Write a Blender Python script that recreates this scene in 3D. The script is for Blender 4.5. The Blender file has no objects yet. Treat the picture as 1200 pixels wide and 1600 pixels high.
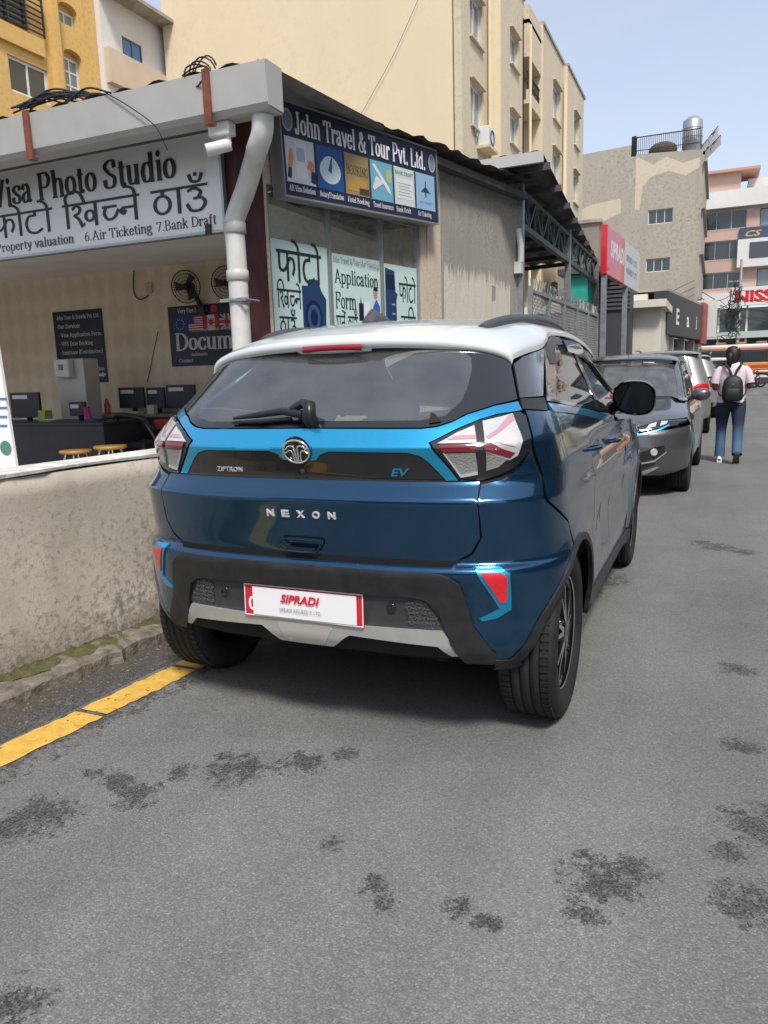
import bpy, math, random
import numpy as np
from mathutils import Matrix, Vector
from mathutils.geometry import delaunay_2d_cdt
random.seed(7); rng = np.random.default_rng(7)
sc = bpy.context.scene
COL = sc.collection
R = math.radians
# ------------------------------------------------------------------ camera
CAM = np.array([1.36026, -2.36328, 1.34346]); YAW, PITCH, ROLL, FPX = R(-23.8512), R(10.2925), R(-1.7738), 1170.15
_f = np.array([math.sin(YAW) * math.cos(PITCH), math.cos(YAW) * math.cos(PITCH), -math.sin(PITCH)])
_r = np.array([math.cos(YAW), -math.sin(YAW), 0.]); _u = np.cross(_r, _f)
_r2 = math.cos(ROLL) * _r + math.sin(ROLL) * _u; _u2 = -math.sin(ROLL) * _r + math.cos(ROLL) * _u
cd = bpy.data.cameras.new('camera'); cam = bpy.data.objects.new('camera', cd); COL.objects.link(cam)
cd.sensor_fit = 'VERTICAL'; cd.sensor_height = 24.; cd.lens = 24. * FPX / 1600.; cd.clip_start = .05; cd.clip_end = 3000
cam.matrix_world = Matrix(((_r2[0], _u2[0], -_f[0], CAM[0]), (_r2[1], _u2[1], -_f[1], CAM[1]), (_r2[2], _u2[2], -_f[2], CAM[2]), (0, 0, 0, 1)))
sc.camera = cam
# ------------------------------------------------------------------ sky and sun
SUN_AZ, SUN_EL = R(146), R(55)          # compass bearing of the sun from +y (clockwise), elevation
wd = bpy.data.worlds.new('World'); sc.world = wd; wd.use_nodes = True
_n = wd.node_tree.nodes; _bg = _n['Background']
_sk = _n.new('ShaderNodeTexSky'); _sk.sky_type = 'NISHITA'; _sk.sun_disc = False
_sk.sun_elevation = SUN_EL; _sk.sun_rotation = SUN_AZ; _sk.altitude = 1300; _sk.air_density = 1.0; _sk.dust_density = 5.; _sk.ozone_density = 1.0
# thin high cloud: pale streaks mixed over the clear sky
_tc = _n.new('ShaderNodeTexCoord'); _mp = _n.new('ShaderNodeMapping'); _mp.inputs['Scale'].default_value = (1.2, 1.2, 3.5)
_nz = _n.new('ShaderNodeTexNoise'); _nz.inputs['Scale'].default_value = 2.2; _nz.inputs['Detail'].default_value = 7; _nz.inputs['Roughness'].default_value = .58
_cr = _n.new('ShaderNodeValToRGB'); _cr.color_ramp.elements[0].position = .3; _cr.color_ramp.elements[0].color = (.45, .45, .45, 1); _cr.color_ramp.elements[1].position = .8; _cr.color_ramp.elements[1].color = (.75, .75, .75, 1)
_mx = _n.new('ShaderNodeMix'); _mx.data_type = 'RGBA'; _mx.inputs['B'].default_value = (2.75, 2.85, 2.98, 1)
_L = wd.node_tree.links
_L.new(_tc.outputs['Generated'], _mp.inputs['Vector']); _L.new(_mp.outputs[0], _nz.inputs['Vector']); _L.new(_nz.outputs[0], _cr.inputs[0])
_L.new(_cr.outputs[0], _mx.inputs['Factor']); _L.new(_sk.outputs[0], _mx.inputs['A']); _L.new(_mx.outputs['Result'], _bg.inputs[0])
_bg.inputs[1].default_value = .146
sl = bpy.data.lights.new('sun', 'SUN'); sl.energy = 2.1; sl.angle = R(11); sl.color = (1., .95, .87)
so = bpy.data.objects.new('sun', sl); COL.objects.link(so)
_d = Vector((math.sin(SUN_AZ) * math.cos(SUN_EL), math.cos(SUN_AZ) * math.cos(SUN_EL), math.sin(SUN_EL)))
so.rotation_euler = _d.to_track_quat('Z', 'Y').to_euler(); so.location = (20, -20, 40)
vs = sc.view_settings; vs.view_transform = 'Standard'; vs.look = 'None'; vs.gamma = 1; vs.use_curve_mapping = False; vs.exposure = .9
sc.cycles.max_bounces = 8; sc.cycles.transparent_max_bounces = 16; sc.cycles.glossy_bounces = 4
# ---------------------------------------------------------------- helper: photo point -> place
def ray(u, v):
    return ((u - 600) / FPX) * _r2 - ((v - 800) / FPX) * _u2 + _f
def on_plane(u, v, p0, n):
    d = ray(u, v); p0 = np.array(p0, float); n = np.array(n, float)
    return CAM + d * (np.dot(p0 - CAM, n) / np.dot(d, n))
def at_y(u, v, y): return on_plane(u, v, (0, y, 0), (0, 1, 0))
def at_x(u, v, x): return on_plane(u, v, (x, 0, 0), (1, 0, 0))
def at_z(u, v, z): return on_plane(u, v, (0, 0, z), (0, 0, 1))
# ------------------------------------------------------------------ materials
MATS = {}
def mat(name, col=(.5, .5, .5), rough=.6, metal=0., var=0., vscale=6., bump=0., bscale=60., coat=0., trans=0., emis=None, alpha=1., spec=.5, col2=None, ior=1.45, detail=5., coatr=.03, stretch=None):
    if name in MATS: return MATS[name]
    m = bpy.data.materials.new(name); m.use_nodes = True; MATS[name] = m
    nt = m.node_tree; n = nt.nodes; L = nt.links; b = n['Principled BSDF']
    b.inputs['Base Color'].default_value = (*col, 1); b.inputs['Roughness'].default_value = rough; b.inputs['Metallic'].default_value = metal
    b.inputs['Specular IOR Level'].default_value = spec; b.inputs['IOR'].default_value = ior
    b.inputs['Coat Weight'].default_value = coat; b.inputs['Coat Roughness'].default_value = coatr
    b.inputs['Transmission Weight'].default_value = trans; b.inputs['Alpha'].default_value = alpha
    if emis: b.inputs['Emission Color'].default_value = (*emis[:3], 1); b.inputs['Emission Strength'].default_value = emis[3]
    if var or bump:
        tc = n.new('ShaderNodeTexCoord'); src = tc.outputs['Object']
        if stretch:
            mp = n.new('ShaderNodeMapping'); mp.inputs['Scale'].default_value = stretch; L.new(src, mp.inputs['Vector']); src = mp.outputs[0]
    if var:
        a = n.new('ShaderNodeTexNoise'); a.inputs['Scale'].default_value = vscale; a.inputs['Detail'].default_value = detail; a.inputs['Roughness'].default_value = .65
        L.new(src, a.inputs['Vector'])
        r = n.new('ShaderNodeValToRGB'); e = r.color_ramp.elements
        c2 = col2 if col2 else tuple(min(1, c * (1 + var)) for c in col); c1 = col if col2 else tuple(c * (1 - var) for c in col)
        e[0].position = .33; e[1].position = .68; e[0].color = (*c1, 1); e[1].color = (*c2, 1)
        L.new(a.outputs[0], r.inputs[0]); L.new(r.outputs[0], b.inputs['Base Color'])
    if bump:
        a = n.new('ShaderNodeTexNoise'); a.inputs['Scale'].default_value = bscale; a.inputs['Detail'].default_value = 4
        L.new(src, a.inputs['Vector']); bp = n.new('ShaderNodeBump'); bp.inputs['Strength'].default_value = bump; bp.inputs['Distance'].default_value = .01
        L.new(a.outputs[0], bp.inputs['Height']); L.new(bp.outputs[0], b.inputs['Normal'])
    return m
def glass(name, tint=(.5, .55, .55), rough=.0, gloss=1.5, glare_film=0.):
    """thin window glass: tinted see-through plus mirror reflection by Fresnel"""
    if name in MATS: return MATS[name]
    m = bpy.data.materials.new(name); m.use_nodes = True; MATS[name] = m
    nt = m.node_tree; n = nt.nodes; L = nt.links; n.remove(n['Principled BSDF'])
    t = n.new('ShaderNodeBsdfTransparent'); t.inputs[0].default_value = (*tint, 1)
    g = n.new('ShaderNodeBsdfGlossy'); g.inputs['Roughness'].default_value = rough; g.inputs['Color'].default_value = (.95, .97, 1, 1)
    f = n.new('ShaderNodeFresnel'); f.inputs[0].default_value = gloss
    mx = n.new('ShaderNodeMixShader'); L.new(f.outputs[0], mx.inputs[0]); L.new(t.outputs[0], mx.inputs[1]); L.new(g.outputs[0], mx.inputs[2])
    out = mx.outputs[0]
    if glare_film:  # pale diffuse layer standing in for bright sky reflected in the pane
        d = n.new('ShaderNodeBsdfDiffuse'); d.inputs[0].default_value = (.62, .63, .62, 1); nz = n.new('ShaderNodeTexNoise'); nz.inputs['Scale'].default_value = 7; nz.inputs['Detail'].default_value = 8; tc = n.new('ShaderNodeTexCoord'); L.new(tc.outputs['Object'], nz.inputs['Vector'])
        mr = n.new('ShaderNodeMapRange'); mr.inputs[1].default_value = .3; mr.inputs[2].default_value = .75; mr.inputs[3].default_value = glare_film * .5; mr.inputs[4].default_value = glare_film * 1.5; L.new(nz.outputs[0], mr.inputs[0])
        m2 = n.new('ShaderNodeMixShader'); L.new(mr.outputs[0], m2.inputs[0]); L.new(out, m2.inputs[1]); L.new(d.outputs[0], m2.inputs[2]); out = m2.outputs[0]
    L.new(out, n['Material Output'].inputs[0])
    return m
# ------------------------------------------------------------------ objects
def root_of(o):
    while o.parent: o = o.parent
    return o
def root_inv(o):
    r = root_of(o); return Matrix.LocRotScale(r.location, r.rotation_euler, r.scale).inverted()
def tag(o, label=None, cat=None, group=None, kind=None):
    if label: o['label'] = label
    if cat: o['category'] = cat
    if group: o['group'] = group
    if kind: o['kind'] = kind
    return o
def thing(name, label, cat, loc=(0, 0, 0), rz=0., group=None):
    o = bpy.data.objects.new(name, None); COL.objects.link(o); o.empty_display_size = .1
    o.location = loc; o.rotation_euler = (0, 0, rz)
    return tag(o, label, cat, group)
def V(*a): return np.array(a, float)
def unit(v): v = np.asarray(v, float); return v / (np.linalg.norm(v) + 1e-12)
class MB:
    def __init__(s): s.v = []; s.f = []; s.sm = []; s.mi = []; s.cur = 0
    def add(s, vs, fs, smooth=False):
        k = len(s.v); s.v.extend([tuple(float(c) for c in p) for p in vs])
        for f in fs: s.f.append(tuple(i + k for i in f)); s.sm.append(smooth); s.mi.append(s.cur)
        return s
    def box(s, x0, x1, y0, y1, z0, z1):
        return s.add([(x0, y0, z0), (x1, y0, z0), (x1, y1, z0), (x0, y1, z0), (x0, y0, z1), (x1, y0, z1), (x1, y1, z1), (x0, y1, z1)],
                     [(3, 2, 1, 0), (4, 5, 6, 7), (0, 1, 5, 4), (1, 2, 6, 5), (2, 3, 7, 6), (3, 0, 4, 7)])
    def obox(s, o, a, b, c):
        """box from corner o along edge vectors a, b, c (right-handed)"""
        o, a, b, c = map(lambda t: np.array(t, float), (o, a, b, c))
        p = [o, o + a, o + a + b, o + b]; p += [q + c for q in p]
        fs = [(3, 2, 1, 0), (4, 5, 6, 7), (0, 1, 5, 4), (1, 2, 6, 5), (2, 3, 7, 6), (3, 0, 4, 7)]
        if np.dot(np.cross(a, b), c) < 0: fs = [f[::-1] for f in fs]
        return s.add(p, fs)
    def bar(s, p0, p1, w, h, up=(0, 0, 1)):
        p0, p1 = np.array(p0, float), np.array(p1, float); d = unit(p1 - p0); x = np.cross(d, up)
        if np.linalg.norm(x) < 1e-6: x = np.cross(d, (1, 0, 0))
        x = unit(x); u = np.cross(x, d)
        return s.obox(p0 - x * w / 2 - u * h / 2, x * w, p1 - p0, u * h)
    def tube(s, path, r, n=8, cap=True, closed=False):
        P = [np.array(p, float) for p in path]; m = len(P); rs = r if hasattr(r, '__len__') else [r] * m
        rings = []; prev = None
        for i, p in enumerate(P):
            if closed: t = unit(P[(i + 1) % m] - P[i - 1])
            else: t = unit(P[min(i + 1, m - 1)] - P[max(i - 1, 0)])
            if prev is None:
                a = np.cross(t, (0, 0, 1));
                if np.linalg.norm(a) < .1: a = np.cross(t, (1, 0, 0))
            else: a = prev - t * np.dot(prev, t)
            a = unit(a); prev = a; b = np.cross(t, a)
            rings.append([p + rs[i] * (math.cos(k * 2 * math.pi / n) * a + math.sin(k * 2 * math.pi / n) * b) for k in range(n)])
        fs = []; M = m if closed else m - 1
        for i in range(M):
            for k in range(n):
                k2 = (k + 1) % n; j = (i + 1) % m; fs.append((i * n + k, i * n + k2, j * n + k2, j * n + k))
        s.add([q for rg in rings for q in rg], fs, True)
        if cap and not closed:
            s.add(rings[0], [tuple(range(n))[::-1]]); s.add(rings[-1], [tuple(range(n))])
        return s
    def lathe(s, prof, c=(0, 0, 0), ax=(0, 0, 1), n=24, smooth=True, a0=0., a1=2 * math.pi):
        ax = unit(ax); u = np.cross(ax, (0, 0, 1))
        if np.linalg.norm(u) < .1: u = np.cross(ax, (1, 0, 0))
        u = unit(u); w = np.cross(ax, u); c = np.array(c, float); full = abs(a1 - a0 - 2 * math.pi) < 1e-6; N = n if full else n + 1
        vs = []
        for k in range(N):
            t = a0 + (a1 - a0) * k / n; d = math.cos(t) * u + math.sin(t) * w
            for (r, h) in prof: vs.append(c + d * r + ax * h)
        m = len(prof); fs = []
        for k in range(n):
            k2 = (k + 1) % N
            for j in range(m - 1): fs.append((k * m + j, k2 * m + j, k2 * m + j + 1, k * m + j + 1))
        return s.add(vs, fs, smooth)
    def prism(s, poly, vec, smooth=False):
        """extrude planar polygon (3-D points) along vec"""
        P = [np.array(p, float) for p in poly]; v = np.array(vec, float); n = len(P)
        nn = sum((np.cross(P[i] - P[0], P[(i + 1) % n] - P[0]) for i in range(n)), np.zeros(3))
        if np.dot(nn, v) < 0: P = P[::-1]
        fs = [tuple(range(n))[::-1], tuple(range(n, 2 * n))] + [(i, (i + 1) % n, n + (i + 1) % n, n + i) for i in range(n)]
        return s.add(P + [p + v for p in P], fs, smooth)
    def poly(s, P): return s.add(P, [tuple(range(len(P)))])
    def grid(s, G, smooth=True, closed_u=False):
        """G[i][j] points"""
        m = len(G); k = len(G[0]); fs = []
        for i in range(m if closed_u else m - 1):
            for j in range(k - 1): i2 = (i + 1) % m; fs.append((i * k + j, i2 * k + j, i2 * k + j + 1, i * k + j + 1))
        return s.add([p for row in G for p in row], fs, smooth)
    def sphere(s, c, r, nu=16, nv=10):
        rr = r if hasattr(r, '__len__') else (r, r, r)
        G = [[(c[0] + rr[0] * math.cos(a) * math.cos(b), c[1] + rr[1] * math.sin(a) * math.cos(b), c[2] + rr[2] * math.sin(b)) for b in np.linspace(-math.pi / 2, math.pi / 2, nv + 1)] for a in np.linspace(0, 2 * math.pi, nu, endpoint=False)]
        return s.grid(G, True, True)
    def xf(s, o, ux, uy, uz):
        A = np.array([ux, uy, uz], float); V_ = np.array(s.v, float).reshape(-1, 3) @ A + np.array(o, float); s.v = [tuple(p) for p in V_]; return s
    def mirror_x(s):
        k = len(s.v); s.v += [(-a, b, c) for a, b, c in s.v]
        n = len(s.f)
        for i in range(n): s.f.append(tuple(j + k for j in s.f[i][::-1])); s.sm.append(s.sm[i]); s.mi.append(s.mi[i])
        return s
    def flipped(s):
        m = MB(); m.v = [(-a, b, c) for a, b, c in s.v]; m.f = [f[::-1] for f in s.f]; m.sm = list(s.sm); m.mi = list(s.mi); return m
    def build(s, name, m, parent=None, world=True, bevel=0., seg=2, sub=0, autosmooth=None, normals=None):
        me = bpy.data.meshes.new(name); vs = s.v
        if parent is not None and world:
            A = np.array(root_inv(parent)); vs = (np.array(vs, float).reshape(-1, 3) @ A[:3, :3].T + A[:3, 3]).tolist()
        me.from_pydata(vs, [], s.f)
        ms = m if isinstance(m, (list, tuple)) else [m]
        for q in ms: me.materials.append(q)
        me.polygons.foreach_set('use_smooth', s.sm); me.polygons.foreach_set('material_index', s.mi)
        me.update()
        if normals is not None: me.normals_split_custom_set_from_vertices([tuple(q) for q in normals])
        o = bpy.data.objects.new(name, me); COL.objects.link(o)
        if parent is not None: o.parent = parent
        if bevel:
            b = o.modifiers.new('bevel', 'BEVEL'); b.width = bevel; b.segments = seg; b.limit_method = 'ANGLE'; b.angle_limit = R(40)
        if sub:
            b = o.modifiers.new('sub', 'SUBSURF'); b.levels = sub; b.render_levels = sub
        return o
def copy_tree(o, parent=None):
    c = o.copy(); COL.objects.link(c); c.parent = parent
    for ch in list(o.children): copy_tree(ch, c)
    return c
def struct(name, mb, m, **k): return tag(mb.build(name, m, **k), kind='structure')
def catmull(P, n=8, closed=False):
    P = [np.array(p, float) for p in P]; out = []; m = len(P)
    if m < 3 and not closed: return P
    for i in range(m if closed else m - 1):
        if closed: a, b, c, d = P[i - 1], P[i], P[(i + 1) % m], P[(i + 2) % m]
        else:
            b, c = P[i], P[i + 1]; a = P[i - 1] if i > 0 else 2 * b - c; d = P[i + 2] if i + 2 < m else 2 * c - b
        for k in range(n):
            t = k / n; out.append(.5 * ((2 * b) + (-a + c) * t + (2 * a - 5 * b + 4 * c - d) * t * t + (-a + 3 * b - 3 * c + d) * t ** 3))
    if not closed: out.append(P[-1])
    return out
# ------------------------------------------------------------------ filled polygon grids on a surface
def inside(pts, poly):
    x, y = pts[:, 0], pts[:, 1]; c = np.zeros(len(pts), bool); P = np.array(poly); j = len(P) - 1
    for i in range(len(P)):
        xi, yi = P[i]; xj, yj = P[j]
        if yi != yj: c ^= ((yi > y) != (yj > y)) & (x < (xj - xi) * (y - yi) / (yj - yi) + xi)
        j = i
    return c
def densify(poly, step):
    out = []; n = len(poly)
    for i in range(n):
        a, b = np.array(poly[i], float), np.array(poly[(i + 1) % n], float); k = max(1, int(math.ceil(np.linalg.norm(b - a) / step)))
        for q in range(k): out.append(tuple(a + (b - a) * q / k))
    return out
def fill2d(polys, step):
    """triangulate even-odd region of several rings with interior grid points"""
    pts = []; edges = []; rings = [densify(p, step) for p in polys]
    for r in rings:
        k = len(pts); pts += r; edges += [(k + i, k + (i + 1) % len(r)) for i in range(len(r))]
    A = np.array([p for r in rings for p in r]); lo, hi = A.min(0), A.max(0)
    gx = np.arange(lo[0] + step * .5, hi[0], step); gy = np.arange(lo[1] + step * .5, hi[1], step)
    if len(gx) and len(gy):
        G = np.stack(np.meshgrid(gx, gy), -1).reshape(-1, 2); ok = np.zeros(len(G), bool)
        for r in rings: ok ^= inside(G, r)
        G = G[ok]
        if len(G):
            d = np.full(len(G), 1e9)
            for i in range(0, len(A), 200): d = np.minimum(d, np.sqrt(((G[:, None] - A[None, i:i + 200]) ** 2).sum(-1)).min(1))
            G = G[d > step * .45]; pts += [tuple(p) for p in G]
    v, e, f, *_ = delaunay_2d_cdt([Vector(p) for p in pts], edges, [], 0, 1e-6)
    v = np.array([tuple(p) for p in v]); f = np.array([t for t in f if len(t) == 3])
    c = v[f].mean(1); ok = np.zeros(len(f), bool)
    for r in rings: ok ^= inside(c, r)
    f = f[ok]
    a = v[f]; ar = (a[:, 1, 0] - a[:, 0, 0]) * (a[:, 2, 1] - a[:, 0, 1]) - (a[:, 2, 0] - a[:, 0, 0]) * (a[:, 1, 1] - a[:, 0, 1])
    f[ar < 0] = f[ar < 0][:, ::-1]
    return v, f[np.abs(ar) > 1e-12]
def rim_edges(f):
    cnt = {}
    for t in f:
        for a, b in ((t[0], t[1]), (t[1], t[2]), (t[2], t[0])): cnt[(a, b)] = 1
    return [(a, b) for (a, b) in cnt if (b, a) not in cnt]
def patch(shell, polys, name, m, parent, off=0., thick=.008, step=.02, mirror=False, world=False, lip=None):
    """panel lying on a shell: outline(s) in (S, z); skirt runs inwards"""
    if not isinstance(polys[0][0], (list, tuple, np.ndarray)): polys = [polys]
    v, f = fill2d(polys, step)
    P = shell.pt(v[:, 0], v[:, 1]); N = shell.nrm(v[:, 0], v[:, 1]); sg = np.sign(v[:, 0].mean() or 1)
    N = np.where((v[:, :1] < 0), N, N)
    P = P + N * off
    if mirror: P = P * [-1, 1, 1]; N = N * [-1, 1, 1]; f = f[:, ::-1]
    mb = MB(); mb.add(P, [tuple(t) for t in f], True); nr = [*N]
    if thick:
        be = rim_edges(f.tolist()); Q = P - N * thick
        for a, b in be:
            t = unit(P[b] - P[a]); o = np.cross(t, N[a])
            mb.add([P[a], P[b], Q[b], Q[a]], [(1, 0, 3, 2)], False); nr += [o] * 4
    return mb.build(name, m, parent, world=world, normals=nr)
# ------------------------------------------------------------------ shared materials
def paint(name, col, metal=.35, rough=.32, spec=.5):
    m = mat(name, col, rough, metal, coat=1., coatr=.02, spec=spec)
    nt = m.node_tree; n = nt.nodes; L = nt.links; b = n['Principled BSDF']     # metallic flake sparkle, road dust
    tc = n.new('ShaderNodeTexCoord'); v = n.new('ShaderNodeTexVoronoi'); v.inputs['Scale'].default_value = 900
    L.new(tc.outputs['Object'], v.inputs['Vector']); mr = n.new('ShaderNodeMapRange'); mr.inputs[3].default_value = rough - .08; mr.inputs[4].default_value = rough + .1
    L.new(v.outputs['Distance'], mr.inputs[0]); L.new(mr.outputs[0], b.inputs['Roughness'])
    d = n.new('ShaderNodeTexNoise'); d.inputs['Scale'].default_value = 5; d.inputs['Detail'].default_value = 8; L.new(tc.outputs['Object'], d.inputs['Vector'])
    m2 = n.new('ShaderNodeMapRange'); m2.inputs[1].default_value = .4; m2.inputs[2].default_value = .8; m2.inputs[3].default_value = .02; m2.inputs[4].default_value = .09
    L.new(d.outputs[0], m2.inputs[0]); L.new(m2.outputs[0], b.inputs['Coat Roughness'])
    return m
M_NAVY = paint('navy_paint', (.008, .066, .150), .82, .20)
M_SKYB = paint('bright_blue_paint', (.012, .36, .66), .7, .27)
M_WHITE = paint('white_paint', (.62, .66, .67), .0)
M_GBLK = mat('gloss_black', (.008, .009, .011), .12, coat=1., coatr=.03)
M_CLAD = mat('textured_black_plastic', (.022, .023, .025), .38, bump=.25, bscale=900, var=.35, vscale=14)
M_PANELG = mat('dark_grey_plastic', (.045, .05, .055), .5, bump=.2, bscale=900, var=.2, vscale=10)
M_SILV = mat('satin_silver', (.52, .52, .50), .38, .55, var=.1, vscale=8)
M_CHROME = mat('chrome', (.8, .8, .82), .08, 1.); M_BADGE = mat('satin_badge', (.72, .73, .75), .3, .35)
M_RUB = mat('tyre_rubber', (.016, .017, .019), .72, bump=.25, bscale=180, var=.4, vscale=9)
M_ALLOY = mat('machined_alloy', (.62, .62, .63), .28, .9)
M_DARK = mat('black_underside', (.008, .008, .009), .8)
M_TRIM = mat('cabin_trim', (.035, .036, .04), .7, var=.2, vscale=20)
M_SEAT = mat('seat_cloth', (.09, .09, .095), .8, var=.2, vscale=30)
M_RLENS = mat('red_lens', (.55, .008, .02), .12, coat=1., coatr=.02)
M_DRED = mat('deep_red_lens', (.16, .006, .016), .12, coat=1.)
M_CLENS = mat('clear_lamp_facets', (.58, .59, .60), .14, .3, coat=1., var=.10, vscale=40)
M_PINK = mat('pale_red_lamp_stripe', (.5, .27, .30), .15, .1, coat=1.)
M_GLENS = mat('grey_lamp_bowl', (.30, .31, .29), .18, .35, coat=1., bump=.5, bscale=160)
M_TINT = glass('tinted_car_glass', (.40, .46, .48), gloss=2.4, glare_film=.055)
M_STINT = glass('side_car_glass', (.22, .25, .26), gloss=1.5); M_CGLASS = glass('car_glass', (.60, .68, .66), gloss=2.0, glare_film=.10)
M_SMOKE = mat('smoked_visor', (.012, .013, .016), .12, coat=1.)
M_WGLASS = glass('window_glass', (.62, .70, .68), gloss=2.1, glare_film=.2)
M_DGLASS = mat('dark_window_glass', (.03, .04, .045), .06, spec=.8, coat=.6)
M_WPAPER = mat('white_print', (.80, .79, .82), .45)
M_RED = mat('red_print', (.62, .015, .03), .4)
M_BLACKP = mat('black_print', (.018, .02, .022), .5)
M_GREYT = mat('grey_print', (.2, .22, .25), .5)
M_STEEL = mat('galvanised_steel', (.34, .36, .38), .45, .6, var=.2, vscale=8)
M_COVER = glass('clear_lamp_cover', (.95, .95, .95), gloss=1.55); M_CABLE = mat('black_cable', (.012, .012, .013), .6)
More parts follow.
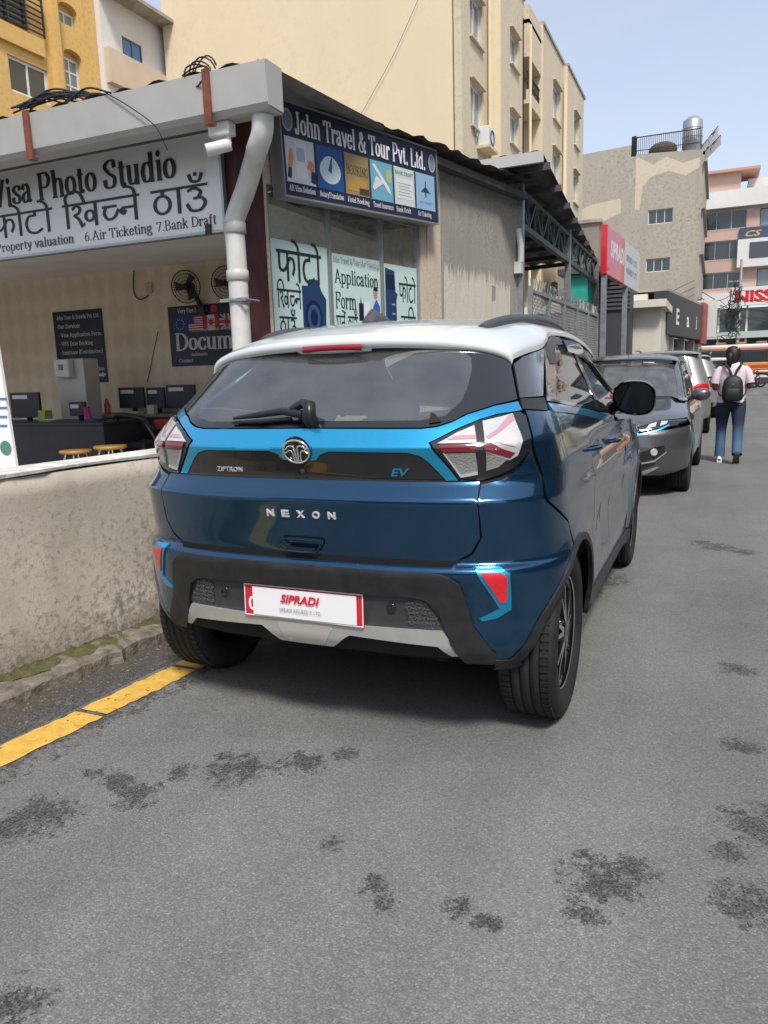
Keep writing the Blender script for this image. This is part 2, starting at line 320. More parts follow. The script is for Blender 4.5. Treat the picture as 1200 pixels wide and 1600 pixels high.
# ------------------------------------------------------------------ lettering: broad-pen strokes, Latin book face and Devanagari
def _c(*p): return ('c', p)
def _l(*p): return ('l', p)
def _sf(x, y, w=.11): return ('l', ((x - w, y), (x + w, y)))
def _o(cx, cy, rx, ry): return ('o', tuple((cx + rx * math.cos(t), cy + ry * math.sin(t)) for t in np.linspace(0, 2 * math.pi, 12, endpoint=False)))
def _stem(x, a, b, s0=True, s1=True, w=.11):
    r = [_l((x, a), (x, b))]
    if s0: r.append(_sf(x, a, w))
    if s1: r.append(('l', ((x - w, b - .01), (x, b))) if s1 == 'f' else _sf(x, b, w))
    return r
X = .47; C = .68
LAT = {
 'V': (.7, [_l((.1, C), (.36, 0)), _l((.36, 0), (.6, C)), _sf(.1, C), _sf(.6, C, .09)]),
 'v': (.5, [_l((.08, X), (.26, 0)), _l((.26, 0), (.43, X)), _sf(.08, X, .09), _sf(.43, X, .07)]),
 'i': (.28, _stem(.14, 0, X, True, 'f', .1) + [_l((.14, .63), (.14, .66))]),
 'j': (.28, [_l((.16, X), (.16, -.1)), _c((.16, -.1), (.1, -.2), (0, -.16))]),
 's': (.42, [_c((.36, .36), (.33, .45), (.2, .46), (.09, .37), (.2, .26), (.33, .16), (.3, .04), (.18, .01), (.07, .06), (.05, .15))]),
 'S': (.58, [_c((.47, .52), (.43, .66), (.27, .68), (.1, .55), (.24, .38), (.45, .24), (.42, .06), (.25, 0), (.1, .06), (.07, .2))]),
 'a': (.48, [_c((.08, .36), (.14, .46), (.26, .46), (.33, .36)), _l((.33, .36), (.33, .06)), _c((.33, .06), (.37, .01), (.45, .05)), _c((.33, .28), (.15, .23), (.07, .12), (.14, .01), (.25, .03), (.33, .12))]),
 'P': (.62, _stem(.14, 0, C) + [_c((.14, C), (.4, .67), (.52, .5), (.4, .32), (.14, .32))]),
 'h': (.56, _stem(.12, 0, .7, True, 'f') + [_c((.12, .34), (.25, .46), (.38, .43), (.42, .3)), _l((.42, .3), (.42, 0)), _sf(.42, 0)]),
 'n': (.56, _stem(.12, 0, X, True, 'f') + [_c((.12, .34), (.25, .46), (.38, .43), (.42, .3)), _l((.42, .3), (.42, 0)), _sf(.42, 0)]),
 'm': (.84, _stem(.12, 0, X, True, 'f') + [_c((.12, .34), (.23, .46), (.35, .43), (.4, .3)), _l((.4, .3), (.4, 0)), _sf(.4, 0), _c((.4, .34), (.51, .46), (.64, .43), (.69, .3)), _l((.69, .3), (.69, 0)), _sf(.69, 0)]),
 'u': (.56, [_l((.12, X), (.12, .15)), _c((.12, .15), (.17, .03), (.3, .03), (.41, .14)), _l((.41, X), (.41, 0)), ('l', ((.03, X), (.12, X))), ('l', ((.32, X), (.41, X))), ('l', ((.41, 0), (.5, 0)))]),
 'o': (.5, [_o(.25, .235, .17, .22)]),
 'O': (.72, [_o(.36, .34, .26, .33)]),
 't': (.34, [_l((.16, .6), (.16, .1)), _c((.16, .1), (.2, .01), (.31, .06)), _l((.04, X), (.3, X))]),
 'd': (.56, [_c((.4, .36), (.3, .46), (.16, .43), (.08, .24), (.15, .03), (.3, .02), (.4, .12)), _l((.41, .7), (.41, 0)), ('l', ((.32, .69), (.41, .7))), ('l', ((.41, 0), (.51, 0)))]),
 'b': (.54, [_l((.12, .7), (.12, .03)), ('l', ((.03, .69), (.12, .7))), _c((.12, .34), (.24, .46), (.4, .42), (.46, .23), (.38, .03), (.22, .01), (.12, .1))]),
 'p': (.56, _stem(.12, -.2, X, True, 'f') + [_c((.12, .34), (.24, .46), (.4, .42), (.47, .23), (.39, .03), (.24, .01), (.12, .1))]),
 'l': (.28, _stem(.14, 0, .7, True, 'f')),
 'k': (.55, _stem(.12, 0, .7, True, 'f') + [_l((.14, .2), (.4, X)), _l((.24, .28), (.44, 0)), _sf(.4, X, .08), _sf(.46, 0, .08)]),
 'r': (.42, _stem(.12, 0, X, True, 'f') + [_c((.12, .3), (.22, .43), (.32, .46), (.37, .38))]),
 'e': (.46, [_l((.08, .26), (.39, .26)), _c((.39, .26), (.36, .42), (.24, .47), (.1, .38), (.07, .22), (.13, .05), (.26, .0), (.4, .1))]),
 'c': (.44, [_c((.38, .36), (.32, .45), (.2, .46), (.08, .33), (.08, .14), (.18, .01), (.3, .02), (.4, .12))]),
 'y': (.5, [_l((.08, X), (.26, .02)), _c((.43, X), (.26, 0), (.17, -.17), (.06, -.17)), _sf(.08, X, .09), _sf(.43, X, .07)]),
 'g': (.5, [_o(.22, .3, .14, .15), _c((.34, .42), (.4, .47), (.46, .45)), _c((.14, .17), (.1, .08), (.3, .03), (.42, -.04), (.36, -.18), (.18, -.2), (.06, -.12), (.14, 0))]),
 'f': (.34, [_l((.15, 0), (.15, .52)), _c((.15, .52), (.19, .68), (.33, .66)), _l((.04, X), (.28, X)), _sf(.15, 0)]),
 'z': (.44, [_l((.06, X), (.38, X)), _l((.38, X), (.05, 0)), _l((.05, 0), (.4, 0))]),
 'J': (.42, [_l((.26, C), (.26, .12)), _sf(.26, C, .13), _c((.26, .12), (.2, 0), (.08, .01), (.05, .13))]),
 'T': (.64, _stem(.32, 0, C, True, False) + [_l((.05, C), (.59, C)), _l((.06, C), (.05, .54)), _l((.58, C), (.59, .54))]),
 'L': (.6, _stem(.14, 0, C) + [_l((.14, 0), (.53, 0)), _l((.53, 0), (.55, .17))]),
 'A': (.7, [_l((.35, C), (.1, 0)), _l((.35, C), (.6, 0)), _l((.19, .23), (.5, .23)), _sf(.1, 0, .09), _sf(.6, 0)]),
 'F': (.58, _stem(.14, 0, C) + [_l((.14, C), (.52, C)), _l((.52, C), (.54, .52)), _l((.14, .36), (.4, .36)), _l((.4, .44), (.4, .28))]),
 'B': (.64, _stem(.14, 0, C) + [_c((.14, C), (.4, .66), (.48, .52), (.38, .37), (.16, .36)), _c((.16, .36), (.44, .35), (.54, .18), (.42, .01), (.14, 0))]),
 'D': (.7, _stem(.14, 0, C) + [_c((.14, C), (.42, .65), (.6, .46), (.6, .22), (.42, .03), (.14, 0))]),
 'N': (.72, [_l((.14, 0), (.14, C)), _l((.12, C), (.58, 0)), _l((.58, 0), (.58, C)), _sf(.14, 0), _sf(.58, C)]),
 'H': (.74, _stem(.14, 0, C) + _stem(.6, 0, C) + [_l((.14, .35), (.6, .35))]),
 'I': (.34, _stem(.17, 0, C)),
 'K': (.72, _stem(.14, 0, C) + [_l((.16, .28), (.55, C)), _l((.3, .4), (.6, 0)), _sf(.56, C, .09), _sf(.62, 0, .09)]),
 'G': (.7, [_c((.56, .52), (.48, .66), (.32, .68), (.1, .48), (.1, .2), (.3, 0), (.46, .02), (.56, .12)), _l((.56, .1), (.56, .3)), _sf(.56, .3)]),
 'R': (.68, _stem(.14, 0, C) + [_c((.14, C), (.4, .66), (.5, .51), (.4, .36), (.14, .35)), _l((.34, .34), (.56, 0)), _sf(.6, 0, .07)]),
 'C': (.66, [_c((.56, .5), (.48, .66), (.32, .68), (.1, .48), (.1, .2), (.3, 0), (.46, .02), (.58, .16))]),
 '&': (.76, [_c((.64, .36), (.56, .16), (.4, .01), (.2, .01), (.09, .16), (.2, .33), (.42, .5), (.36, .67), (.23, .62), (.24, .46), (.4, .22), (.6, .0), (.7, .06)), _l((.54, .36), (.72, .36))]),
 '.': (.26, [_l((.12, .03), (.12, .045))]), ',': (.26, [_l((.14, .04), (.08, -.1))]), '/': (.34, [_l((.02, -.02), (.3, .7))]),
 '(': (.32, [_c((.27, .74), (.12, .5), (.12, .1), (.27, -.14))]), ')': (.32, [_c((.05, .74), (.2, .5), (.2, .1), (.05, -.14))]),
 '-': (.34, [_l((.05, .25), (.29, .25))]), ':': (.26, [_l((.12, .03), (.12, .045)), _l((.12, .4), (.12, .415))]),
 '5': (.5, [_l((.4, .66), (.15, .66)), _l((.15, .66), (.12, .4)), _c((.12, .4), (.3, .44), (.43, .25), (.34, .04), (.18, 0), (.06, .08))]),
 '6': (.5, [_c((.38, .64), (.2, .55), (.09, .3), (.14, .05), (.28, .0), (.42, .12), (.4, .32), (.27, .4), (.11, .28))]),
 '7': (.5, [_l((.06, .64), (.44, .64)), _l((.44, .64), (.18, 0)), _l((.06, .64), (.06, .52))]),
 ' ': (.26, []),
}
HL = .62
DEV = {
 'pha': (.98, [_l((.55, HL), (.55, 0)), _l((.14, HL), (.14, .38)), _c((.14, .38), (.17, .24), (.32, .2), (.46, .26), (.55, .36)), _c((.55, .36), (.66, .48), (.82, .46), (.88, .3), (.8, .14))]),
 'pa': (.72, [_l((.57, HL), (.57, 0)), _l((.14, HL), (.14, .38)), _c((.14, .38), (.17, .24), (.32, .2), (.46, .26), (.57, .36))]),
 'oo': (.32, [_l((.14, HL), (.14, 0)), _c((.14, HL), (.1, .76), (-.04, .86), (-.2, .88))]),
 'aa': (.3, [_l((.14, HL), (.14, 0))]),
 'ta': (.7, [_l((.38, HL), (.38, .5)), _c((.38, .5), (.16, .48), (.05, .28), (.14, .06), (.38, .0), (.62, .1))]),
 'i': (.3, [_l((.16, HL), (.16, 0)), _c((.16, HL), (.14, .84), (.36, .98), (.62, .92), (.78, HL))]),
 'kha': (1.0, [_c((.06, .5), (.18, .58), (.3, .5), (.26, .38), (.1, .32)), _c((.1, .32), (.24, .2), (.34, .0)), _l((.34, .02), (.44, .06)), _o(.62, .26, .14, .14), _l((.82, HL), (.82, 0))]),
 'cha': (.56, [_l((.04, .42), (.52, .42)), _c((.16, .42), (.1, .24), (.22, .08), (.42, .12), (.56, .3))]),
 'na': (.7, [_l((.55, HL), (.55, 0)), _l((.55, .34), (.16, .34)), _c((.16, .34), (.08, .26), (.16, .18), (.22, .26))]),
 'e': (0, [_c((-.14, HL), (-.2, .8), (-.36, .88), (-.5, .88))]),
 'tha': (.7, [_l((.36, HL), (.36, .5)), _o(.34, .25, .23, .23)]),
 'u': (.7, [_l((.34, HL), (.34, .54)), _c((.1, .5), (.3, .56), (.48, .46), (.4, .32), (.26, .3)), _c((.26, .3), (.5, .3), (.6, .16), (.46, .0), (.2, .0), (.08, .16))]),
 'ndu': (0, [_c((-.52, .9), (-.46, .76), (-.34, .72), (-.22, .76), (-.16, .9)), _l((-.34, .9), (-.34, .92))]),
 'bha': (.78, [_l((.63, HL), (.63, 0)), _c((.06, .56), (.16, .6), (.2, .48), (.1, .46)), _c((.2, .5), (.24, .3), (.2, .14)), _l((.2, .14), (.63, .2))]),
 'reph': (0, [_c((-.16, HL), (-.2, .76), (-.08, .84), (.04, .78))]),
 'ka': (.86, [_l((.46, HL), (.46, 0)), _c((.46, .36), (.28, .48), (.1, .4), (.1, .2), (.28, .12), (.46, .26)), _c((.46, .36), (.64, .46), (.78, .36), (.76, .18), (.66, .1))]),
 ' ': (.34, []),
}
def strokes(gl, x0, a, b, mb, sx=1., lay=None):
    for kind, pts in gl:
        P = catmull(pts, 5) if kind == 'c' else (catmull(pts, 3, True) if kind == 'o' else [np.array(p, float) for p in pts])
        closed = kind == 'o'; n = len(P); Lf = []; Rt = []
        if not closed and len(P) == 2 and np.linalg.norm(P[1] - P[0]) < .04:      # a dot
            c = (P[0] + P[1]) / 2; r = max(a, .05) * 1.05; k = 10
            mb.add([((x0 + (c[0] + r * math.cos(t)) * sx), c[1] + r * math.sin(t), lay[0]) for t in np.linspace(0, 2 * math.pi, k, endpoint=False)], [tuple(range(k))]); lay[0] += lay[1]; continue
        for i in range(n):
            t = (P[(i + 1) % n] - P[i - 1]) if closed else (P[min(i + 1, n - 1)] - P[max(i - 1, 0)])
            t = t / (np.linalg.norm(t) + 1e-9); nn = np.array([-t[1], t[0]]); r = math.hypot(a * nn[0], b * nn[1]); e = np.zeros(2)
            if not closed and i in (0, n - 1): e = t * (b * .9 if abs(t[1]) > .5 else 0) * (-1 if i == 0 else 1)
            Lf.append(P[i] + nn * r + e); Rt.append(P[i] - nn * r + e)
        vs = [(x0 + p[0] * sx, p[1], lay[0]) for p in Lf] + [(x0 + p[0] * sx, p[1], lay[0]) for p in Rt]
        mb.add(vs, [(n + i, n + (i + 1) % n, (i + 1) % n, i) for i in range(n if closed else n - 1)]); lay[0] += lay[1]
def write(text, size, a=.07, b=.022, width=None, sx=1., dev=False, gap=0.):
    """mesh of a line of lettering in the xy plane, baseline at 0; text is a string or a list of Devanagari signs"""
    mb = MB(); x = 0.; lay = [0., .00012 / size]; ws = None
    for ch in text:
        adv, gl = (DEV if dev else LAT).get(ch, LAT[' '])
        if dev:
            if ch == ' ':
                if ws is not None: strokes([_l((ws, HL), (x, HL))], 0, a, a * .62, mb, 1., lay); ws = None
            else:
                if ws is None: ws = x
        strokes(gl, x, a, b, mb, sx, lay); x += adv * sx + (gap if adv else 0)
    if dev and ws is not None: strokes([_l((ws, HL), (x, HL))], 0, a, a * .62, mb, 1., lay)
    kx = size if width is None else width / max(x, 1e-6)
    mb.v = [(p[0] * kx, p[1] * size, p[2] * size) for p in mb.v]
    mb.w = x * kx
    return mb
def sans(text, size, width=None, shear=0., bold=0., space=1., depth=0.):
    cu = bpy.data.curves.new('t', 'FONT'); cu.body = text; cu.size = 1.; cu.shear = shear; cu.offset = bold; cu.space_character = space; cu.extrude = depth / size; cu.resolution_u = 3
    o = bpy.data.objects.new('t', cu); COL.objects.link(o); dg = bpy.context.evaluated_depsgraph_get(); me = bpy.data.meshes.new_from_object(o.evaluated_get(dg))
    mb = MB(); A = np.array([v.co[:] for v in me.vertices]) if len(me.vertices) else np.zeros((0, 3))
    if len(A):
        w = A[:, 0].max() - A[:, 0].min(); A[:, 0] -= A[:, 0].min(); kx = size if width is None else width / w; A = A * [kx, size, size]; mb.w = w * kx
        mb.add(A.tolist(), [tuple(p.vertices) for p in me.polygons])
    bpy.data.objects.remove(o); bpy.data.curves.remove(cu); bpy.data.meshes.remove(me)
    return mb
class Board:
    """flat face for print: o = lower-left corner seen from the front, ux right, uy up"""
    def __init__(s, o, ux, uy): s.o = np.array(o, float); s.ux = unit(ux); s.uy = unit(uy); s.n = np.cross(s.ux, s.uy)
    def put(s, mb, x, y, lay=1): return mb.xf(s.o + s.ux * x + s.uy * y + s.n * (.0015 * lay), s.ux, s.uy, s.n)
    def p(s, x, y, lay=0.): return s.o + s.ux * x + s.uy * y + s.n * (.0015 * lay)
    def rect(s, mb, x0, x1, y0, y1, lay=1): return mb.add([s.p(x0, y0, lay), s.p(x1, y0, lay), s.p(x1, y1, lay), s.p(x0, y1, lay)], [(0, 1, 2, 3)])
    def shape(s, mb, pts, lay=1): 
        a = sum(pts[i][0] * pts[(i + 1) % len(pts)][1] - pts[(i + 1) % len(pts)][0] * pts[i][1] for i in range(len(pts)))
        if a < 0: pts = pts[::-1]
        return mb.add([s.p(x, y, lay) for x, y in pts], [tuple(range(len(pts)))])
    def disc(s, mb, cx, cy, rx, ry=None, lay=1, n=24, a0=0., a1=2 * math.pi): return s.shape(mb, [(cx + rx * math.cos(t), cy + (ry or rx) * math.sin(t)) for t in np.linspace(a0, a1, n, endpoint=False)], lay)
    def slab(s, mb, w, h, t): return mb.obox(s.o - s.n * t, s.ux * w, s.uy * h, s.n * t)
def merge(*ms):
    r = MB()
    for m in ms:
        k = len(r.v); r.v += m.v; r.f += [tuple(i + k for i in f) for f in m.f]; r.sm += m.sm; r.mi += m.mi
    return r
# ---------------------------------------------------------------- car shells
def lerp_tab(tab, z):
    xs = [a for a, _ in tab]; ys = [b for _, b in tab]
    # smooth (monotone-ish) interpolation of a profile table
    return np.interp(z, xs, ys)
class Tab:
    """smooth cubic profile through a table of (z, value)"""
    def __init__(s, pts, soft=.012):
        zs = np.array([a for a, _ in pts], float); vs = np.array([b for _, b in pts], float)
        s.g = np.arange(zs[0], zs[-1] + 1e-9, .002)
        v = np.interp(s.g, zs, vs)
        n = max(1, int(soft / .002)); k = np.hanning(2 * n + 3)[1:-1]; k /= k.sum()
        vp = np.concatenate([np.full(n, v[0]) + (v[0] - v[1:n + 1][::-1]), v, np.full(n, v[-1]) + (v[-1] - v[-n - 1:-1][::-1])])
        s.v = np.convolve(vp, k, 'valid')[:len(s.g)]
    def __call__(s, z): return np.interp(z, s.g, s.v)
class Shell:
    """body skin as a stack of plan outlines: rear face, rounded corner, side, corner, front face"""
    def __init__(s, W, Yr, Yf, nr=3.5, Kr=.5, cr=.02, nf=2.8, Kf=.55, cf=.05, side=None, rear=None, wref=.9):
        s.W, s.Yr, s.Yf = W, Yr, Yf
        s.nr, s.Kr, s.cr, s.nf, s.Kf, s.cf = nr, Kr, cr, nf, Kf, cf
        s.side, s.rear = side, rear
        q = 1 - (1 - np.linspace(0, 1, 3000)) ** 2
        f = lambda n, K, c: wref * q + c * q * q + K * (1 - (1 - q ** n) ** (1 / n))
        s.q = q; s.tr = f(nr, Kr, cr); s.tf = f(nf, Kf, cf)
        s.sr = s.tr[-1]; s.sf = s.tf[-1]; s.L = 2.6
        s.total = s.sr + s.L + s.sf
    def pt(s, S, z):
        S = np.asarray(S, float); z = np.asarray(z, float)
        sg = np.where(S < 0, -1., 1.); a = np.abs(S); sg = np.where(a > s.total, -sg, sg); a = np.where(a > s.total, 2 * s.total - a, a)
        W = s.W(z); yr = s.Yr(z); yf = s.Yf(z)
        q1 = np.interp(a, s.tr, s.q); r1 = s.cr * q1 ** 2 + s.Kr * (1 - np.clip(1 - q1 ** s.nr, 0, 1) ** (1 / s.nr))
        a3 = s.total - a
        q3 = np.interp(a3, s.tf, s.q); r3 = s.cf * q3 ** 2 + s.Kf * (1 - np.clip(1 - q3 ** s.nf, 0, 1) ** (1 / s.nf))
        ya = yr + s.cr + s.Kr; yb = yf - s.cf - s.Kf
        f = np.clip((a - s.sr) / s.L, 0, 1)
        y = np.where(a <= s.sr, yr + r1, np.where(a >= s.sr + s.L, yf - r3, ya + (yb - ya) * f))
        x = W * np.where(a <= s.sr, q1, np.where(a >= s.sr + s.L, q3, 1.))
        if s.side is not None: x = x + s.side(y, z) * np.clip((x / W - .75) / .2, 0, 1)
        if s.rear is not None: y = y + s.rear(x, y, z)
        return np.stack([x * sg, y, z], -1)
    def nrm(s, S, z, e=2e-3):
        du = s.pt(S + e, z) - s.pt(S - e, z); dv = s.pt(S, np.asarray(z) + e) - s.pt(S, np.asarray(z) - e)
        n = np.cross(du, dv); n /= np.linalg.norm(n, axis=-1, keepdims=True) + 1e-12
        return n
    def S_of_x(s, x):            # rear: lateral x at any height -> S (approx: uses q of that height in at())
        return x
    def from_xz(s, x, z, front=False):
        sg = -1 if x < 0 else 1; q = min(abs(x) / float(s.W(z)), .9999)
        if front: return sg * (s.total - float(np.interp(q, s.q, s.tf)))
        return sg * float(np.interp(q, s.q, s.tr))
    def from_yz(s, y, z, sg=1):
        g = np.linspace(0, s.total, 1500); P = s.pt(g, np.full_like(g, z))
        return sg * float(np.interp(y, P[:, 1], g))
# ------------------------------------------------------------------ ground
def asphalt():
    m = bpy.data.materials.new('worn_asphalt'); m.use_nodes = True; nt = m.node_tree; n = nt.nodes; L = nt.links; b = n['Principled BSDF']
    tc = n.new('ShaderNodeTexCoord'); P = tc.outputs['Object']
    def noise(sc_, det=4, ro=.6):
        a = n.new('ShaderNodeTexNoise'); a.inputs['Scale'].default_value = sc_; a.inputs['Detail'].default_value = det; a.inputs['Roughness'].default_value = ro; L.new(P, a.inputs['Vector']); return a.outputs[0]
    def vor(sc_):
        a = n.new('ShaderNodeTexVoronoi'); a.inputs['Scale'].default_value = sc_; L.new(P, a.inputs['Vector']); return a
    def math_(op, a, b_=None, c=None):
        q = n.new('ShaderNodeMath'); q.operation = op
        for i, v in enumerate((a, b_, c)):
            if v is None: continue
            if isinstance(v, (int, float)): q.inputs[i].default_value = v
            else: L.new(v, q.inputs[i])
        return q.outputs[0]
    def ramp(v, stops):
        r = n.new('ShaderNodeValToRGB'); e = r.color_ramp.elements
        while len(e) < len(stops): e.new(.5)
        for q, (p, c) in zip(e, stops): q.position = p; q.color = (*c, 1) if len(c) == 3 else c
        L.new(v, r.inputs[0]); return r.outputs[0]
    def mix(f, a, b_, mode='MIX'):
        q = n.new('ShaderNodeMix'); q.data_type = 'RGBA'; q.blend_type = mode
        for s_, v in (('Factor', f), ('A', a), ('B', b_)):
            if isinstance(v, (int, float)): q.inputs[s_].default_value = v
            elif isinstance(v, tuple): q.inputs[s_].default_value = (*v, 1)
            else: L.new(v, q.inputs[s_])
        return q.outputs['Result']
    st = vor(190); st2 = vor(480)
    big = noise(.7, 5); mid = noise(5, 6)
    base = ramp(mid, [(.3, (.150, .152, .152)), (.7, (.192, .193, .192))])
    base = mix(.55, base, ramp(big, [(.32, (.128, .131, .133)), (.68, (.222, .221, .215))]))
    mpn = n.new('ShaderNodeMapping'); mpn.inputs['Scale'].default_value = (1.5, .10, 1); L.new(P, mpn.inputs['Vector']); ln = n.new('ShaderNodeTexNoise'); ln.inputs['Scale'].default_value = 1.; ln.inputs['Detail'].default_value = 5; L.new(mpn.outputs[0], ln.inputs['Vector'])
    base = mix(1., base, ramp(ln.outputs[0], [(.3, (.84, .84, .85)), (.7, (1.14, 1.13, 1.11))]), 'MULTIPLY')
    stone = n.new('ShaderNodeSeparateColor'); L.new(st.outputs['Color'], stone.inputs[0])
    grain = ramp(stone.outputs[0], [(.0, (.55, .55, .56)), (.45, (.92, .92, .92)), (.8, (1.12, 1.11, 1.09)), (.97, (1.75, 1.7, 1.6))])
    col = mix(.5, base, mix(1., base, grain, 'MULTIPLY'))
    gap = ramp(st.outputs['Distance'], [(.35, (1, 1, 1)), (.75, (.45, .45, .46))])
    col = mix(.4, col, mix(1., col, gap, 'MULTIPLY'))
    # patches where the surface dressing has worn away
    spots = [(58, 1278, .16), (20, 1290, .12), (190, 1218, .08), (215, 1242, .10), (150, 1205, .06), (372, 1200, .15), (470, 1190, .11), (285, 1205, .07), (540, 1178, .06), (945, 1375, .14), (985, 1360, .09), (915, 1425, .07), (20, 1568, .10), (585, 1385, .06), (600, 1412, .05), (722, 1418, .06), (755, 1440, .05), (1190, 1290, .14), (1180, 1415, .12), (1140, 1335, .07), (520, 1318, .05), (1158, 1165, .08), (1120, 855, .16), (1150, 1045, .10), (1160, 862, .14), (1095, 848, .12), (930, 905, .25), (905, 925, .2)]
    acc = None
    for u, v, r_ in spots:
        c = at_z(u, v, 0); d = n.new('ShaderNodeVectorMath'); d.operation = 'DISTANCE'; L.new(P, d.inputs[0]); d.inputs[1].default_value = tuple(c)
        q = math_('SUBTRACT', 1., math_('DIVIDE', d.outputs['Value'], r_ * 1.0)); acc = q if acc is None else math_('MAXIMUM', acc, q)
    # long worn strip beside the yellow line
    sx = n.new('ShaderNodeSeparateXYZ'); L.new(P, sx.inputs[0])
    lx = math_('SUBTRACT', sx.outputs[0], math_('MULTIPLY', sx.outputs[1], .095))
    strip = math_('SUBTRACT', .62, math_('MULTIPLY', math_('ABSOLUTE', math_('ADD', lx, .90)), 3.6)); acc = math_('MAXIMUM', acc, strip)
    edge = math_('MULTIPLY', math_('LESS_THAN', lx, -1.04), .9); acc = math_('MAXIMUM', acc, edge)
    nn = noise(42, 8, .8); n2 = noise(11, 6, .75)
    t = math_('ADD', math_('ADD', math_('MULTIPLY', math_('SUBTRACT', stone.outputs[2], .5), .5), math_('MULTIPLY', math_('SUBTRACT', nn, .5), 4.2)), math_('ADD', math_('MULTIPLY', math_('SUBTRACT', n2, .5), 4.4), math_('MULTIPLY', acc, 1.15)))
    worn = ramp(t, [(.47, (0, 0, 0)), (.51, (1, 1, 1))])
    acc_pos = ramp(acc, [(.0, (0, 0, 0)), (.04, (1, 1, 1))])
    worn = mix(1., worn, acc_pos, 'MULTIPLY')
    wcol = mix(.8, (.056, .057, .057), mix(1., (.062, .063, .063), ramp(stone.outputs[1], [(.2, (.5, .5, .5)), (.9, (2.0, 1.95, 1.85))]), 'MULTIPLY'))
    col = mix(worn, col, wcol)
    # earth and grit against the kerb
    dirt = math_('MULTIPLY', ramp(lx, [(.0, (0, 0, 0)), (1., (0, 0, 0))]), 0.)
    grit = ramp(math_('ADD', math_('MULTIPLY', math_('ADD', lx, 1.14), -9.), math_('MULTIPLY', math_('SUBTRACT', nn, .5), 1.4)), [(.1, (0, 0, 0)), (.55, (.75, .75, .75))])
    col = mix(grit, col, mix(1., (.085, .070, .056), grain, 'MULTIPLY'))
    L.new(col, b.inputs['Base Color']); b.inputs['Roughness'].default_value = .82; b.inputs['Specular IOR Level'].default_value = .35
    h = math_('ADD', math_('MULTIPLY', st.outputs['Distance'], -1.), math_('MULTIPLY', worn, -1.1)); h = math_('ADD', h, math_('MULTIPLY', st2.outputs['Distance'], -.3))
    bp = n.new('ShaderNodeBump'); bp.inputs['Strength'].default_value = .5; bp.inputs['Distance'].default_value = .004; L.new(h, bp.inputs['Height']); L.new(bp.outputs[0], b.inputs['Normal'])
    return m
g = MB(); g.add([(-700, -700, 0), (900, -700, 0), (900, 900, 0), (-700, 900, 0)], [(0, 1, 2, 3)]); struct('road', g, asphalt())
# wall line, kerb and yellow line run along the left edge of the street
def wx(y): return -1.452 + .11 * y if y < 3 else -1.122 + .06 * (y - 3) if y < 8 else -.822
def stain(name, base, light, dark, moss=None, zlo=.1, zhi=.55, sc_=3.5):
    """old plaster: blotches, runs and damp near the foot"""
    if name in MATS: return MATS[name]
    m = bpy.data.materials.new(name); m.use_nodes = True; MATS[name] = m; nt = m.node_tree; n = nt.nodes; L = nt.links; b = n['Principled BSDF']; b.inputs['Roughness'].default_value = .9; b.inputs['Specular IOR Level'].default_value = .25
    tc = n.new('ShaderNodeTexCoord'); P = tc.outputs['Object']
    def noise(s_, d=6, ro=.65, mp=None):
        a = n.new('ShaderNodeTexNoise'); a.inputs['Scale'].default_value = s_; a.inputs['Detail'].default_value = d; a.inputs['Roughness'].default_value = ro
        if mp: q = n.new('ShaderNodeMapping'); q.inputs['Scale'].default_value = mp; L.new(P, q.inputs['Vector']); L.new(q.outputs[0], a.inputs['Vector'])
        else: L.new(P, a.inputs['Vector'])
        return a.outputs[0]
    def ramp(v, a, c, c1=(0, 0, 0), c2=(1, 1, 1)):
        r = n.new('ShaderNodeValToRGB'); e = r.color_ramp.elements; e[0].position = a; e[1].position = c; e[0].color = (*c1, 1); e[1].color = (*c2, 1); L.new(v, r.inputs[0]); return r.outputs[0]
    def mix(f, a, c):
        q = n.new('ShaderNodeMix'); q.data_type = 'RGBA'
        for s_, v in (('Factor', f), ('A', a), ('B', c)):
            if isinstance(v, (int, float)): q.inputs[s_].default_value = v
            elif isinstance(v, tuple): q.inputs[s_].default_value = (*v, 1)
            else: L.new(v, q.inputs[s_])
        return q.outputs['Result']
    def mth(op, a, c):
        q = n.new('ShaderNodeMath'); q.operation = op
        for i, v in enumerate((a, c)):
            if isinstance(v, (int, float)): q.inputs[i].default_value = v
            else: L.new(v, q.inputs[i])
        return q.outputs[0]
    big = noise(sc_ * .45); fine = noise(sc_ * 9, 8, .75); runs = noise(sc_, 6, .6, (1.6, 1.6, .22))
    col = ramp(big, .35, .65, base, light)
    col = mix(mth('MULTIPLY', ramp(runs, .5, .75), .30), col, dark)
    col = mix(mth('MULTIPLY', ramp(mth('MULTIPLY', fine, mth('ADD', big, .5)), .50, .66), .62), col, dark)
    sp = n.new('ShaderNodeSeparateXYZ'); L.new(P, sp.inputs[0])
    if moss:
        t = mth('ADD', mth('DIVIDE', mth('SUBTRACT', zhi, sp.outputs[2]), zhi - zlo), mth('MULTIPLY', mth('SUBTRACT', fine, .55), 2.2))
        col = mix(mth('MULTIPLY', ramp(t, .35, 1.2), .85), col, dark)
        t2 = mth('ADD', mth('DIVIDE', mth('SUBTRACT', zlo + .06, sp.outputs[2]), .1), mth('MULTIPLY', mth('SUBTRACT', fine, .5), 2.)); col = mix(mth('MULTIPLY', ramp(t2, .3, .9), .8), col, moss)
    L.new(col, b.inputs['Base Color'])
    bp = n.new('ShaderNodeBump'); bp.inputs['Strength'].default_value = .5; bp.inputs['Distance'].default_value = .006; L.new(mth('ADD', fine, mth('MULTIPLY', noise(sc_ * 40, 3), .4)), bp.inputs['Height']); L.new(bp.outputs[0], b.inputs['Normal'])
    return m
M_LOWWALL = stain('old_wall_plaster', (.45, .40, .335), (.58, .53, .465), (.17, .15, .12), (.075, .085, .022), .06, .5)
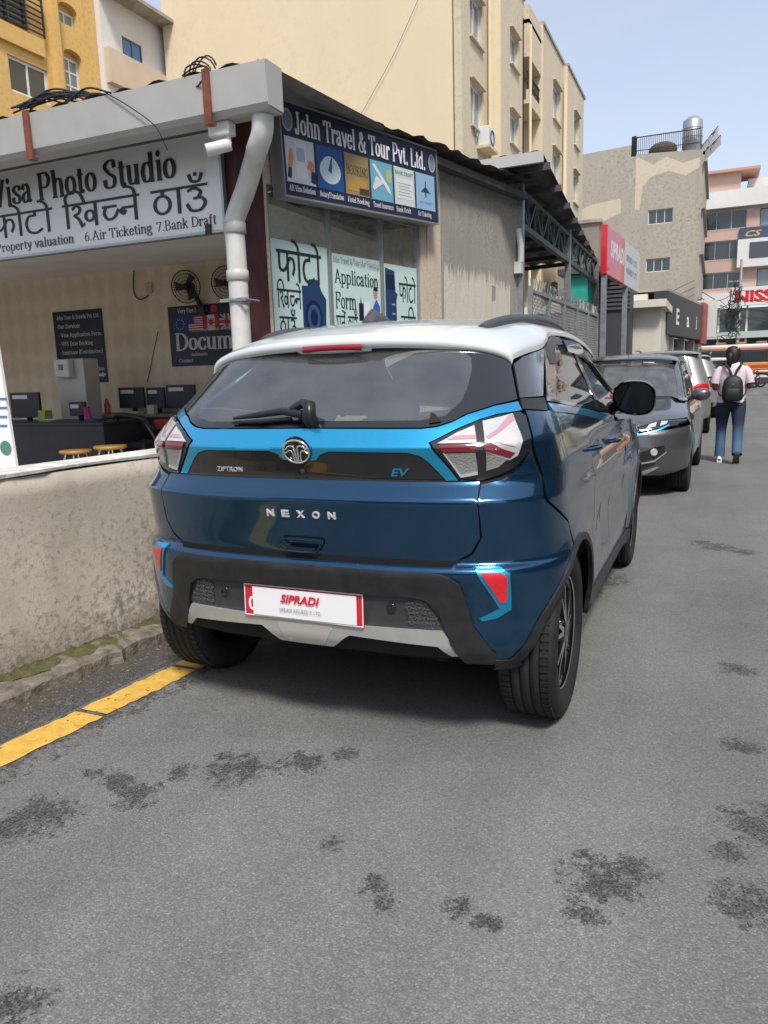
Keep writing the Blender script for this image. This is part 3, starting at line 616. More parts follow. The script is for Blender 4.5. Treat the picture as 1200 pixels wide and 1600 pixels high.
M_KERB = mat('worn_kerb', (.085, .073, .058), .95, bump=1., bscale=45, var=.5, vscale=16, col2=(.235, .21, .17), detail=9)
M_YEL = mat('road_yellow', (.62, .375, .07), .75, var=.16, vscale=18, bump=.35, bscale=160)
def worn_holes(m, sc_, lo, hi):
    nt = m.node_tree; n = nt.nodes; L = nt.links; tc = n.new('ShaderNodeTexCoord'); a = n.new('ShaderNodeTexNoise'); a.inputs['Scale'].default_value = sc_; a.inputs['Detail'].default_value = 9; a.inputs['Roughness'].default_value = .8; L.new(tc.outputs['Object'], a.inputs['Vector'])
    mr = n.new('ShaderNodeMapRange'); mr.inputs[1].default_value = lo; mr.inputs[2].default_value = hi; mr.inputs[3].default_value = 1.; mr.inputs[4].default_value = 0.; L.new(a.outputs[0], mr.inputs[0]); L.new(mr.outputs[0], n['Principled BSDF'].inputs['Alpha'])
worn_holes(M_YEL, 24, .585, .62)
k = MB(); G = []; ys = np.concatenate([np.arange(-6, 3, .05), np.arange(3, 12, .4)])
for y in ys:
    j = .012 * math.sin(y * 9.1) + .010 * math.sin(y * 23.3 + 1) + rng.normal(0, .006); h = .062 + .008 * math.sin(y * 5.1) + rng.normal(0, .004); w = wx(y)
    G.append([(w - .02, y, h + .03), (w + .01, y, h + .02), (w + .07, y, h + .008), (w + .13 + j, y, h), (w + .148 + j * 1.2, y, h - .012), (w + .152 + j * 1.6, y, -.01)])
k.grid(G[::-1], False); struct('kerb', k, M_KERB)
ms = MB(); G = []
for y in np.arange(-6, 3, .025):
    w = wx(y); e = .055 + .022 * math.sin(y * 6.1) + .018 * math.sin(y * 17.7 + 2) + rng.normal(0, .008); G.append([(w + .004, y, .10 + rng.normal(0, .004)), (w + .012, y, .088), (w + .012 + e * .6, y, .080), (w + .012 + e, y, .069)])
ms.grid(G[::-1], True); tag(ms.build('moss', mat('moss', (.055, .056, .022), .95, bump=1., bscale=120, var=.5, vscale=22, col2=(.125, .125, .05), detail=8)), 'green moss growing along the foot of the low wall', 'moss', kind='stuff')
yl = MB(); G = []
for y in np.arange(-6, 11, .03):
    c = wx(y) + .155; e0 = rng.normal(0, .004); e1 = rng.normal(0, .004); G.append([(c + .285 + e0, y, .004), (c + .435 + e1, y, .004)])
_cut = [i for i in range(len(G) - 1) if abs((i * .03 - 6) - .02) > .0]
for i in range(len(G) - 1):
    a, b_ = G[i], G[i + 1]; yy = -6 + i * .03
    if any(abs(yy - q) < .016 for q in (-.21, .33, 1.4, -1.3)): b_ = [(p[0], p[1] - .0255, p[2]) for p in b_]
    yl.add([a[0], a[1], b_[1], b_[0]], [(0, 1, 2, 3)])
struct('yellow_road_line', yl, M_YEL)
fc = MB(); fc.box(-9, -1.75, 1.2, 9, .0, .25); struct('shop_forecourt', fc, mat('forecourt_cement', (.44, .42, .39), .85, var=.2, vscale=3, bump=.2))
# grit lying in the gutter
gr = MB()
for i in range(420):
    y = rng.uniform(-2.2, 2.2); x = wx(y) + .17 + abs(rng.normal(0, .09)); r_ = rng.uniform(.003, .009); ph = rng.uniform(0, 6.3)
    P = [(x + r_ * math.cos(ph + q * 2.1), y + r_ * math.sin(ph + q * 2.1), .001) for q in range(3)]; gr.add(P + [(x, y, r_ * .9)], [(0, 1, 3), (1, 2, 3), (2, 0, 3)])
tag(gr.build('gutter_grit', mat('grit', (.16, .145, .12), .9, var=.4, vscale=40)), 'loose grit and crumbs in the gutter by the kerb', 'grit', kind='stuff')
# low boundary wall
lw = thing('boundary_wall', 'low stained plaster wall with white coping, along the kerb left of the blue SUV', 'wall', (wx(0), 0, 0))
m = MB(); ys = np.concatenate([np.arange(-6, 2.55, .09), [2.55]]); G = []
for y in ys:
    row = []
    for z in np.linspace(0, .95, 12): row.append((wx(y) + .006 * math.sin(y * 3 + z * 7) + rng.normal(0, .0022), y, z))
    G.append(row + [(wx(y) - .18, y, .95), (wx(y) - .18, y, 0)])
m.grid(G[::-1], True); m.poly([G[0][i] for i in range(len(G[0]))]); m.poly(G[-1][::-1]); m.build('wall_face', M_LOWWALL, lw)
m = MB(); G = []
for y in ys:
    e = rng.normal(0, .003); d = .006 * math.sin(y * 4.3); G.append([(wx(y) - .19, y, .949), (wx(y) - .19, y, .98), (wx(y) + .002 + e, y, .98 + d * .3), (wx(y) + .012 + e, y, .973 + d * .3), (wx(y) + .010 + e, y, .957 + d), (wx(y) - .19, y, .949)])
m.grid(G, False); m.poly(G[0][:-1]); m.poly(G[-1][:-1][::-1]); m.build('coping', mat('white_coping', (.56, .54, .50), .85, var=.3, vscale=12, bump=.3), lw)
# ------------------------------------------------------------------ flat walls with openings
def wall_face(bd, outline, holes, depth, name, m, parent, back=True):
    v, f = fill2d([outline] + holes, 1e6); mb = MB(); F = [bd.p(x, y) for x, y in v]; B = [p - bd.n * depth for p in F]
    mb.add(F, [tuple(t) for t in f])
    if back: mb.add(B, [tuple(t)[::-1] for t in f])
    for a, b in rim_edges(f.tolist()): mb.add([F[a], F[b], B[b], B[a]], [(1, 0, 3, 2)])
    return mb.build(name, m, parent)
def rect(x0, x1, y0, y1): return [(x0, y0), (x1, y0), (x1, y1), (x0, y1)]
def window(bd, x0, x1, y0, y1, parent, fm, gm, cols=2, rows=1, dep=.08, fw=.05, name='window'):
    """frame bars as the window, each pane a sub-part; set dep behind the wall face"""
    F = MB(); z = -dep
    def bx(a, b, c, d, t0, t1): F.obox(bd.p(a, c) + bd.n * t0, bd.ux * (b - a), bd.uy * (d - c), bd.n * (t1 - t0))
    bx(x0, x1, y0, y0 + fw, z, z + .05); bx(x0, x1, y1 - fw, y1, z, z + .05); bx(x0, x0 + fw, y0 + fw, y1 - fw, z, z + .05); bx(x1 - fw, x1, y0 + fw, y1 - fw, z, z + .05)
    cw = (x1 - x0) / cols; rh = (y1 - y0) / rows
    for c in range(1, cols): bx(x0 + c * cw - fw * .4, x0 + c * cw + fw * .4, y0 + fw, y1 - fw, z + .002, z + .045)
    for r_ in range(1, rows): bx(x0 + fw, x1 - fw, y0 + r_ * rh - fw * .4, y0 + r_ * rh + fw * .4, z + .004, z + .04)
    w = F.build(name, fm, parent)
    for c in range(cols):
        for r_ in range(rows):
            g = MB(); a, b, cc, d = x0 + c * cw + fw * .38, x0 + (c + 1) * cw - fw * .38, y0 + r_ * rh + fw * .38, y0 + (r_ + 1) * rh - fw * .38
            o = z + .018 + .006 * (c % 2); g.add([bd.p(a, cc) + bd.n * o, bd.p(b, cc) + bd.n * o, bd.p(b, d) + bd.n * o, bd.p(a, d) + bd.n * o], [(0, 1, 2, 3)])
            g.build('pane', gm, w)
    return w
def corrugated(o, along, across, up, n_waves, amp, name, m, parent, nseg=1, sag=0., rag=0.):
    """sheet: 'along' is the ridge direction vector (length), 'across' the wavy direction vector"""
    o, along, across = (np.array(q, float) for q in (o, along, across)); up = unit(up); G = []
    N = n_waves * 6
    for i in range(N + 1):
        t = i / N; h = amp * math.sin(t * n_waves * 2 * math.pi); e = rag * rng.normal()
        G.append([o + across * t + along * s_ + up * (h - sag * 4 * s_ * (1 - s_)) + unit(along) * (e if s_ == 0 else 0) for s_ in np.linspace(0, 1, nseg + 1)])
    mb = MB(); mb.grid(G, True); H = [[p - up * .004 for p in r_] for r_ in G]; mb.grid([r_[::-1] for r_ in H], True)
    return mb.build(name, m, parent)
# ------------------------------------------------------------------ the corner shop
SA = V(-2.0, 2.71, 0); sa = V(math.sin(R(12)), math.cos(R(12)), 0); sn = V(sa[1], -sa[0], 0); UP = V(0, 0, 1)
shop = thing('corner_shop', 'single storey corner shop with open front, grey gutter fascia and maroon corner pillar', 'shop', (-2.0, 2.71, 0))
M_MAROON = mat('maroon_paint', (.085, .028, .03), .55, var=.25, vscale=6)
M_WALLP = None
def wallpaper():
    m = mat('cream_wallpaper', (.55, .46, .34), .7); nt = m.node_tree; n = nt.nodes; L = nt.links; b = n['Principled BSDF']
    tc = n.new('ShaderNodeTexCoord'); sp = n.new('ShaderNodeSeparateXYZ'); L.new(tc.outputs['Object'], sp.inputs[0])
    def mth(op, a, c=None):
        q = n.new('ShaderNodeMath'); q.operation = op
        for i, v in enumerate((a, c)):
            if v is None: continue
            if isinstance(v, (int, float)): q.inputs[i].default_value = v
            else: L.new(v, q.inputs[i])
        return q.outputs[0]
    sw = mth('MULTIPLY', mth('SINE', mth('MULTIPLY', sp.outputs[2], 9.)), .10)
    st = mth('SINE', mth('MULTIPLY', mth('ADD', sp.outputs[0], sw), 13.)); st2 = mth('SINE', mth('MULTIPLY', mth('SUBTRACT', sp.outputs[0], sw), 13.))
    v = mth('MULTIPLY', st, st2); r = n.new('ShaderNodeValToRGB'); e = r.color_ramp.elements; e[0].position = .32; e[1].position = .62; e[0].color = (.68, .58, .44, 1); e[1].color = (.75, .66, .53, 1)
    nz = n.new('ShaderNodeTexNoise'); nz.inputs['Scale'].default_value = 9; nz.inputs['Detail'].default_value = 6; L.new(tc.outputs['Object'], nz.inputs['Vector'])
    L.new(mth('ADD', mth('MULTIPLY', v, .35), mth('MULTIPLY', nz.outputs[0], .95)), r.inputs[0]); L.new(r.outputs[0], b.inputs['Base Color']); return m
M_WALLP = wallpaper(); M_CEIL = mat('ceiling_board', (.78, .77, .75), .8, var=.08, vscale=2)
BY = 5.5; SF = .25
def box_part(name, m, parent, *b, **k):
    q = MB(); q.box(*b); return q.build(name, m, parent, **k)
box_part('back_wall', M_WALLP, shop, -9, -1.45, BY, BY + .12, SF, 2.9)
box_part('end_wall', M_WALLP, shop, -9.12, -9, 2.7, BY + .12, SF, 2.9)
box_part('floor_slab', mat('shop_floor', (.38, .36, .33), .5, var=.15), shop, -9, -2.15, 2.65, BY, .252, .27)
box_part('ceiling', M_CEIL, shop, -9, -2.1, 2.92, BY, 2.78, 2.84)
box_part('front_beam', mat('beam_dark', (.05, .048, .05), .7), shop, -9, -2.12, 2.74, 2.9, 2.50, 3.1)
box_part('soffit', mat('soffit_dark', (.03, .03, .035), .8), shop, -9, -1.62, 2.36, 2.72, 3.27, 3.31)
# corner pillar
q = MB(); q.obox(SA - sn * .16 + V(0, 0, .0), sn * .16, sa * .27, UP * 3.3); q.build('corner_pillar', M_MAROON, shop, bevel=.008)
# side wall with its window
def SP(l, z, off=0.): return SA + sa * l + sn * off + UP * z
SB = Board(SP(0, 0), sa, UP)
M_CEMENT = stain('cement_render', (.29, .272, .243), (.37, .35, .315), (.18, .168, .148))
M_CREAMW = stain('cream_render', (.56, .47, .37), (.64, .55, .44), (.34, .27, .2))
wall_face(SB, rect(.27, 2.64, 0, 3.45), [rect(.30, 2.54, 1.62, 2.86)], .10, 'side_wall', M_CREAMW, shop)
m = MB(); m.obox(SP(2.645, 0, -.1), sa * .26, sn * .112, UP * 3.5); m.build('window_pier', M_CREAMW, shop)
pts = [(2.905, 0), (4.82, 0), (4.82, 3.62)] + [(4.82 - i * .12, 3.62 - .012 * i + .02 * math.sin(i * 1.3)) for i in range(1, 16)] + [(2.905, 3.45)]
wall_face(SB, pts, [], .12, 'rendered_wall', M_CEMENT, shop)
# flaking white paint low on the render: ragged drips
pb_ = MB(); top = [(2.97, 1.0)]; x = 2.97
while x < 4.58:
    w = rng.uniform(.012, .035); h = 2.50 + rng.normal(0, .03) - .05 * (x > 4.3); top += [(x + w * .2, h - rng.uniform(.04, .16)), (x + w * .5, h)]; x += w
top += [(4.58, 2.3), (4.56, 1.0)]
v, f = fill2d([top, [(4.08, 2.18), (4.18, 2.2), (4.19, 2.36), (4.09, 2.37)]], 1e6); pb_.add([SP(a, b, .004) for a, b in v], [tuple(t) for t in f]); pb_.build('flaking_paint', stain('flaking_white', (.60, .55, .47), (.70, .66, .58), (.30, .25, .20), sc_=9), shop)
M_ALU = mat('aluminium_frame', (.42, .44, .45), .4, .6)
sw = MB(); fw = .035
for l in (.30, 1.07, 1.86, 2.505): sw.obox(SP(l, 1.62, -.07), sa * fw, sn * .05, UP * 1.24)
for z in (1.62, 2.825): sw.obox(SP(.30, z, -.068), sa * 2.24, sn * .046, UP * fw)
sw_ = sw.build('side_window', M_ALU, shop)
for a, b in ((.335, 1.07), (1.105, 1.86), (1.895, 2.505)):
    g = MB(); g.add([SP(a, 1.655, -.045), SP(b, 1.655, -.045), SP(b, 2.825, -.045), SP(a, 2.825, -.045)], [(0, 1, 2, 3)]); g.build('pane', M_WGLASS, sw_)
# roof: corrugated sheets, gutter fascia with straps
M_TIN = mat('weathered_tin', (.21, .21, .20), .6, .35, var=.3, vscale=2.5); M_FASC = mat('grey_gutter_paint', (.40, .395, .375), .5, var=.07, vscale=3)
RS = shop
pr_ = SP(0, 0, .2)
q = MB(); O = V(-9, 2.22, 3.385); N = 150; G = []
for i in range(N + 1):
    t = i / N; x = -9 + 7.55 * t; h = .018 * math.sin(i * 2 * math.pi / 6)
    xe = x + (0.9 if t > .999 else 0) ; G.append([V(x, 2.20, 3.39 + h), V(x, 4.0, 3.52 + h), V(x, 6.3, 3.70 + h)])
q.grid(G); q.grid([[p - V(0, 0, .006) for p in r_][::-1] for r_ in G]); q.build('roof_sheet', M_TIN, shop)
# side eave: sheet edge that sags between rafters
q = MB(); G = []
for i in range(85):
    l = -.02 + i * .06; z = 3.55 + .015 * math.sin(l * 3.1) + .014 * math.sin(l * 2 * math.pi / .36) + .028 * max(0, l - 1.5); G.append([SP(l, z, .22 + .012 * math.sin(i * 1.7)), SP(l, z + .01, .1), SP(l, z + .04, -.6)])
q.grid(G[::-1]); q.grid([[p - UP * .006 for p in r_][::-1] for r_ in G[::-1]]); q.build('side_roof_sheet', mat('dark_tin', (.10, .095, .085), .7, .2, var=.35, vscale=4), shop)
q = MB(); q.obox(SP(-.2, 3.44, .02), sa * 5.0, sn * .12, UP * .07); q.build('eave_beam', mat('beam_steel', (.09, .085, .08), .6, .3), shop)
q = MB()
prof = [(2.20, 3.085), (2.175, 3.12), (2.165, 3.37), (2.19, 3.375), (2.21, 3.12), (2.34, 3.11), (2.34, 3.375), (2.35, 3.375), (2.35, 3.085)]
q.prism([V(-9, y, z) for y, z in prof], V(7.62, 0, 0)); q.build('gutter_fascia', M_FASC, shop)
q = MB(); q.obox(V(-1.376, 2.168, 3.10), V(.004, 0, 0), V(0, .19, 0), V(0, 0, .27)); q.build('gutter_end', mat('gutter_end_white', (.40, .40, .39), .5), shop)
for u, v in ((45, 215), (325, 160)):
    p = at_y(u, v, 2.16); q = MB(); q.obox(V(p[0] - .028, 2.145, 3.06), V(.055, 0, 0), V(0, .018, 0), V(0, 0, .325)); q.obox(V(p[0] - .028, 2.145, 3.04), V(.055, 0, 0), V(0, .06, 0), V(0, 0, .02)); q.build('gutter_strap', mat('rusty_strap', (.19, .055, .035), .7, var=.3, vscale=12), shop)
# downpipe
P0 = at_y(425, 195, 2.34); pth = catmull([V(-1.50, 2.30, 3.09), V(-1.52, 2.31, 2.98), V(-1.60, 2.36, 2.90), at_y(400, 240, 2.50), at_y(384, 295, 2.57), V(-1.975, 2.59, 2.5), V(-1.975, 2.59, 2.3), V(-1.975, 2.59, 1.4), V(-1.975, 2.59, .2)], 5)
q = MB(); q.tube(pth, .074, 16); dp = q.build('downpipe', mat('white_pvc', (.62, .62, .59), .4, var=.12, vscale=4), shop)
for z in (2.46, 2.12): q = MB(); q.lathe([(.076, -.04), (.084, -.035), (.084, .035), (.076, .04)], (-1.975, 2.59, z), (0, 0, 1), 18); q.build('pipe_collar', mat('pvc_grey', (.5, .5, .48), .4), dp)
q = MB(); zc = at_y(380, 467, 2.5)[2]; q.lathe([(.083, -.015), (.09, -.012), (.09, .012), (.083, .015)], (-1.975, 2.59, zc), (0, 0, 1), 18); q.box(-2.09, -1.86, 2.505, 2.515, zc - .012, zc + .012); q.tube([(-1.87, 2.51, zc), (-1.87, 2.7, zc)], .008, 6); q.build('pipe_clamp', M_STEEL, dp)
# ------------------------------------------------------------------ signs on the shop
M_SIGNW = mat('sign_white', (.86, .87, .87), .35, var=.05, vscale=2, bump=.12, bscale=2.2); M_INK = mat('sign_ink', (.03, .032, .038), .45); M_NAVYS = mat('sign_navy', (.022, .032, .07), .35)
vs_ = thing('studio_sign', 'long white photo studio signboard with black English and Devanagari lettering above the shop opening', 'sign', (-3.9, 2.7, 2.487))
B = Board((-5.6, 2.69, 2.487), (1, 0, 0), (0, 0, 1)); q = MB(); B.slab(q, 3.46, .70, .03); q.build('board', M_SIGNW, vs_)
q = MB()
for a, b, c, d in ((-.02, 3.48, -.02, 0), (-.02, 3.48, .70, .72), (-.02, 0, 0, .7), (3.46, 3.48, 0, .7)): q.obox(B.p(a, c) - B.n * .035, B.ux * (b - a), B.uy * (d - c), B.n * .045)
q.build('frame', M_ALU, vs_)
B.put(write('Visa Photo Studio', .30, .08, .024, width=2.03), 1.03, .425, 1).build('studio_lettering', M_INK, vs_)
B.put(write(['pha', 'oo', 'ta', 'oo', ' ', 'i', 'kha', 'cha', 'na', 'e', ' ', 'tha', 'aa', 'u', 'ndu'], .285, .055, .034, width=2.36, dev=True), .98, .165, 1).build('devanagari_lettering', M_INK, vs_)
for s_, x0, w_ in (('5.Property valuation', .93, 1.02), ('6.Air Ticketing', 2.06, .72), ('7.Bank Draft', 2.82, .58)): B.put(write(s_, .105, .055, .02, width=w_), x0, .045, 1).build('small_lettering', M_INK, vs_)
q = MB(); B.shape(q, [(3.20, .44), (3.26, .46), (3.33, .45), (3.32, .38), (3.24, .40)], 2); q.build('peeling_patch', mat('peel', (.72, .72, .72), .5), vs_)
q = MB(); q.obox(B.p(3.30, -.025) + B.n * .002, B.ux * .05, B.uy * .07, B.n * .02); q.build('corner_bracket', mat('bracket_dark', (.05, .03, .03), .6), vs_)
# travel agency board
ts = thing('travel_sign', 'navy travel agency signboard with six service pictures along the side of the shop', 'sign', tuple(SP(.27, 2.74)))
TB = Board(SP(.36, 2.76, .15), (SP(2.64, 2.86) - SP(.36, 2.76)), UP); TB.uy = unit(TB.uy - TB.ux * np.dot(TB.uy, TB.ux)); TB.n = np.cross(TB.ux, TB.uy); TW, TH = 2.28, .68
q = MB(); TB.slab(q, TW, TH, .12); q.build('board', M_NAVYS, ts)
q = MB()
for a, b, c, d in ((-.012, TW + .012, -.016, 0), (-.012, TW + .012, TH, TH + .016), (-.012, 0, 0, TH), (TW, TW + .012, 0, TH)): q.obox(TB.p(a, c) - TB.n * .124, TB.ux * (b - a), TB.uy * (d - c), TB.n * .13)
q.build('frame', M_ALU, ts)
TB.put(write('John Travel & Tour Pvt. Ltd.', .225, .078, .026, width=1.90), .165, .475, 1).build('title_lettering', M_WPAPER, ts)
for cx in (.08, TW - .085):
    q = MB(); TB.disc(q, cx, .555, .062, .085, 1); ro_ = q.build('roundel', mat('roundel_grey', (.42, .45, .5), .5), ts); q = MB(); TB.disc(q, cx, .555, .048, .066, 2); q.build('roundel_face', mat('roundel_blue', (.22, .26, .33), .5), ro_)
pw = (TW - .10) / 6; MP = lambda nm, c: mat('print_' + nm, c, .45)
for i in range(6):
    x0 = .03 + i * (pw + .008); x1 = x0 + pw - .02; y0, y1 = .11, .43
    bgc = [(.62, .66, .74), (.02, .09, .30), (.33, .24, .12), (.16, .42, .55), (.62, .68, .68), (.30, .48, .70)][i]
    q = MB(); TB.rect(q, x0, x1, y0, y1, 1); TB.rect(q, x0 - .006, x1 + .006, y0 - .006, y0, 1); TB.rect(q, x0 - .006, x1 + .006, y1, y1 + .006, 1)
    pc = q.build('picture', MP('bg%d' % i, bgc), ts); c = (x0 + x1) / 2; w = x1 - x0
    def add(shape, nm, col, lay=2):
        z = MB(); shape(z, lay); z.build('picture_detail', MP(nm, col), pc)
    if i == 0:
        add(lambda z, l: TB.rect(z, c - .06, c + .07, y0 + .03, y1 - .02, l), 'page', (.72, .76, .80)); add(lambda z, l: TB.rect(z, c - .045, c + .055, y0 + .16, y1 - .06, l), 'screen', (.38, .50, .60), 3)
        add(lambda z, l: (TB.shape(z, [(x0 + .02, y0 + .1), (x0 + .06, y0 + .1), (x0 + .09, y0 + .17), (x0 + .07, y0 + .25), (x0 + .04, y0 + .22)], l), TB.shape(z, [(x1 - .10, y0 + .12), (x1 - .02, y0 + .10), (x1 - .005, y0 + .15), (x1 - .06, y0 + .19)], l)), 'hand', (.70, .27, .10), 4)
        add(lambda z, l: (TB.shape(z, [(x0 + .005, y0 + .03), (x0 + .05, y0 + .02), (x0 + .06, y0 + .1), (x0 + .02, y0 + .1)], l), TB.shape(z, [(x1 - .06, y0 + .02), (x1 - .005, y0 + .01), (x1 - .005, y0 + .1), (x1 - .05, y0 + .1)], l)), 'cuff', (.03, .035, .05), 4)
    elif i == 1:
        add(lambda z, l: TB.disc(z, c, y0 + .14, w * .40, .10, l), 'pages', (.66, .72, .78)); add(lambda z, l: TB.disc(z, c, y0 + .16, w * .34, .095, l), 'globe', (.55, .66, .76), 3); add(lambda z, l: TB.shape(z, [(c - .03, y0 + .14), (c + .01, y0 + .12), (c + .03, y0 + .24), (c + .015, y0 + .25)], l), 'stamp', (.03, .08, .2), 4)
    elif i == 2:
        TB.put(write('BOOKING', .11, .05, .02, width=w * .9), x0 + w * .06, y0 + .16, 2).build('picture_lettering', MP('brown', (.08, .05, .03)), pc); add(lambda z, l: TB.shape(z, [(x0 + .03, y0 + .03), (x1 - .03, y0 + .02), (x1 - .04, y0 + .12), (c, y0 + .14), (x0 + .04, y0 + .10)], l), 'luggage', (.45, .28, .06)); add(lambda z, l: TB.rect(z, c + .02, x1 - .01, y0 + .01, y0 + .06, l), 'shadowbox', (.06, .05, .04), 3)
    elif i == 3:
        add(lambda z, l: TB.shape(z, [(x0 + .03, y1 - .03), (x0 + .06, y1 - .02), (x1 - .06, y0 + .12), (x1 - .03, y0 + .06), (x1 - .08, y0 + .08)], l), 'fuselage', (.75, .78, .80)); add(lambda z, l: TB.shape(z, [(x0 + .08, y1 - .12), (c + .03, y0 + .15), (x0 + .04, y0 + .07), (x0 + .02, y0 + .09)], l), 'wing', (.68, .72, .76), 3); add(lambda z, l: TB.disc(z, x1 - .06, y0 + .22, .05, .06, l), 'land', (.40, .50, .25))
    elif i == 4:
        TB.put(sans('BANK DRAFT', .05, width=w * .9, bold=.02), x0 + w * .05, y1 - .06, 2).build('picture_lettering', MP('green', (.05, .35, .22)), pc); add(lambda z, l: TB.rect(z, x0 + .03, x1 - .03, y0 + .05, y1 - .09, l), 'form', (.72, .76, .76)); add(lambda z, l: [TB.rect(z, x0 + .05, x1 - .06 - .03 * (k % 2), y0 + .08 + k * .026, y0 + .085 + k * .026, l) for k in range(5)], 'rules', (.35, .4, .42), 3)
    else:
        add(lambda z, l: (TB.shape(z, [(c - .008, y1 - .06), (c + .008, y1 - .06), (c + .012, y0 + .11), (c - .012, y0 + .11)], l), TB.shape(z, [(c - .09, y0 + .155), (c + .09, y0 + .155), (c + .02, y0 + .20), (c - .02, y0 + .20)], l)), 'jet', (.05, .07, .12)); TB.put(sans('AIR TICKET', .03, width=w * .7), x0 + w * .15, y0 + .05, 2).build('picture_lettering', MP('blue', (.1, .2, .45)), pc)
    TB.put(write(['All Visa Solution', 'Notary/Translation', 'Hotel Booking', 'Travel Insurance', 'Bank Draft', 'Air Ticketing'][i], .062, .06, .024, width=w * (.9 if i < 4 else .7)), x0 + w * .05, .04, 1).build('caption_lettering', M_WPAPER, ts)
# posters inside the side window
M_POST = mat('poster_pale_cyan', (.56, .72, .70), .45); M_PINK_ = mat('poster_ink', (.02, .035, .04), .5)
def poster(name, label, l0, l1, z0, z1):
    t = thing(name, label, 'poster', tuple(SP(l0, z0, -.06)), 0, 'posters in the side window'); b = Board(SP(l0, z0, -.034), sa, UP); q = MB(); b.slab(q, l1 - l0, z1 - z0, .004); q.build('sheet', M_POST, t); return t, b, l1 - l0, z1 - z0
t, b, w, h = poster('window_poster', 'pale window poster with a big blue camera, nearest the maroon pillar', .35, 1.055, 1.66, 2.46)
b.put(write(['pha', 'oo', 'ta', 'oo'], .36, .058, .036, width=w * .80, dev=True), w * .08, h - .31, 1).build('big_lettering', M_PINK_, t)
b.put(write(['i', 'kha', 'cha', 'na', 'e'], .22, .058, .036, width=w * .42, dev=True), w * .06, h - .53, 1).build('lettering', M_PINK_, t)
b.put(write(['tha', 'aa', 'u', 'ndu'], .22, .058, .036, width=w * .30, dev=True), w * .08, h - .75, 1).build('lettering', M_PINK_, t)
M_CB = mat('camera_blue', (.02, .055, .15), .4); M_CB2 = mat('camera_dark', (.012, .02, .05), .4); M_CB3 = mat('lens_blue', (.03, .11, .28), .3)
q = MB(); b.shape(q, [(w * .50, .10), (w * .93, .14), (w * .95, .36), (w * .86, .43), (w * .80, .52), (w * .64, .52), (w * .60, .46), (w * .50, .46)], 1); cb = q.build('camera_picture', M_CB, t)
q = MB(); b.disc(q, w * .70, .20, .115, .145, 2); q.build('lens_ring', M_CB2, cb); q = MB(); b.disc(q, w * .70, .20, .085, .11, 3); q.build('lens_glass', M_CB3, cb); q = MB(); b.disc(q, w * .70, .20, .05, .07, 4); q.build('lens_eye', M_CB2, cb)
t, b, w, h = poster('window_poster', 'pale window poster reading Application Form, between the two camera and copier posters', 1.11, 1.845, 1.66, 2.43)
b.put(write('John Travel & Tour (Air Ticketing)', .07, .05, .02, width=w * .94), w * .03, h - .075, 1).build('lettering', mat('ink_grey', (.12, .18, .2), .5), t)
b.put(write('Application', .17, .06, .022, width=w * .90), w * .05, h - .25, 1).build('big_lettering', M_PINK_, t); b.put(write('Form', .20, .06, .022, width=w * .42), w * .05, h - .47, 1).build('big_lettering', M_PINK_, t)
b.put(write(['bha', 'na', 'reph', 'e', ' ', 'tha', 'aa', 'u', 'ndu'], .19, .058, .036, width=w * .44, dev=True), w * .05, h - .66, 1).build('lettering', M_PINK_, t)
q = MB(); b.rect(q, w * .52, w * .62, .20, .36, 1); b.shape(q, [(w * .55, .36), (w * .58, .36), (w * .565, .42)], 1); q.build('box_picture', M_CB2, t); q = MB(); b.rect(q, w * .63, w * .76, .24, .38, 1); q.build('page_picture', M_WPAPER, t)
q = MB(); b.disc(q, w * .885, .46, .035, .05, 1); q.build('face_picture', mat('skin_print', (.45, .28, .18), .5), t); q = MB(); b.shape(q, [(w * .80, .1), (w * .97, .1), (w * .98, .34), (w * .90, .41), (w * .83, .34)], 1); q.build('shirt_picture', mat('shirt_print', (.04, .12, .5), .5), t); q = MB(); b.disc(q, w * .885, .485, .038, .04, 2, a0=0, a1=math.pi); q.build('hair_picture', M_CB2, t)
t, b, w, h = poster('window_poster', 'pale window poster with a dark blue photocopier, beside the rendered wall', 1.90, 2.495, 1.66, 2.42)
b.put(write(['pha', 'oo', 'ta', 'oo'], .27, .055, .036, width=w * .52, dev=True), w * .44, h - .34, 1).build('big_lettering', M_PINK_, t); b.put(write(['ka', 'i', 'pa'], .27, .055, .036, width=w * .46, dev=True), w * .48, h - .66, 1).build('big_lettering', M_PINK_, t)
q = MB(); b.shape(q, [(w * .04, .02), (w * .36, .02), (w * .36, .42), (w * .40, .48), (w * .34, .50), (w * .32, .70), (w * .05, .72)], 1); cb = q.build('copier_picture', M_CB, t); q = MB(); [b.rect(q, w * .22, w * .32, .10 + k * .09, .115 + k * .09, 2) for k in range(4)]; q.build('drawer_lines', mat('drawer_line', (.3, .36, .42), .5), cb); q = MB(); b.rect(q, w * .08, w * .30, .52, .66, 2); q.build('copier_tray', M_CB2, cb)
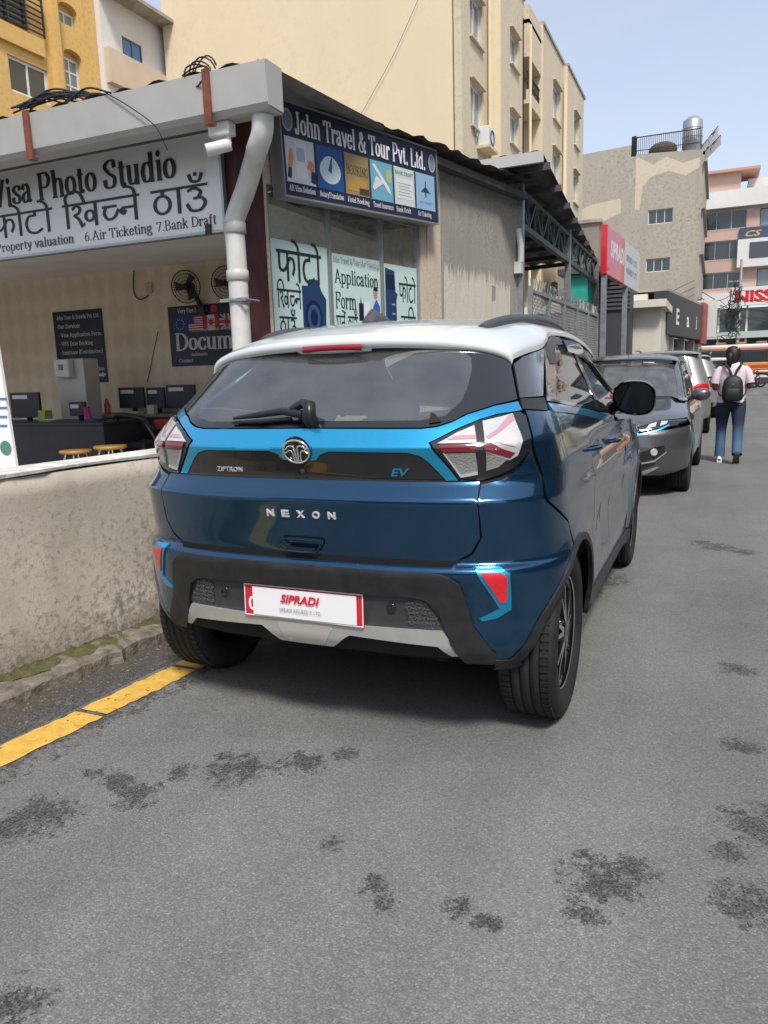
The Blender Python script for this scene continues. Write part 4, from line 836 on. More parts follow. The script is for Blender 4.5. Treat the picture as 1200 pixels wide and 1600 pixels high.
# cctv under the gutter, cables
cc = thing('cctv_camera', 'white bullet security camera on a junction box under the gutter', 'camera', tuple(at_y(345, 215, 2.30)))
p = at_y(346, 203, 2.28); q = MB(); q.box(p[0] - .085, p[0] + .085, 2.24, 2.33, p[2] - .045, p[2] + .045); q.build('junction_box', mat('box_white', (.68, .68, .66), .45), cc, bevel=.008)
p = at_y(334, 230, 2.22); q = MB(); d = unit(V(-.75, -.55, -.25)); c0 = V(p[0] + .02, 2.24, p[2]); q.lathe([(0, -.09), (.038, -.09), (.042, -.07), (.042, .08), (.036, .085), (.034, .07), (0, .07)], c0, d, 18); q.build('camera_body', mat('cam_white', (.66, .66, .64), .4), cc)
q = MB(); q.lathe([(0, .074), (.03, .074), (.033, .08)], c0, d, 16); q.build('camera_lens', M_GBLK, cc); q = MB(); q.tube([c0 + V(.03, .03, .0), c0 + V(.07, .04, .03), V(p[0] + .07, 2.29, p[2] + .09)], .018, 8); q.build('bracket', M_WPAPER, cc)
def cable(label, pts, r=.006, n=6, group='loose cables'):
    q = MB(); q.tube(catmull(pts, n), r, 5); return tag(q.build('cable', M_CABLE), label, 'cable', group)
cable('thin black cable sagging across the grey gutter fascia', [at_y(160, 142, 2.155), at_y(200, 165, 2.15), at_y(235, 190, 2.152), at_y(248, 205, 2.155), at_y(262, 235, 2.2)], .004)
coil = thing('cable_coil', 'tangle of black cable hooked over the rusty gutter strap', 'cable', tuple(at_y(312, 115, 2.2)))
for s_ in range(4):
    c = at_y(306 + s_ * 5, 118 - s_ * 4, 2.17 + s_ * .02); r_ = .07 + .03 * rng.random(); q = MB(); q.tube([c + V(r_ * math.cos(a), .02 * math.sin(a * 2 + s_), r_ * .8 * math.sin(a)) for a in np.linspace(0, 5.6, 18)], .0055, 5); q.build('loop', M_CABLE, coil)
q = MB(); q.tube(catmull([at_y(285, 118, 2.25), at_y(300, 108, 2.2), at_y(322, 104, 2.2), at_y(330, 120, 2.2)], 6), .006, 5); q.build('tail', M_CABLE, coil)
ro = thing('roof_tangle', 'heap of black cables and wires lying on the tin roof edge', 'cable', tuple(at_y(120, 150, 2.3)))
for s_ in range(16):
    c = at_y(60 + rng.uniform(0, 85), 158 - rng.uniform(0, 6), 2.45 + rng.uniform(-.1, .3)); a = rng.uniform(-.5, .5); Ls = rng.uniform(.15, .45)
    q = MB(); q.tube(catmull([c - V(Ls, 0, rng.uniform(-.02, .05)), c + V(0, .05, rng.uniform(.02, .09)), c + V(Ls, .1, rng.uniform(-.05, .06))], 6), .008, 5); q.build('strand', M_CABLE, ro)
# ------------------------------------------------------------------ inside the shop
M_NAVYP = mat('poster_navy', (.012, .022, .05), .4)
t = thing('service_poster', 'dark blue poster listing visa services on the back wall, left', 'poster', tuple(at_y(126, 597, BY)))
a, b_ = at_y(82, 488, BY), at_y(170, 597, BY); B = Board((a[0], BY - .006, b_[2]), (1, 0, 0), (0, 0, 1)); w, h = b_[0] - a[0], a[2] - b_[2]
q = MB(); B.slab(q, w, h, .004); q.build('sheet', M_NAVYP, t); M_PW = mat('poster_white', (.6, .62, .66), .5)
for i, s_ in enumerate(('John Tour & Travels Pvt. Ltd.', 'Our Services', '- Visa Application Form', '- VFS Date Booking', '- Insurance (Coordination)', '- Hotel Booking', '- Air Ticket Reservation')):
    B.put(write(s_, .075, .06, .028, width=min(w * .88, len(s_) * .034)), w * .08, h - .11 - i * .115, 1).build('lettering', M_PW, t)
q = MB(); B.shape(q, [(w * .68, .08), (w * .9, .08), (w * .9, .06), (w * .97, .10), (w * .9, .14), (w * .9, .12), (w * .68, .12)], 1); q.build('arrow', M_PW, t)
B.put(write('Go', .09, .06, .03), w * .74, .16, 1).build('lettering', M_PW, t)
t = thing('document_poster', 'dark blue poster with four flags and the large word Document on the back wall', 'poster', tuple(at_y(320, 573, BY)))
a, b_ = at_y(262, 480, BY), at_y(272, 573, BY); B = Board((a[0], BY - .006, b_[2]), (1, 0, 0), (0, 0, 1)); w, h = 1.45, a[2] - b_[2]
q = MB(); B.slab(q, w, h, .004); q.build('sheet', M_NAVYP, t)
B.put(write('Very Fast Service', .075, .06, .028, width=.46), .15, h - .085, 1).build('lettering', M_PW, t)
q = MB(); B.disc(q, .70, h - .06, .045, .045, 1); q.build('red_roundel', M_RED, t)
B.put(write('Document', .30, .075, .024, width=1.28), .08, .20, 1).build('big_lettering', M_PW, t); B.put(write('John International Courier', .05, .06, .03, width=.6), .36, .42, 1).build('lettering', M_PW, t)
B.put(write('Contact', .06, .06, .03, width=.22), .12, .05, 1).build('lettering', M_PW, t); B.put(write('Kathmandu', .05, .06, .03, width=.25), .32, .125, 1).build('lettering', M_PW, t)
fw_, fh = .22, .185; fy = h - .315; MF = lambda nm, c: mat('flag_' + nm, c, .5)
def flag(i, col):
    q = MB(); B.rect(q, .07 + i * .235, .07 + i * .235 + fw_, fy, fy + fh, 1); return q.build('flag', col, t), .07 + i * .235
f_, x0 = flag(0, MF('blue', (.015, .04, .22))); q = MB()
for k in range(12): B.disc(q, x0 + fw_ / 2 + .06 * math.cos(k * math.pi / 6), fy + fh / 2 + .06 * math.sin(k * math.pi / 6), .008, .008, 2, 6)
q.build('stars', MF('yellow', (.6, .5, .1)), f_)
f_, x0 = flag(1, MF('white', (.62, .62, .64))); q = MB(); [B.rect(q, x0, x0 + fw_, fy + fh * (2 * k) / 13, fy + fh * (2 * k + 1) / 13, 2) for k in range(7)]; q.build('stripes', MF('red', (.45, .03, .05)), f_); q = MB(); B.rect(q, x0, x0 + fw_ * .42, fy + fh * 6 / 13, fy + fh, 3); q.build('canton', MF('navy', (.03, .05, .2)), f_)
f_, x0 = flag(2, MF('white', (.62, .62, .64))); q = MB(); B.rect(q, x0, x0 + fw_ * .25, fy, fy + fh, 2); B.rect(q, x0 + fw_ * .75, x0 + fw_, fy, fy + fh, 2); c = (x0 + fw_ / 2, fy + fh / 2)
B.shape(q, [(c[0] + r_ * math.cos(a_), c[1] + .005 + r_ * math.sin(a_)) for a_, r_ in zip(np.linspace(math.pi / 2, math.pi / 2 + 2 * math.pi, 14, endpoint=False), [.06, .03] * 7)], 2); q.build('leaf_and_bands', MF('red', (.45, .03, .05)), f_)
f_, x0 = flag(3, MF('navy', (.03, .05, .2)))
for wd_, l, cm in ((.03, 2, MF('white', (.62, .62, .64))), (.014, 3, MF('red', (.45, .03, .05)))):
    q = MB(); B.shape(q, [(x0, fy), (x0 + wd_, fy), (x0 + fw_, fy + fh), (x0 + fw_ - wd_, fy + fh)], l); B.shape(q, [(x0 + fw_ - wd_, fy), (x0 + fw_, fy), (x0 + wd_, fy + fh), (x0, fy + fh)], l + .3); k = wd_ * 1.3; B.rect(q, x0, x0 + fw_, fy + fh / 2 - k, fy + fh / 2 + k, l + .6); B.rect(q, x0 + fw_ / 2 - k, x0 + fw_ / 2 + k, fy, fy + fh, l + .75); q.build('crosses', cm, f_)
def wall_fan(label, u, v):
    c = at_y(u, v, BY - .22); t = thing('wall_fan', label, 'fan', tuple(c), 0, 'wall fans'); M = mat('fan_black', (.02, .02, .022), .4)
    ax = unit(V(.15, -1, -.1)); q = MB(); u_ = unit(np.cross(ax, UP)); w_ = np.cross(u_, ax)
    for r_ in (.19, .15, .11, .07): q.tube([c + ax * (.05 - .3 * (r_ - .1) ** 2 * 10) + u_ * r_ * math.cos(a) + w_ * r_ * math.sin(a) for a in np.linspace(0, 2 * math.pi, 28, endpoint=False)], .0035 if r_ < .19 else .007, 5, closed=True)
    for a in np.linspace(0, 2 * math.pi, 36, endpoint=False):
        d = u_ * math.cos(a) + w_ * math.sin(a); q.tube([c + ax * .055 + d * .03, c + ax * .06 + d * .11, c + ax * .03 + d * .19, c - ax * .05 + d * .13], .0018, 4)
    q.build('cage', M, t); q = MB()
    for k in range(3):
        a = k * 2.094; d = u_ * math.cos(a) + w_ * math.sin(a); e = np.cross(ax, d); q.add([c + d * .02 - e * .02, c + d * .15 - e * .07 + ax * .02, c + d * .16 + e * .04 - ax * .01, c + d * .02 + e * .03], [(0, 1, 2, 3)], True)
    q.build('blades', mat('fan_blade', (.06, .07, .08), .3), t); q = MB(); q.lathe([(0, .06), (.035, .055), (.05, -.03), (.05, -.12), (0, -.13)], c, ax, 16); q.build('motor', M, t)
    q = MB(); q.tube([c - ax * .1, c + V(.02, .14, -.10), c + V(.05, .2, -.27)], [.03, .03, .035], 8); q.box(c[0] - .01, c[0] + .11, BY - .06, BY - .004, c[2] - .32, c[2] - .2); q.build('bracket', M, t)
wall_fan('black wall fan above the Document poster, left of the pipe', 292, 448); wall_fan('black wall fan half hidden behind the white downpipe', 355, 442)
q = MB(); p = at_y(234, 450, BY); q.box(p[0] - .05, p[0] + .05, BY - .03, BY - .002, p[2] - .06, p[2] + .06); tag(q.build('switch_box', mat('switch_white', (.5, .48, .42), .5), bevel=.004), 'pale switch box on the wallpaper left of the fans', 'switch')
cable('grey loop of cable hanging beside the switch box', [at_y(209, 422, BY - .02), at_y(209, 455, BY - .02), at_y(218, 468, BY - .03), at_y(232, 462, BY - .02)], .008)
cable('thin black cable hanging down the wallpaper by the monitors', [at_y(247, 518, BY - .012), at_y(241, 545, BY - .012), at_y(236, 570, BY - .012), at_y(230, 598, BY - .012)], .004)
# water dispenser / time clock on pillar, counters, monitors
t = thing('white_cabinet', 'tall white cabinet with a small rounded panel, in front of the service poster', 'cabinet', tuple(at_y(110, 640, 4.7)))
a, b_ = at_y(86, 562, 4.7), at_y(137, 640, 4.7); q = MB(); q.box(a[0], b_[0], 4.7, 4.95, SF + .02, a[2]); q.build('body', mat('cabinet_white', (.56, .55, .52), .45), t, bevel=.01)
a, b_ = at_y(82, 562, 4.6), at_y(108, 590, 4.6); q = MB(); q.box(a[0], b_[0], 4.6, 4.694, b_[2], a[2]); q.build('panel', mat('panel_white', (.66, .66, .65), .4), t, bevel=.02); q = MB(); c = (a + b_) / 2; q.box(c[0] - .035, c[0] + .035, 4.592, 4.6, c[2] - .02, c[2] + .05); q.build('display', M_GBLK, t)
M_DESK = mat('dark_desk', (.028, .032, .042), .45, var=.2); M_COUNT = mat('counter_grey', (.16, .15, .14), .5, var=.2)
a, b_ = at_y(18, 660, 4.0), at_y(160, 655, 4.0); dz = at_y(90, 660, 4.0)[2]
t = thing('front_desk', 'dark grey desk with solid front at the left of the shop', 'desk', (a[0], 4.0, SF + .02)); q = MB(); q.box(a[0] - .8, b_[0], 4.0, 4.06, SF + .02, dz - .03); q.build('front_panel', M_DESK, t); q = MB(); q.box(a[0] - .82, b_[0] + .03, 3.97, 4.62, dz - .03, dz); q.build('desk_top', M_DESK, t, bevel=.004); q = MB(); q.box(b_[0] - .05, b_[0], 4.06, 4.6, SF + .02, dz - .03); q.build('side_panel', M_DESK, t)
z2 = at_y(200, 647, 5.0)[2]; t = thing('back_counter', 'long grey counter along the back wall under the monitors', 'counter', (-5.3, 5.1, SF + .02)); q = MB(); q.box(-6.3, -2.9, 4.92, 5.48, z2 - .04, z2); q.build('counter_top', M_COUNT, t, bevel=.004); q = MB(); q.box(-6.3, -2.9, 5.0, 5.05, SF + .02, z2 - .04); q.build('counter_front', M_DESK, t)
def monitor(label, u0, u1, v0, v1, y, group='computer screens'):
    a, b_ = at_y(u0, v0, y), at_y(u1, v1, y); t = thing('monitor', label, 'monitor', ((a[0] + b_[0]) / 2, y, b_[2]), 0, group); q = MB(); q.box(a[0], b_[0], y, y + .035, b_[2] + .02, a[2]); q.build('screen_back', mat('monitor_shell', (.02, .025, .04), .4), t, bevel=.006)
    q = MB(); w = b_[0] - a[0]; q.add([(a[0] + w * .1, y - .003, a[2] - .03), (a[0] + w * .62, y - .003, a[2] - .03), (a[0] + w * .62, y - .003, a[2] - .075), (a[0] + w * .1, y - .003, a[2] - .075)], [(3, 2, 1, 0)]); q.build('paper_strip', M_PW, t)
    q = MB(); c = (a[0] + b_[0]) / 2; q.box(c - .03, c + .03, y + .04, y + .07, b_[2] - .07, b_[2] + .15); q.box(c - .11, c + .11, y - .03, y + .14, b_[2] - .085, b_[2] - .07); q.build('stand', M_DARK, t)
    return t
monitor('dark monitor on the front desk, leftmost of the screens', 14, 64, 614, 655, 4.25); monitor('dark monitor on the back counter, beside the pink bottle', 184, 226, 606, 640, 5.15); monitor('dark blue monitor on the back counter, middle of the three in a row', 228, 258, 606, 640, 5.2); monitor('dark monitor on the back counter, rightmost beside the blue SUV', 258, 306, 602, 640, 5.15)
monitor('small dark screen on the front desk by the pink cloth', 107, 134, 628, 652, 4.3)
def stool(label, u, v):
    y = 3.55; c = at_y(u, v, y); t = thing('stool', label, 'stool', (c[0], y, SF + .02), 0, 'wooden topped stools'); q = MB(); q.lathe([(0, .0), (.15, .0), (.165, .01), (.165, .03), (.155, .035), (0, .035)], (c[0], y, c[2] - .035), (0, 0, 1), 26); q.build('seat', mat('orange_wood', (.48, .25, .06), .4, var=.15), t)
    for k in range(4):
        a = k * math.pi / 2 + .6; q = MB(); q.tube([(c[0] + .10 * math.cos(a), y + .10 * math.sin(a), c[2] - .035), (c[0] + .15 * math.cos(a), y + .15 * math.sin(a), c[2] - .2), (c[0] + .17 * math.cos(a), y + .17 * math.sin(a), SF + .02)], .011, 8); q.build('leg', M_CHROME, t)
stool('round orange topped stool in front of the dark desk, left one', 118, 703); stool('round orange topped stool nearer the blue SUV, right one', 172, 696)
y = 4.3; c = at_y(200, 655, y); t = thing('office_chair', 'black chair with curved chrome backrest between the stools and the counter', 'chair', (c[0], y, SF + .02)); q = MB(); q.tube(catmull([c + V(-.24, .1, -.02), c + V(-.2, .02, .03), c + V(0, -.05, .05), c + V(.2, .02, .0), c + V(.26, .12, -.12)], 6), .03, 8); q.build('backrest', M_CLAD, t); q = MB(); q.box(c[0] - .22, c[0] + .22, y - .02, y + .42, c[2] - .33, c[2] - .26); q.build('seat', M_CLAD, t, bevel=.02)
q = MB(); q.tube([(c[0], y + .2, c[2] - .3), (c[0], y + .2, SF + .1)], .03, 8)
for k in range(5): q.tube([(c[0], y + .2, SF + .12), (c[0] + .26 * math.cos(k * 1.257), y + .2 + .26 * math.sin(k * 1.257), SF + .05)], .018, 6)
q.tube([c + V(.2, .02, 0), c + V(.22, .2, -.28)], .014, 6); q.tube([c + V(-.2, .02, 0), c + V(-.22, .2, -.28)], .014, 6); q.build('base', M_STEEL, t)
q = MB(); p = at_y(168, 640, 5.05); q.lathe([(0, 0), (.035, 0), (.038, .02), (.038, .12), (.02, .16), (.016, .2), (0, .2)], (p[0], 5.05, z2), (0, 0, 1), 16); tag(q.build('bottle', mat('pink_bottle', (.5, .10, .12), .3)), 'pink bottle standing on the back counter', 'bottle')
q = MB(); p = at_y(137, 640, 4.3); G = [[(p[0] + .035 * math.cos(a) + .02 * math.sin(z * 20), 4.3 + .03 * math.sin(a), dz - .10 + z) for a in np.linspace(0, 2 * math.pi, 9)] for z in np.linspace(0, .26, 8)]; q.grid(G); tag(q.build('cloth', mat('magenta_cloth', (.55, .03, .22), .7)), 'magenta cloth hanging beside the small dark screen', 'cloth')
q = MB(); p = at_y(71, 655, 4.2); q.box(p[0] - .055, p[0] + .055, 4.15, 4.26, dz + .001, dz + .13); tag(q.build('green_box', mat('lime_box', (.28, .42, .05), .5), bevel=.005), 'lime green box on the front desk', 'box')
q = MB(); p = at_y(238, 640, 4.98); q.box(p[0] - .06, p[0] + .05, 4.95, 5.02, z2 + .001, z2 + .11); tag(q.build('paper_box', mat('paper_box', (.45, .42, .36), .6), bevel=.004), 'small pale paper box on the back counter in front of the monitors', 'box')
q = MB(); p = at_y(250, 662, 4.75); q.box(p[0] - .05, p[0] + .14, 4.7, 4.9, p[2] - .06, p[2] + .05); tag(q.build('red_tray', mat('red_tray', (.35, .05, .04), .5), bevel=.01), 'red box beside the counter, next to the blue SUV lamp', 'box')
t = thing('leaning_panel', 'white printed panel standing at the left edge of the shop front', 'panel', (-4.75, 2.72, .27)); a, b_ = at_y(3, 560, 2.73), at_y(22, 735, 2.73); q = MB(); q.prism([V(-5.6, 2.72, SF + .02), V(b_[0] + .06, 2.72, SF + .02), V(a[0] - .05, 2.72, a[2] + .55), V(-5.6, 2.72, a[2] + .55)], V(0, .03, 0)); q.build('sheet', M_SIGNW, t)
q = MB(); B = Board((-5.2, 2.717, .3), (1, 0, 0), UP); p = at_y(9, 700, 2.717); B.disc(q, p[0] + 5.2, p[2] - .3, .075, .07, 1); q.build('picture', mat('green_print', (.10, .22, .20), .5), t); q = MB()
for k in range(4): pp = at_y(2, 625 + 14 * k, 2.717); B.rect(q, pp[0] + 5.2 - .3, pp[0] + 5.2 + .08, pp[2] - .3, pp[2] - .3 + .02, 1)
q.build('print_lines', mat('blue_print', (.1, .2, .4), .5), t)
for lab, u, y, zz, col in (('sheaf of white paper on the front desk, by the leftmost monitor', 88, 4.25, dz, (.6, .6, .58)), ('blue folder lying on the front desk near its right end', 152, 4.2, dz, (.06, .12, .28)), ('white paper pad on the back counter by the middle monitor', 213, 5.0, z2, (.58, .57, .54))):
    p = at_y(u, 650, y); q = MB()
    for k in range(5): a = .06 * rng.normal(); q.obox(V(p[0] - .1, y - .1, zz + .001 + k * .006), V(.2 * math.cos(a), .2 * math.sin(a), 0), V(-.13 * math.sin(a), .13 * math.cos(a), 0), V(0, 0, .005))
    tag(q.build('paper_stack', mat('paper_' + lab[:4], col, .7)), lab, 'paper', 'papers on the desks')
# ------------------------------------------------------------------ blocks behind the shop
M_CREAM = stain('cream_paint', (.69, .58, .405), (.73, .62, .435), (.62, .52, .36), sc_=.4); M_CREAM2 = stain('cream_paint_shaded', (.58, .49, .36), (.63, .54, .40), (.42, .36, .27), sc_=.7)  # second cream is a darker copy, with side-face shade put into the colour
M_YELW = stain('yellow_paint', (.62, .40, .14), (.68, .45, .17), (.48, .30, .11), sc_=.8); M_UPVC = mat('white_window_frame', (.66, .66, .64), .4); M_SKYGL = mat('blueish_pane', (.16, .22, .27), .08, spec=.8, coat=.5)
M_CONC = mat('slab_concrete', (.33, .30, .26), .85, var=.2, vscale=2); M_RAIL = mat('black_railing', (.03, .03, .03), .5)
def block(name, m, parent, x0, x1, y0, y1, z0, z1): return box_part(name, m, parent, x0, x1, y0, y1, z0, z1)
cb = thing('cream_apartment_block', 'tall cream apartment block with stepped bays and balconies, behind the shop roof', 'building', (-12, 31, 0))
CX = -6.6; CTOP = 16.2
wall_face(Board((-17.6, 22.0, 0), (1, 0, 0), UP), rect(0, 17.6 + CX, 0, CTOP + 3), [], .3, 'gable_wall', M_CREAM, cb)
def side_bay(nm, x, y0, y1, ztop, wins, cols=2):
    B = Board((x, y0, 0), (0, 1, 0), UP); holes = [rect(a - y0, b - y0, c, d) for a, b, c, d in wins]
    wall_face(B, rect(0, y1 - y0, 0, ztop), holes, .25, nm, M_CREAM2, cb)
    for h in holes:
        (a, c), (b, _), (_, d), _ = h; window(B, a, b, c, d, cb, M_UPVC, M_SKYGL, cols, 1, .16, .07)
        q = MB(); q.obox(B.p(a - .08, d + .05), B.ux * (b - a + .16), B.uy * .06, B.n * .13); q.build('window_hood', M_CREAM2, cb)
        q = MB(); q.obox(B.p(a - .05, c - .09), B.ux * (b - a + .1), B.uy * .06, B.n * .1); q.build('window_sill', M_CREAM2, cb)
Z = [(12.0, 13.3), (9.35, 10.65), (6.5, 7.8), (3.6, 4.9)]
side_bay('side_wall', CX + .3, 22.0, 24.95, CTOP + 1.6, [(22.9, 24.3, a, b) for a, b in Z])
q = MB(); q.box(CX + .3 - .2, CX + .75, 24.95, 25.05, 0, CTOP + .2); q.build('bay_return', M_CREAM, cb)
side_bay('bay_wall', CX + .75, 25.05, 28.4, 15.0, [(26.3, 27.5, a + .25, b + .0) for a, b in Z])
block('balcony_back_wall', M_CREAM2, cb, -8.2, -7.9, 28.4, 30.6, 0, 14.2)
block('balcony_side_wall', M_CREAM2, cb, -8.2, CX + .75, 28.2, 28.39, 0, 14.4)
for zf in (2.9, 5.8, 8.7, 11.6, 14.4):
    q = MB(); q.box(-7.9, CX + .95, 28.42, 30.58, zf - .14, zf); bl = q.build('balcony_slab', M_CREAM2, cb)
    if zf < 14:
        q = MB(); q.box(CX + .83, CX + .93, 28.42, 30.58, zf, zf + .35); q.build('parapet', M_CREAM2, bl)
        q = MB()
        for yy in np.linspace(28.5, 30.5, 14): q.box(CX + .86, CX + .885, yy, yy + .025, zf + .35, zf + .95)
        q.box(CX + .85, CX + .9, 28.42, 30.58, zf + .95, zf + 1.0); q.box(CX + .85, CX + .9, 28.42, 30.58, zf + .62, zf + .65); q.build('railing', M_UPVC if zf < 9 else M_RAIL, bl)
block('balcony_crown', M_CREAM2, cb, CX - 1.2, CX + .95, 28.42, 30.58, 13.1, 14.9)
block('bay_return', M_CREAM, cb, CX - .5, CX + 1.0, 30.6, 30.72, 0, 15.0)
side_bay('bay_wall', CX + 1.0, 30.72, 35.1, 15.0, [(32.8, 34.4, a + .2, b + .3) for a, b in Z])
block('bay_return', M_CREAM, cb, CX - .5, CX + 1.15, 35.3, 35.42, 0, 15.0)
side_bay('bay_wall', CX + 1.15, 35.42, 40.0, 15.0, [(37.2, 38.6, a + .2, b + .3) for a, b in Z])
block('inner_core', M_DARK, cb, -17.3, -8.3, 22.35, 39.9, 0, 14.6); block('roof_slab', M_CONC, cb, -17.6, -7.0, 22.0, 40, 14.95, 15.1)
block('far_wall', M_CREAM2, cb, -17.6, CX + 1.1, 40.0, 40.2, 0, 15.0)
for y0, y1, x in ((25.0, 28.4, .75), (30.6, 35.1, 1.0), (35.3, 40.2, 1.15)): block('coping', M_CONC, cb, CX - .3, CX + x + .06, y0, y1, 15.0, 15.12)
for (yy, x) in ((24.8, .42), (28.5, .98), (35.2, 1.12), (35.0, 1.1)):
    q = MB(); q.tube([(CX + x, yy, 0), (CX + x, yy, 14.2)], .06, 8); q.build('drainpipe', M_CREAM, cb)
cable('thin dark wire strung diagonally across the cream gable wall', [at_y(655, -5, 21.9), at_y(640, 30, 21.9), at_y(610, 95, 21.9), at_y(562, 182, 21.9)], .007, group='wires on the walls')
t = thing('air_conditioner', 'white air conditioner unit on a shelf on the cream apartment wall', 'air conditioner', (CX + .6, 24.6, 9.0)); p = at_x(763, 217, CX + .55)
q = MB(); q.box(CX + .32, CX + .68, p[1] - .45, p[1] + .45, p[2] - .3, p[2] + .3); q.build('casing', M_UPVC, t, bevel=.02); q = MB(); q.lathe([(.24, 0), (.24, .02), (.20, .02), (.20, 0)], (CX + .69, p[1], p[2]), (1, 0, 0), 20); q.build('fan_grille', M_RAIL, t); q = MB(); q.box(CX + .3, CX + .75, p[1] - .55, p[1] + .55, p[2] - .40, p[2] - .31); q.build('shelf', M_CREAM2, t)
t = thing('exhaust_hood', 'round dark vent on the cream wall under a window', 'vent', (CX + .32, 24, 8.9)); p = at_x(743, 205, CX + .33); q = MB(); q.lathe([(.16, 0), (.19, .06), (.14, .06), (.12, 0)], p, (1, 0, 0), 18); q.build('ring', M_STEEL, t)
# yellow block, face along x = -18
YX = -18.
yb_ = thing('yellow_house', 'yellow house with arched windows and railed balcony, upper left', 'building', (YX, 14, 0))
def yx(u, v): p = at_x(u, v, YX); return p[1], p[2]
Y0, Y1 = yx(-60, 60)[0], yx(151, 60)[0]; B = Board((YX, Y0, 0), (0, 1, 0), UP); L0 = lambda u, v: (yx(u, v)[0] - Y0, yx(u, v)[1])
wA = [L0(14, 140), L0(76, 110)]; x0, x1 = L0(13, 100)[0], L0(75, 120)[0]; z0, z1 = L0(40, 150)[1], L0(40, 96)[1]
a0, a1 = L0(101, 100)[0], L0(130, 120)[0]; az0 = L0(115, 152)[1]; az1 = L0(115, 90)[1]; b0, b1 = L0(92, 20)[0], L0(121, 30)[0]; bz0 = L0(107, 40)[1]; bz1 = L0(107, 17)[1]
def arch(a, b, c, d): r_ = (b - a) / 2; return [(a, c), (b, c)] + [((a + b) / 2 + r_ * math.cos(t), d + r_ * .55 * math.sin(t)) for t in np.linspace(0, math.pi, 10)]
wall_face(B, rect(0, Y1 - Y0, 0, 16.5), [rect(x0, x1, z0, z1), arch(a0, a1, az0, az1), arch(b0, b1, bz0, bz1)], .35, 'front_wall', M_YELW, yb_)
window(B, x0, x1, z0, z1, yb_, M_UPVC, M_DGLASS, 2, 1, .12, .08); window(B, a0, a1, az0, az1, yb_, M_UPVC, M_SKYGL, 2, 3, .25, .07); window(B, b0, b1, bz0, bz1, yb_, M_UPVC, M_SKYGL, 2, 1, .25, .06)
q = MB(); q.obox(B.p(a0, az1) - B.n * .34, B.ux * (a1 - a0), B.uy * (a1 - a0) * .35, B.n * .1); q.build('arch_panel', M_YELW, yb_); q = MB(); q.obox(B.p(b0, bz1) - B.n * .34, B.ux * (b1 - b0), B.uy * (b1 - b0) * .35, B.n * .1); q.build('arch_panel', M_YELW, yb_)
p0 = L0(72, 10); q = MB(); q.obox(B.p(p0[0], 0), B.ux * .22, B.uy * 16.5, B.n * .25); q.build('pilaster', M_YELW, yb_)
q = MB(); q.obox(B.p(x0 + .8, z0 + .08) - B.n * .14, B.ux * .65, B.uy * (z1 - z0 - .16), B.n * .01); q.build('curtain', mat('curtain_beige', (.40, .33, .22), .8), yb_)
q = MB(); r0, r1 = L0(-55, 20)[0], L0(62, 40)[0]; zr = L0(20, 37)[1]
for k in range(7): q.obox(B.p(r0, zr + k * .16) + B.n * .1, B.ux * (r1 - r0), B.uy * .035, B.n * .035)
for xx in np.linspace(r0, r1, 5): q.obox(B.p(xx, zr - .05) + B.n * .1, B.ux * .05, B.uy * 1.1, B.n * .05)
q.build('railing', M_RAIL, yb_); q = MB(); q.obox(B.p(r0, zr - .6), B.ux * (r1 - r0), B.uy * .5, B.n * .12); q.build('balcony', M_YELW, yb_)
q = MB(); q.obox(B.p(r0 + .3, zr) + B.n * .006, B.ux * (L0(37, 5)[0] - r0 - .3), B.uy * 2.2, B.n * .05); q.build('balcony_door', M_DGLASS, yb_)
block('flank_wall', M_YELW, yb_, -26, YX - .36, Y1 - .3, Y1, 0, 16.5); block('near_flank', M_YELW, yb_, -26, YX - .36, Y0, Y0 + .3, 0, 16.5)
wb = thing('white_house', 'white house with one blue window above a cream parapet, between yellow and cream blocks', 'building', (YX + .4, 20, 0)); WY1 = yx(262, 60)[0]; B = Board((YX + .2, Y1 + .02, 0), (0, 1, 0), UP); L0 = lambda u, v: (at_x(u, v, YX + .2)[1] - Y1 - .02, at_x(u, v, YX + .2)[2])
x0, x1 = L0(191, 70)[0], L0(222, 90)[0]; z0, z1 = L0(206, 96)[1], L0(206, 64)[1]; zt = L0(200, 14)[1]
wall_face(B, rect(0, 9.5, 0, zt), [rect(x0, x1, z0, z1)], .3, 'front_wall', mat('white_house_paint', (.66, .65, .64), .7, var=.05, vscale=1), wb); window(B, x0, x1, z0, z1, wb, M_DGLASS, mat('bright_blue_pane', (.02, .17, .42), .12, coat=.6), 2, 1, .05, .06)
q = MB(); q.obox(B.p(-.1, zt) - B.n * 3.5, B.ux * 9.7, B.uy * .12, B.n * 4.2); q.build('roof', M_CONC, wb); zp = L0(170, 78)[1]; zp0 = L0(165, 128)[1]
q = MB(); q.obox(B.p(.05, zp0), B.ux * 9.3, B.uy * (zp - zp0), B.n * .22); q.build('balcony_parapet', mat('parapet_cream', (.56, .46, .36), .8, var=.08, vscale=1), wb)
# ------------------------------------------------------------------ canopy shed, fence, lit sign box
sh2 = thing('canopy_shed', 'open shed with dark corrugated roof on a steel truss, right of the rendered wall', 'shed', (-1.2, 7.4, 0))
M_DTIN = mat('dark_corrugated_tin', (.075, .075, .078), .6, .3, var=.35, vscale=3)
E0, E1 = V(-.56, 6.75, 3.80), V(-1.12, 15.0, 3.72); q = MB(); G = []
ac = V(-1.35, -.25, -.08)
for i in range(0, 61):
    t = i / 60 * 2.6; G.append([E0 + ac * t + UP * (.028 * math.sin(i * 2 * math.pi / 6)), (E0 + E1) / 2 + ac * t + UP * (.028 * math.sin(i * 2 * math.pi / 6)), E1 + ac * t + UP * (.028 * math.sin(i * 2 * math.pi / 6))])
q.grid(G); q.grid([[p - UP * .008 for p in r_][::-1] for r_ in G]); q.build('roof_sheet', M_DTIN, sh2)
q = MB()
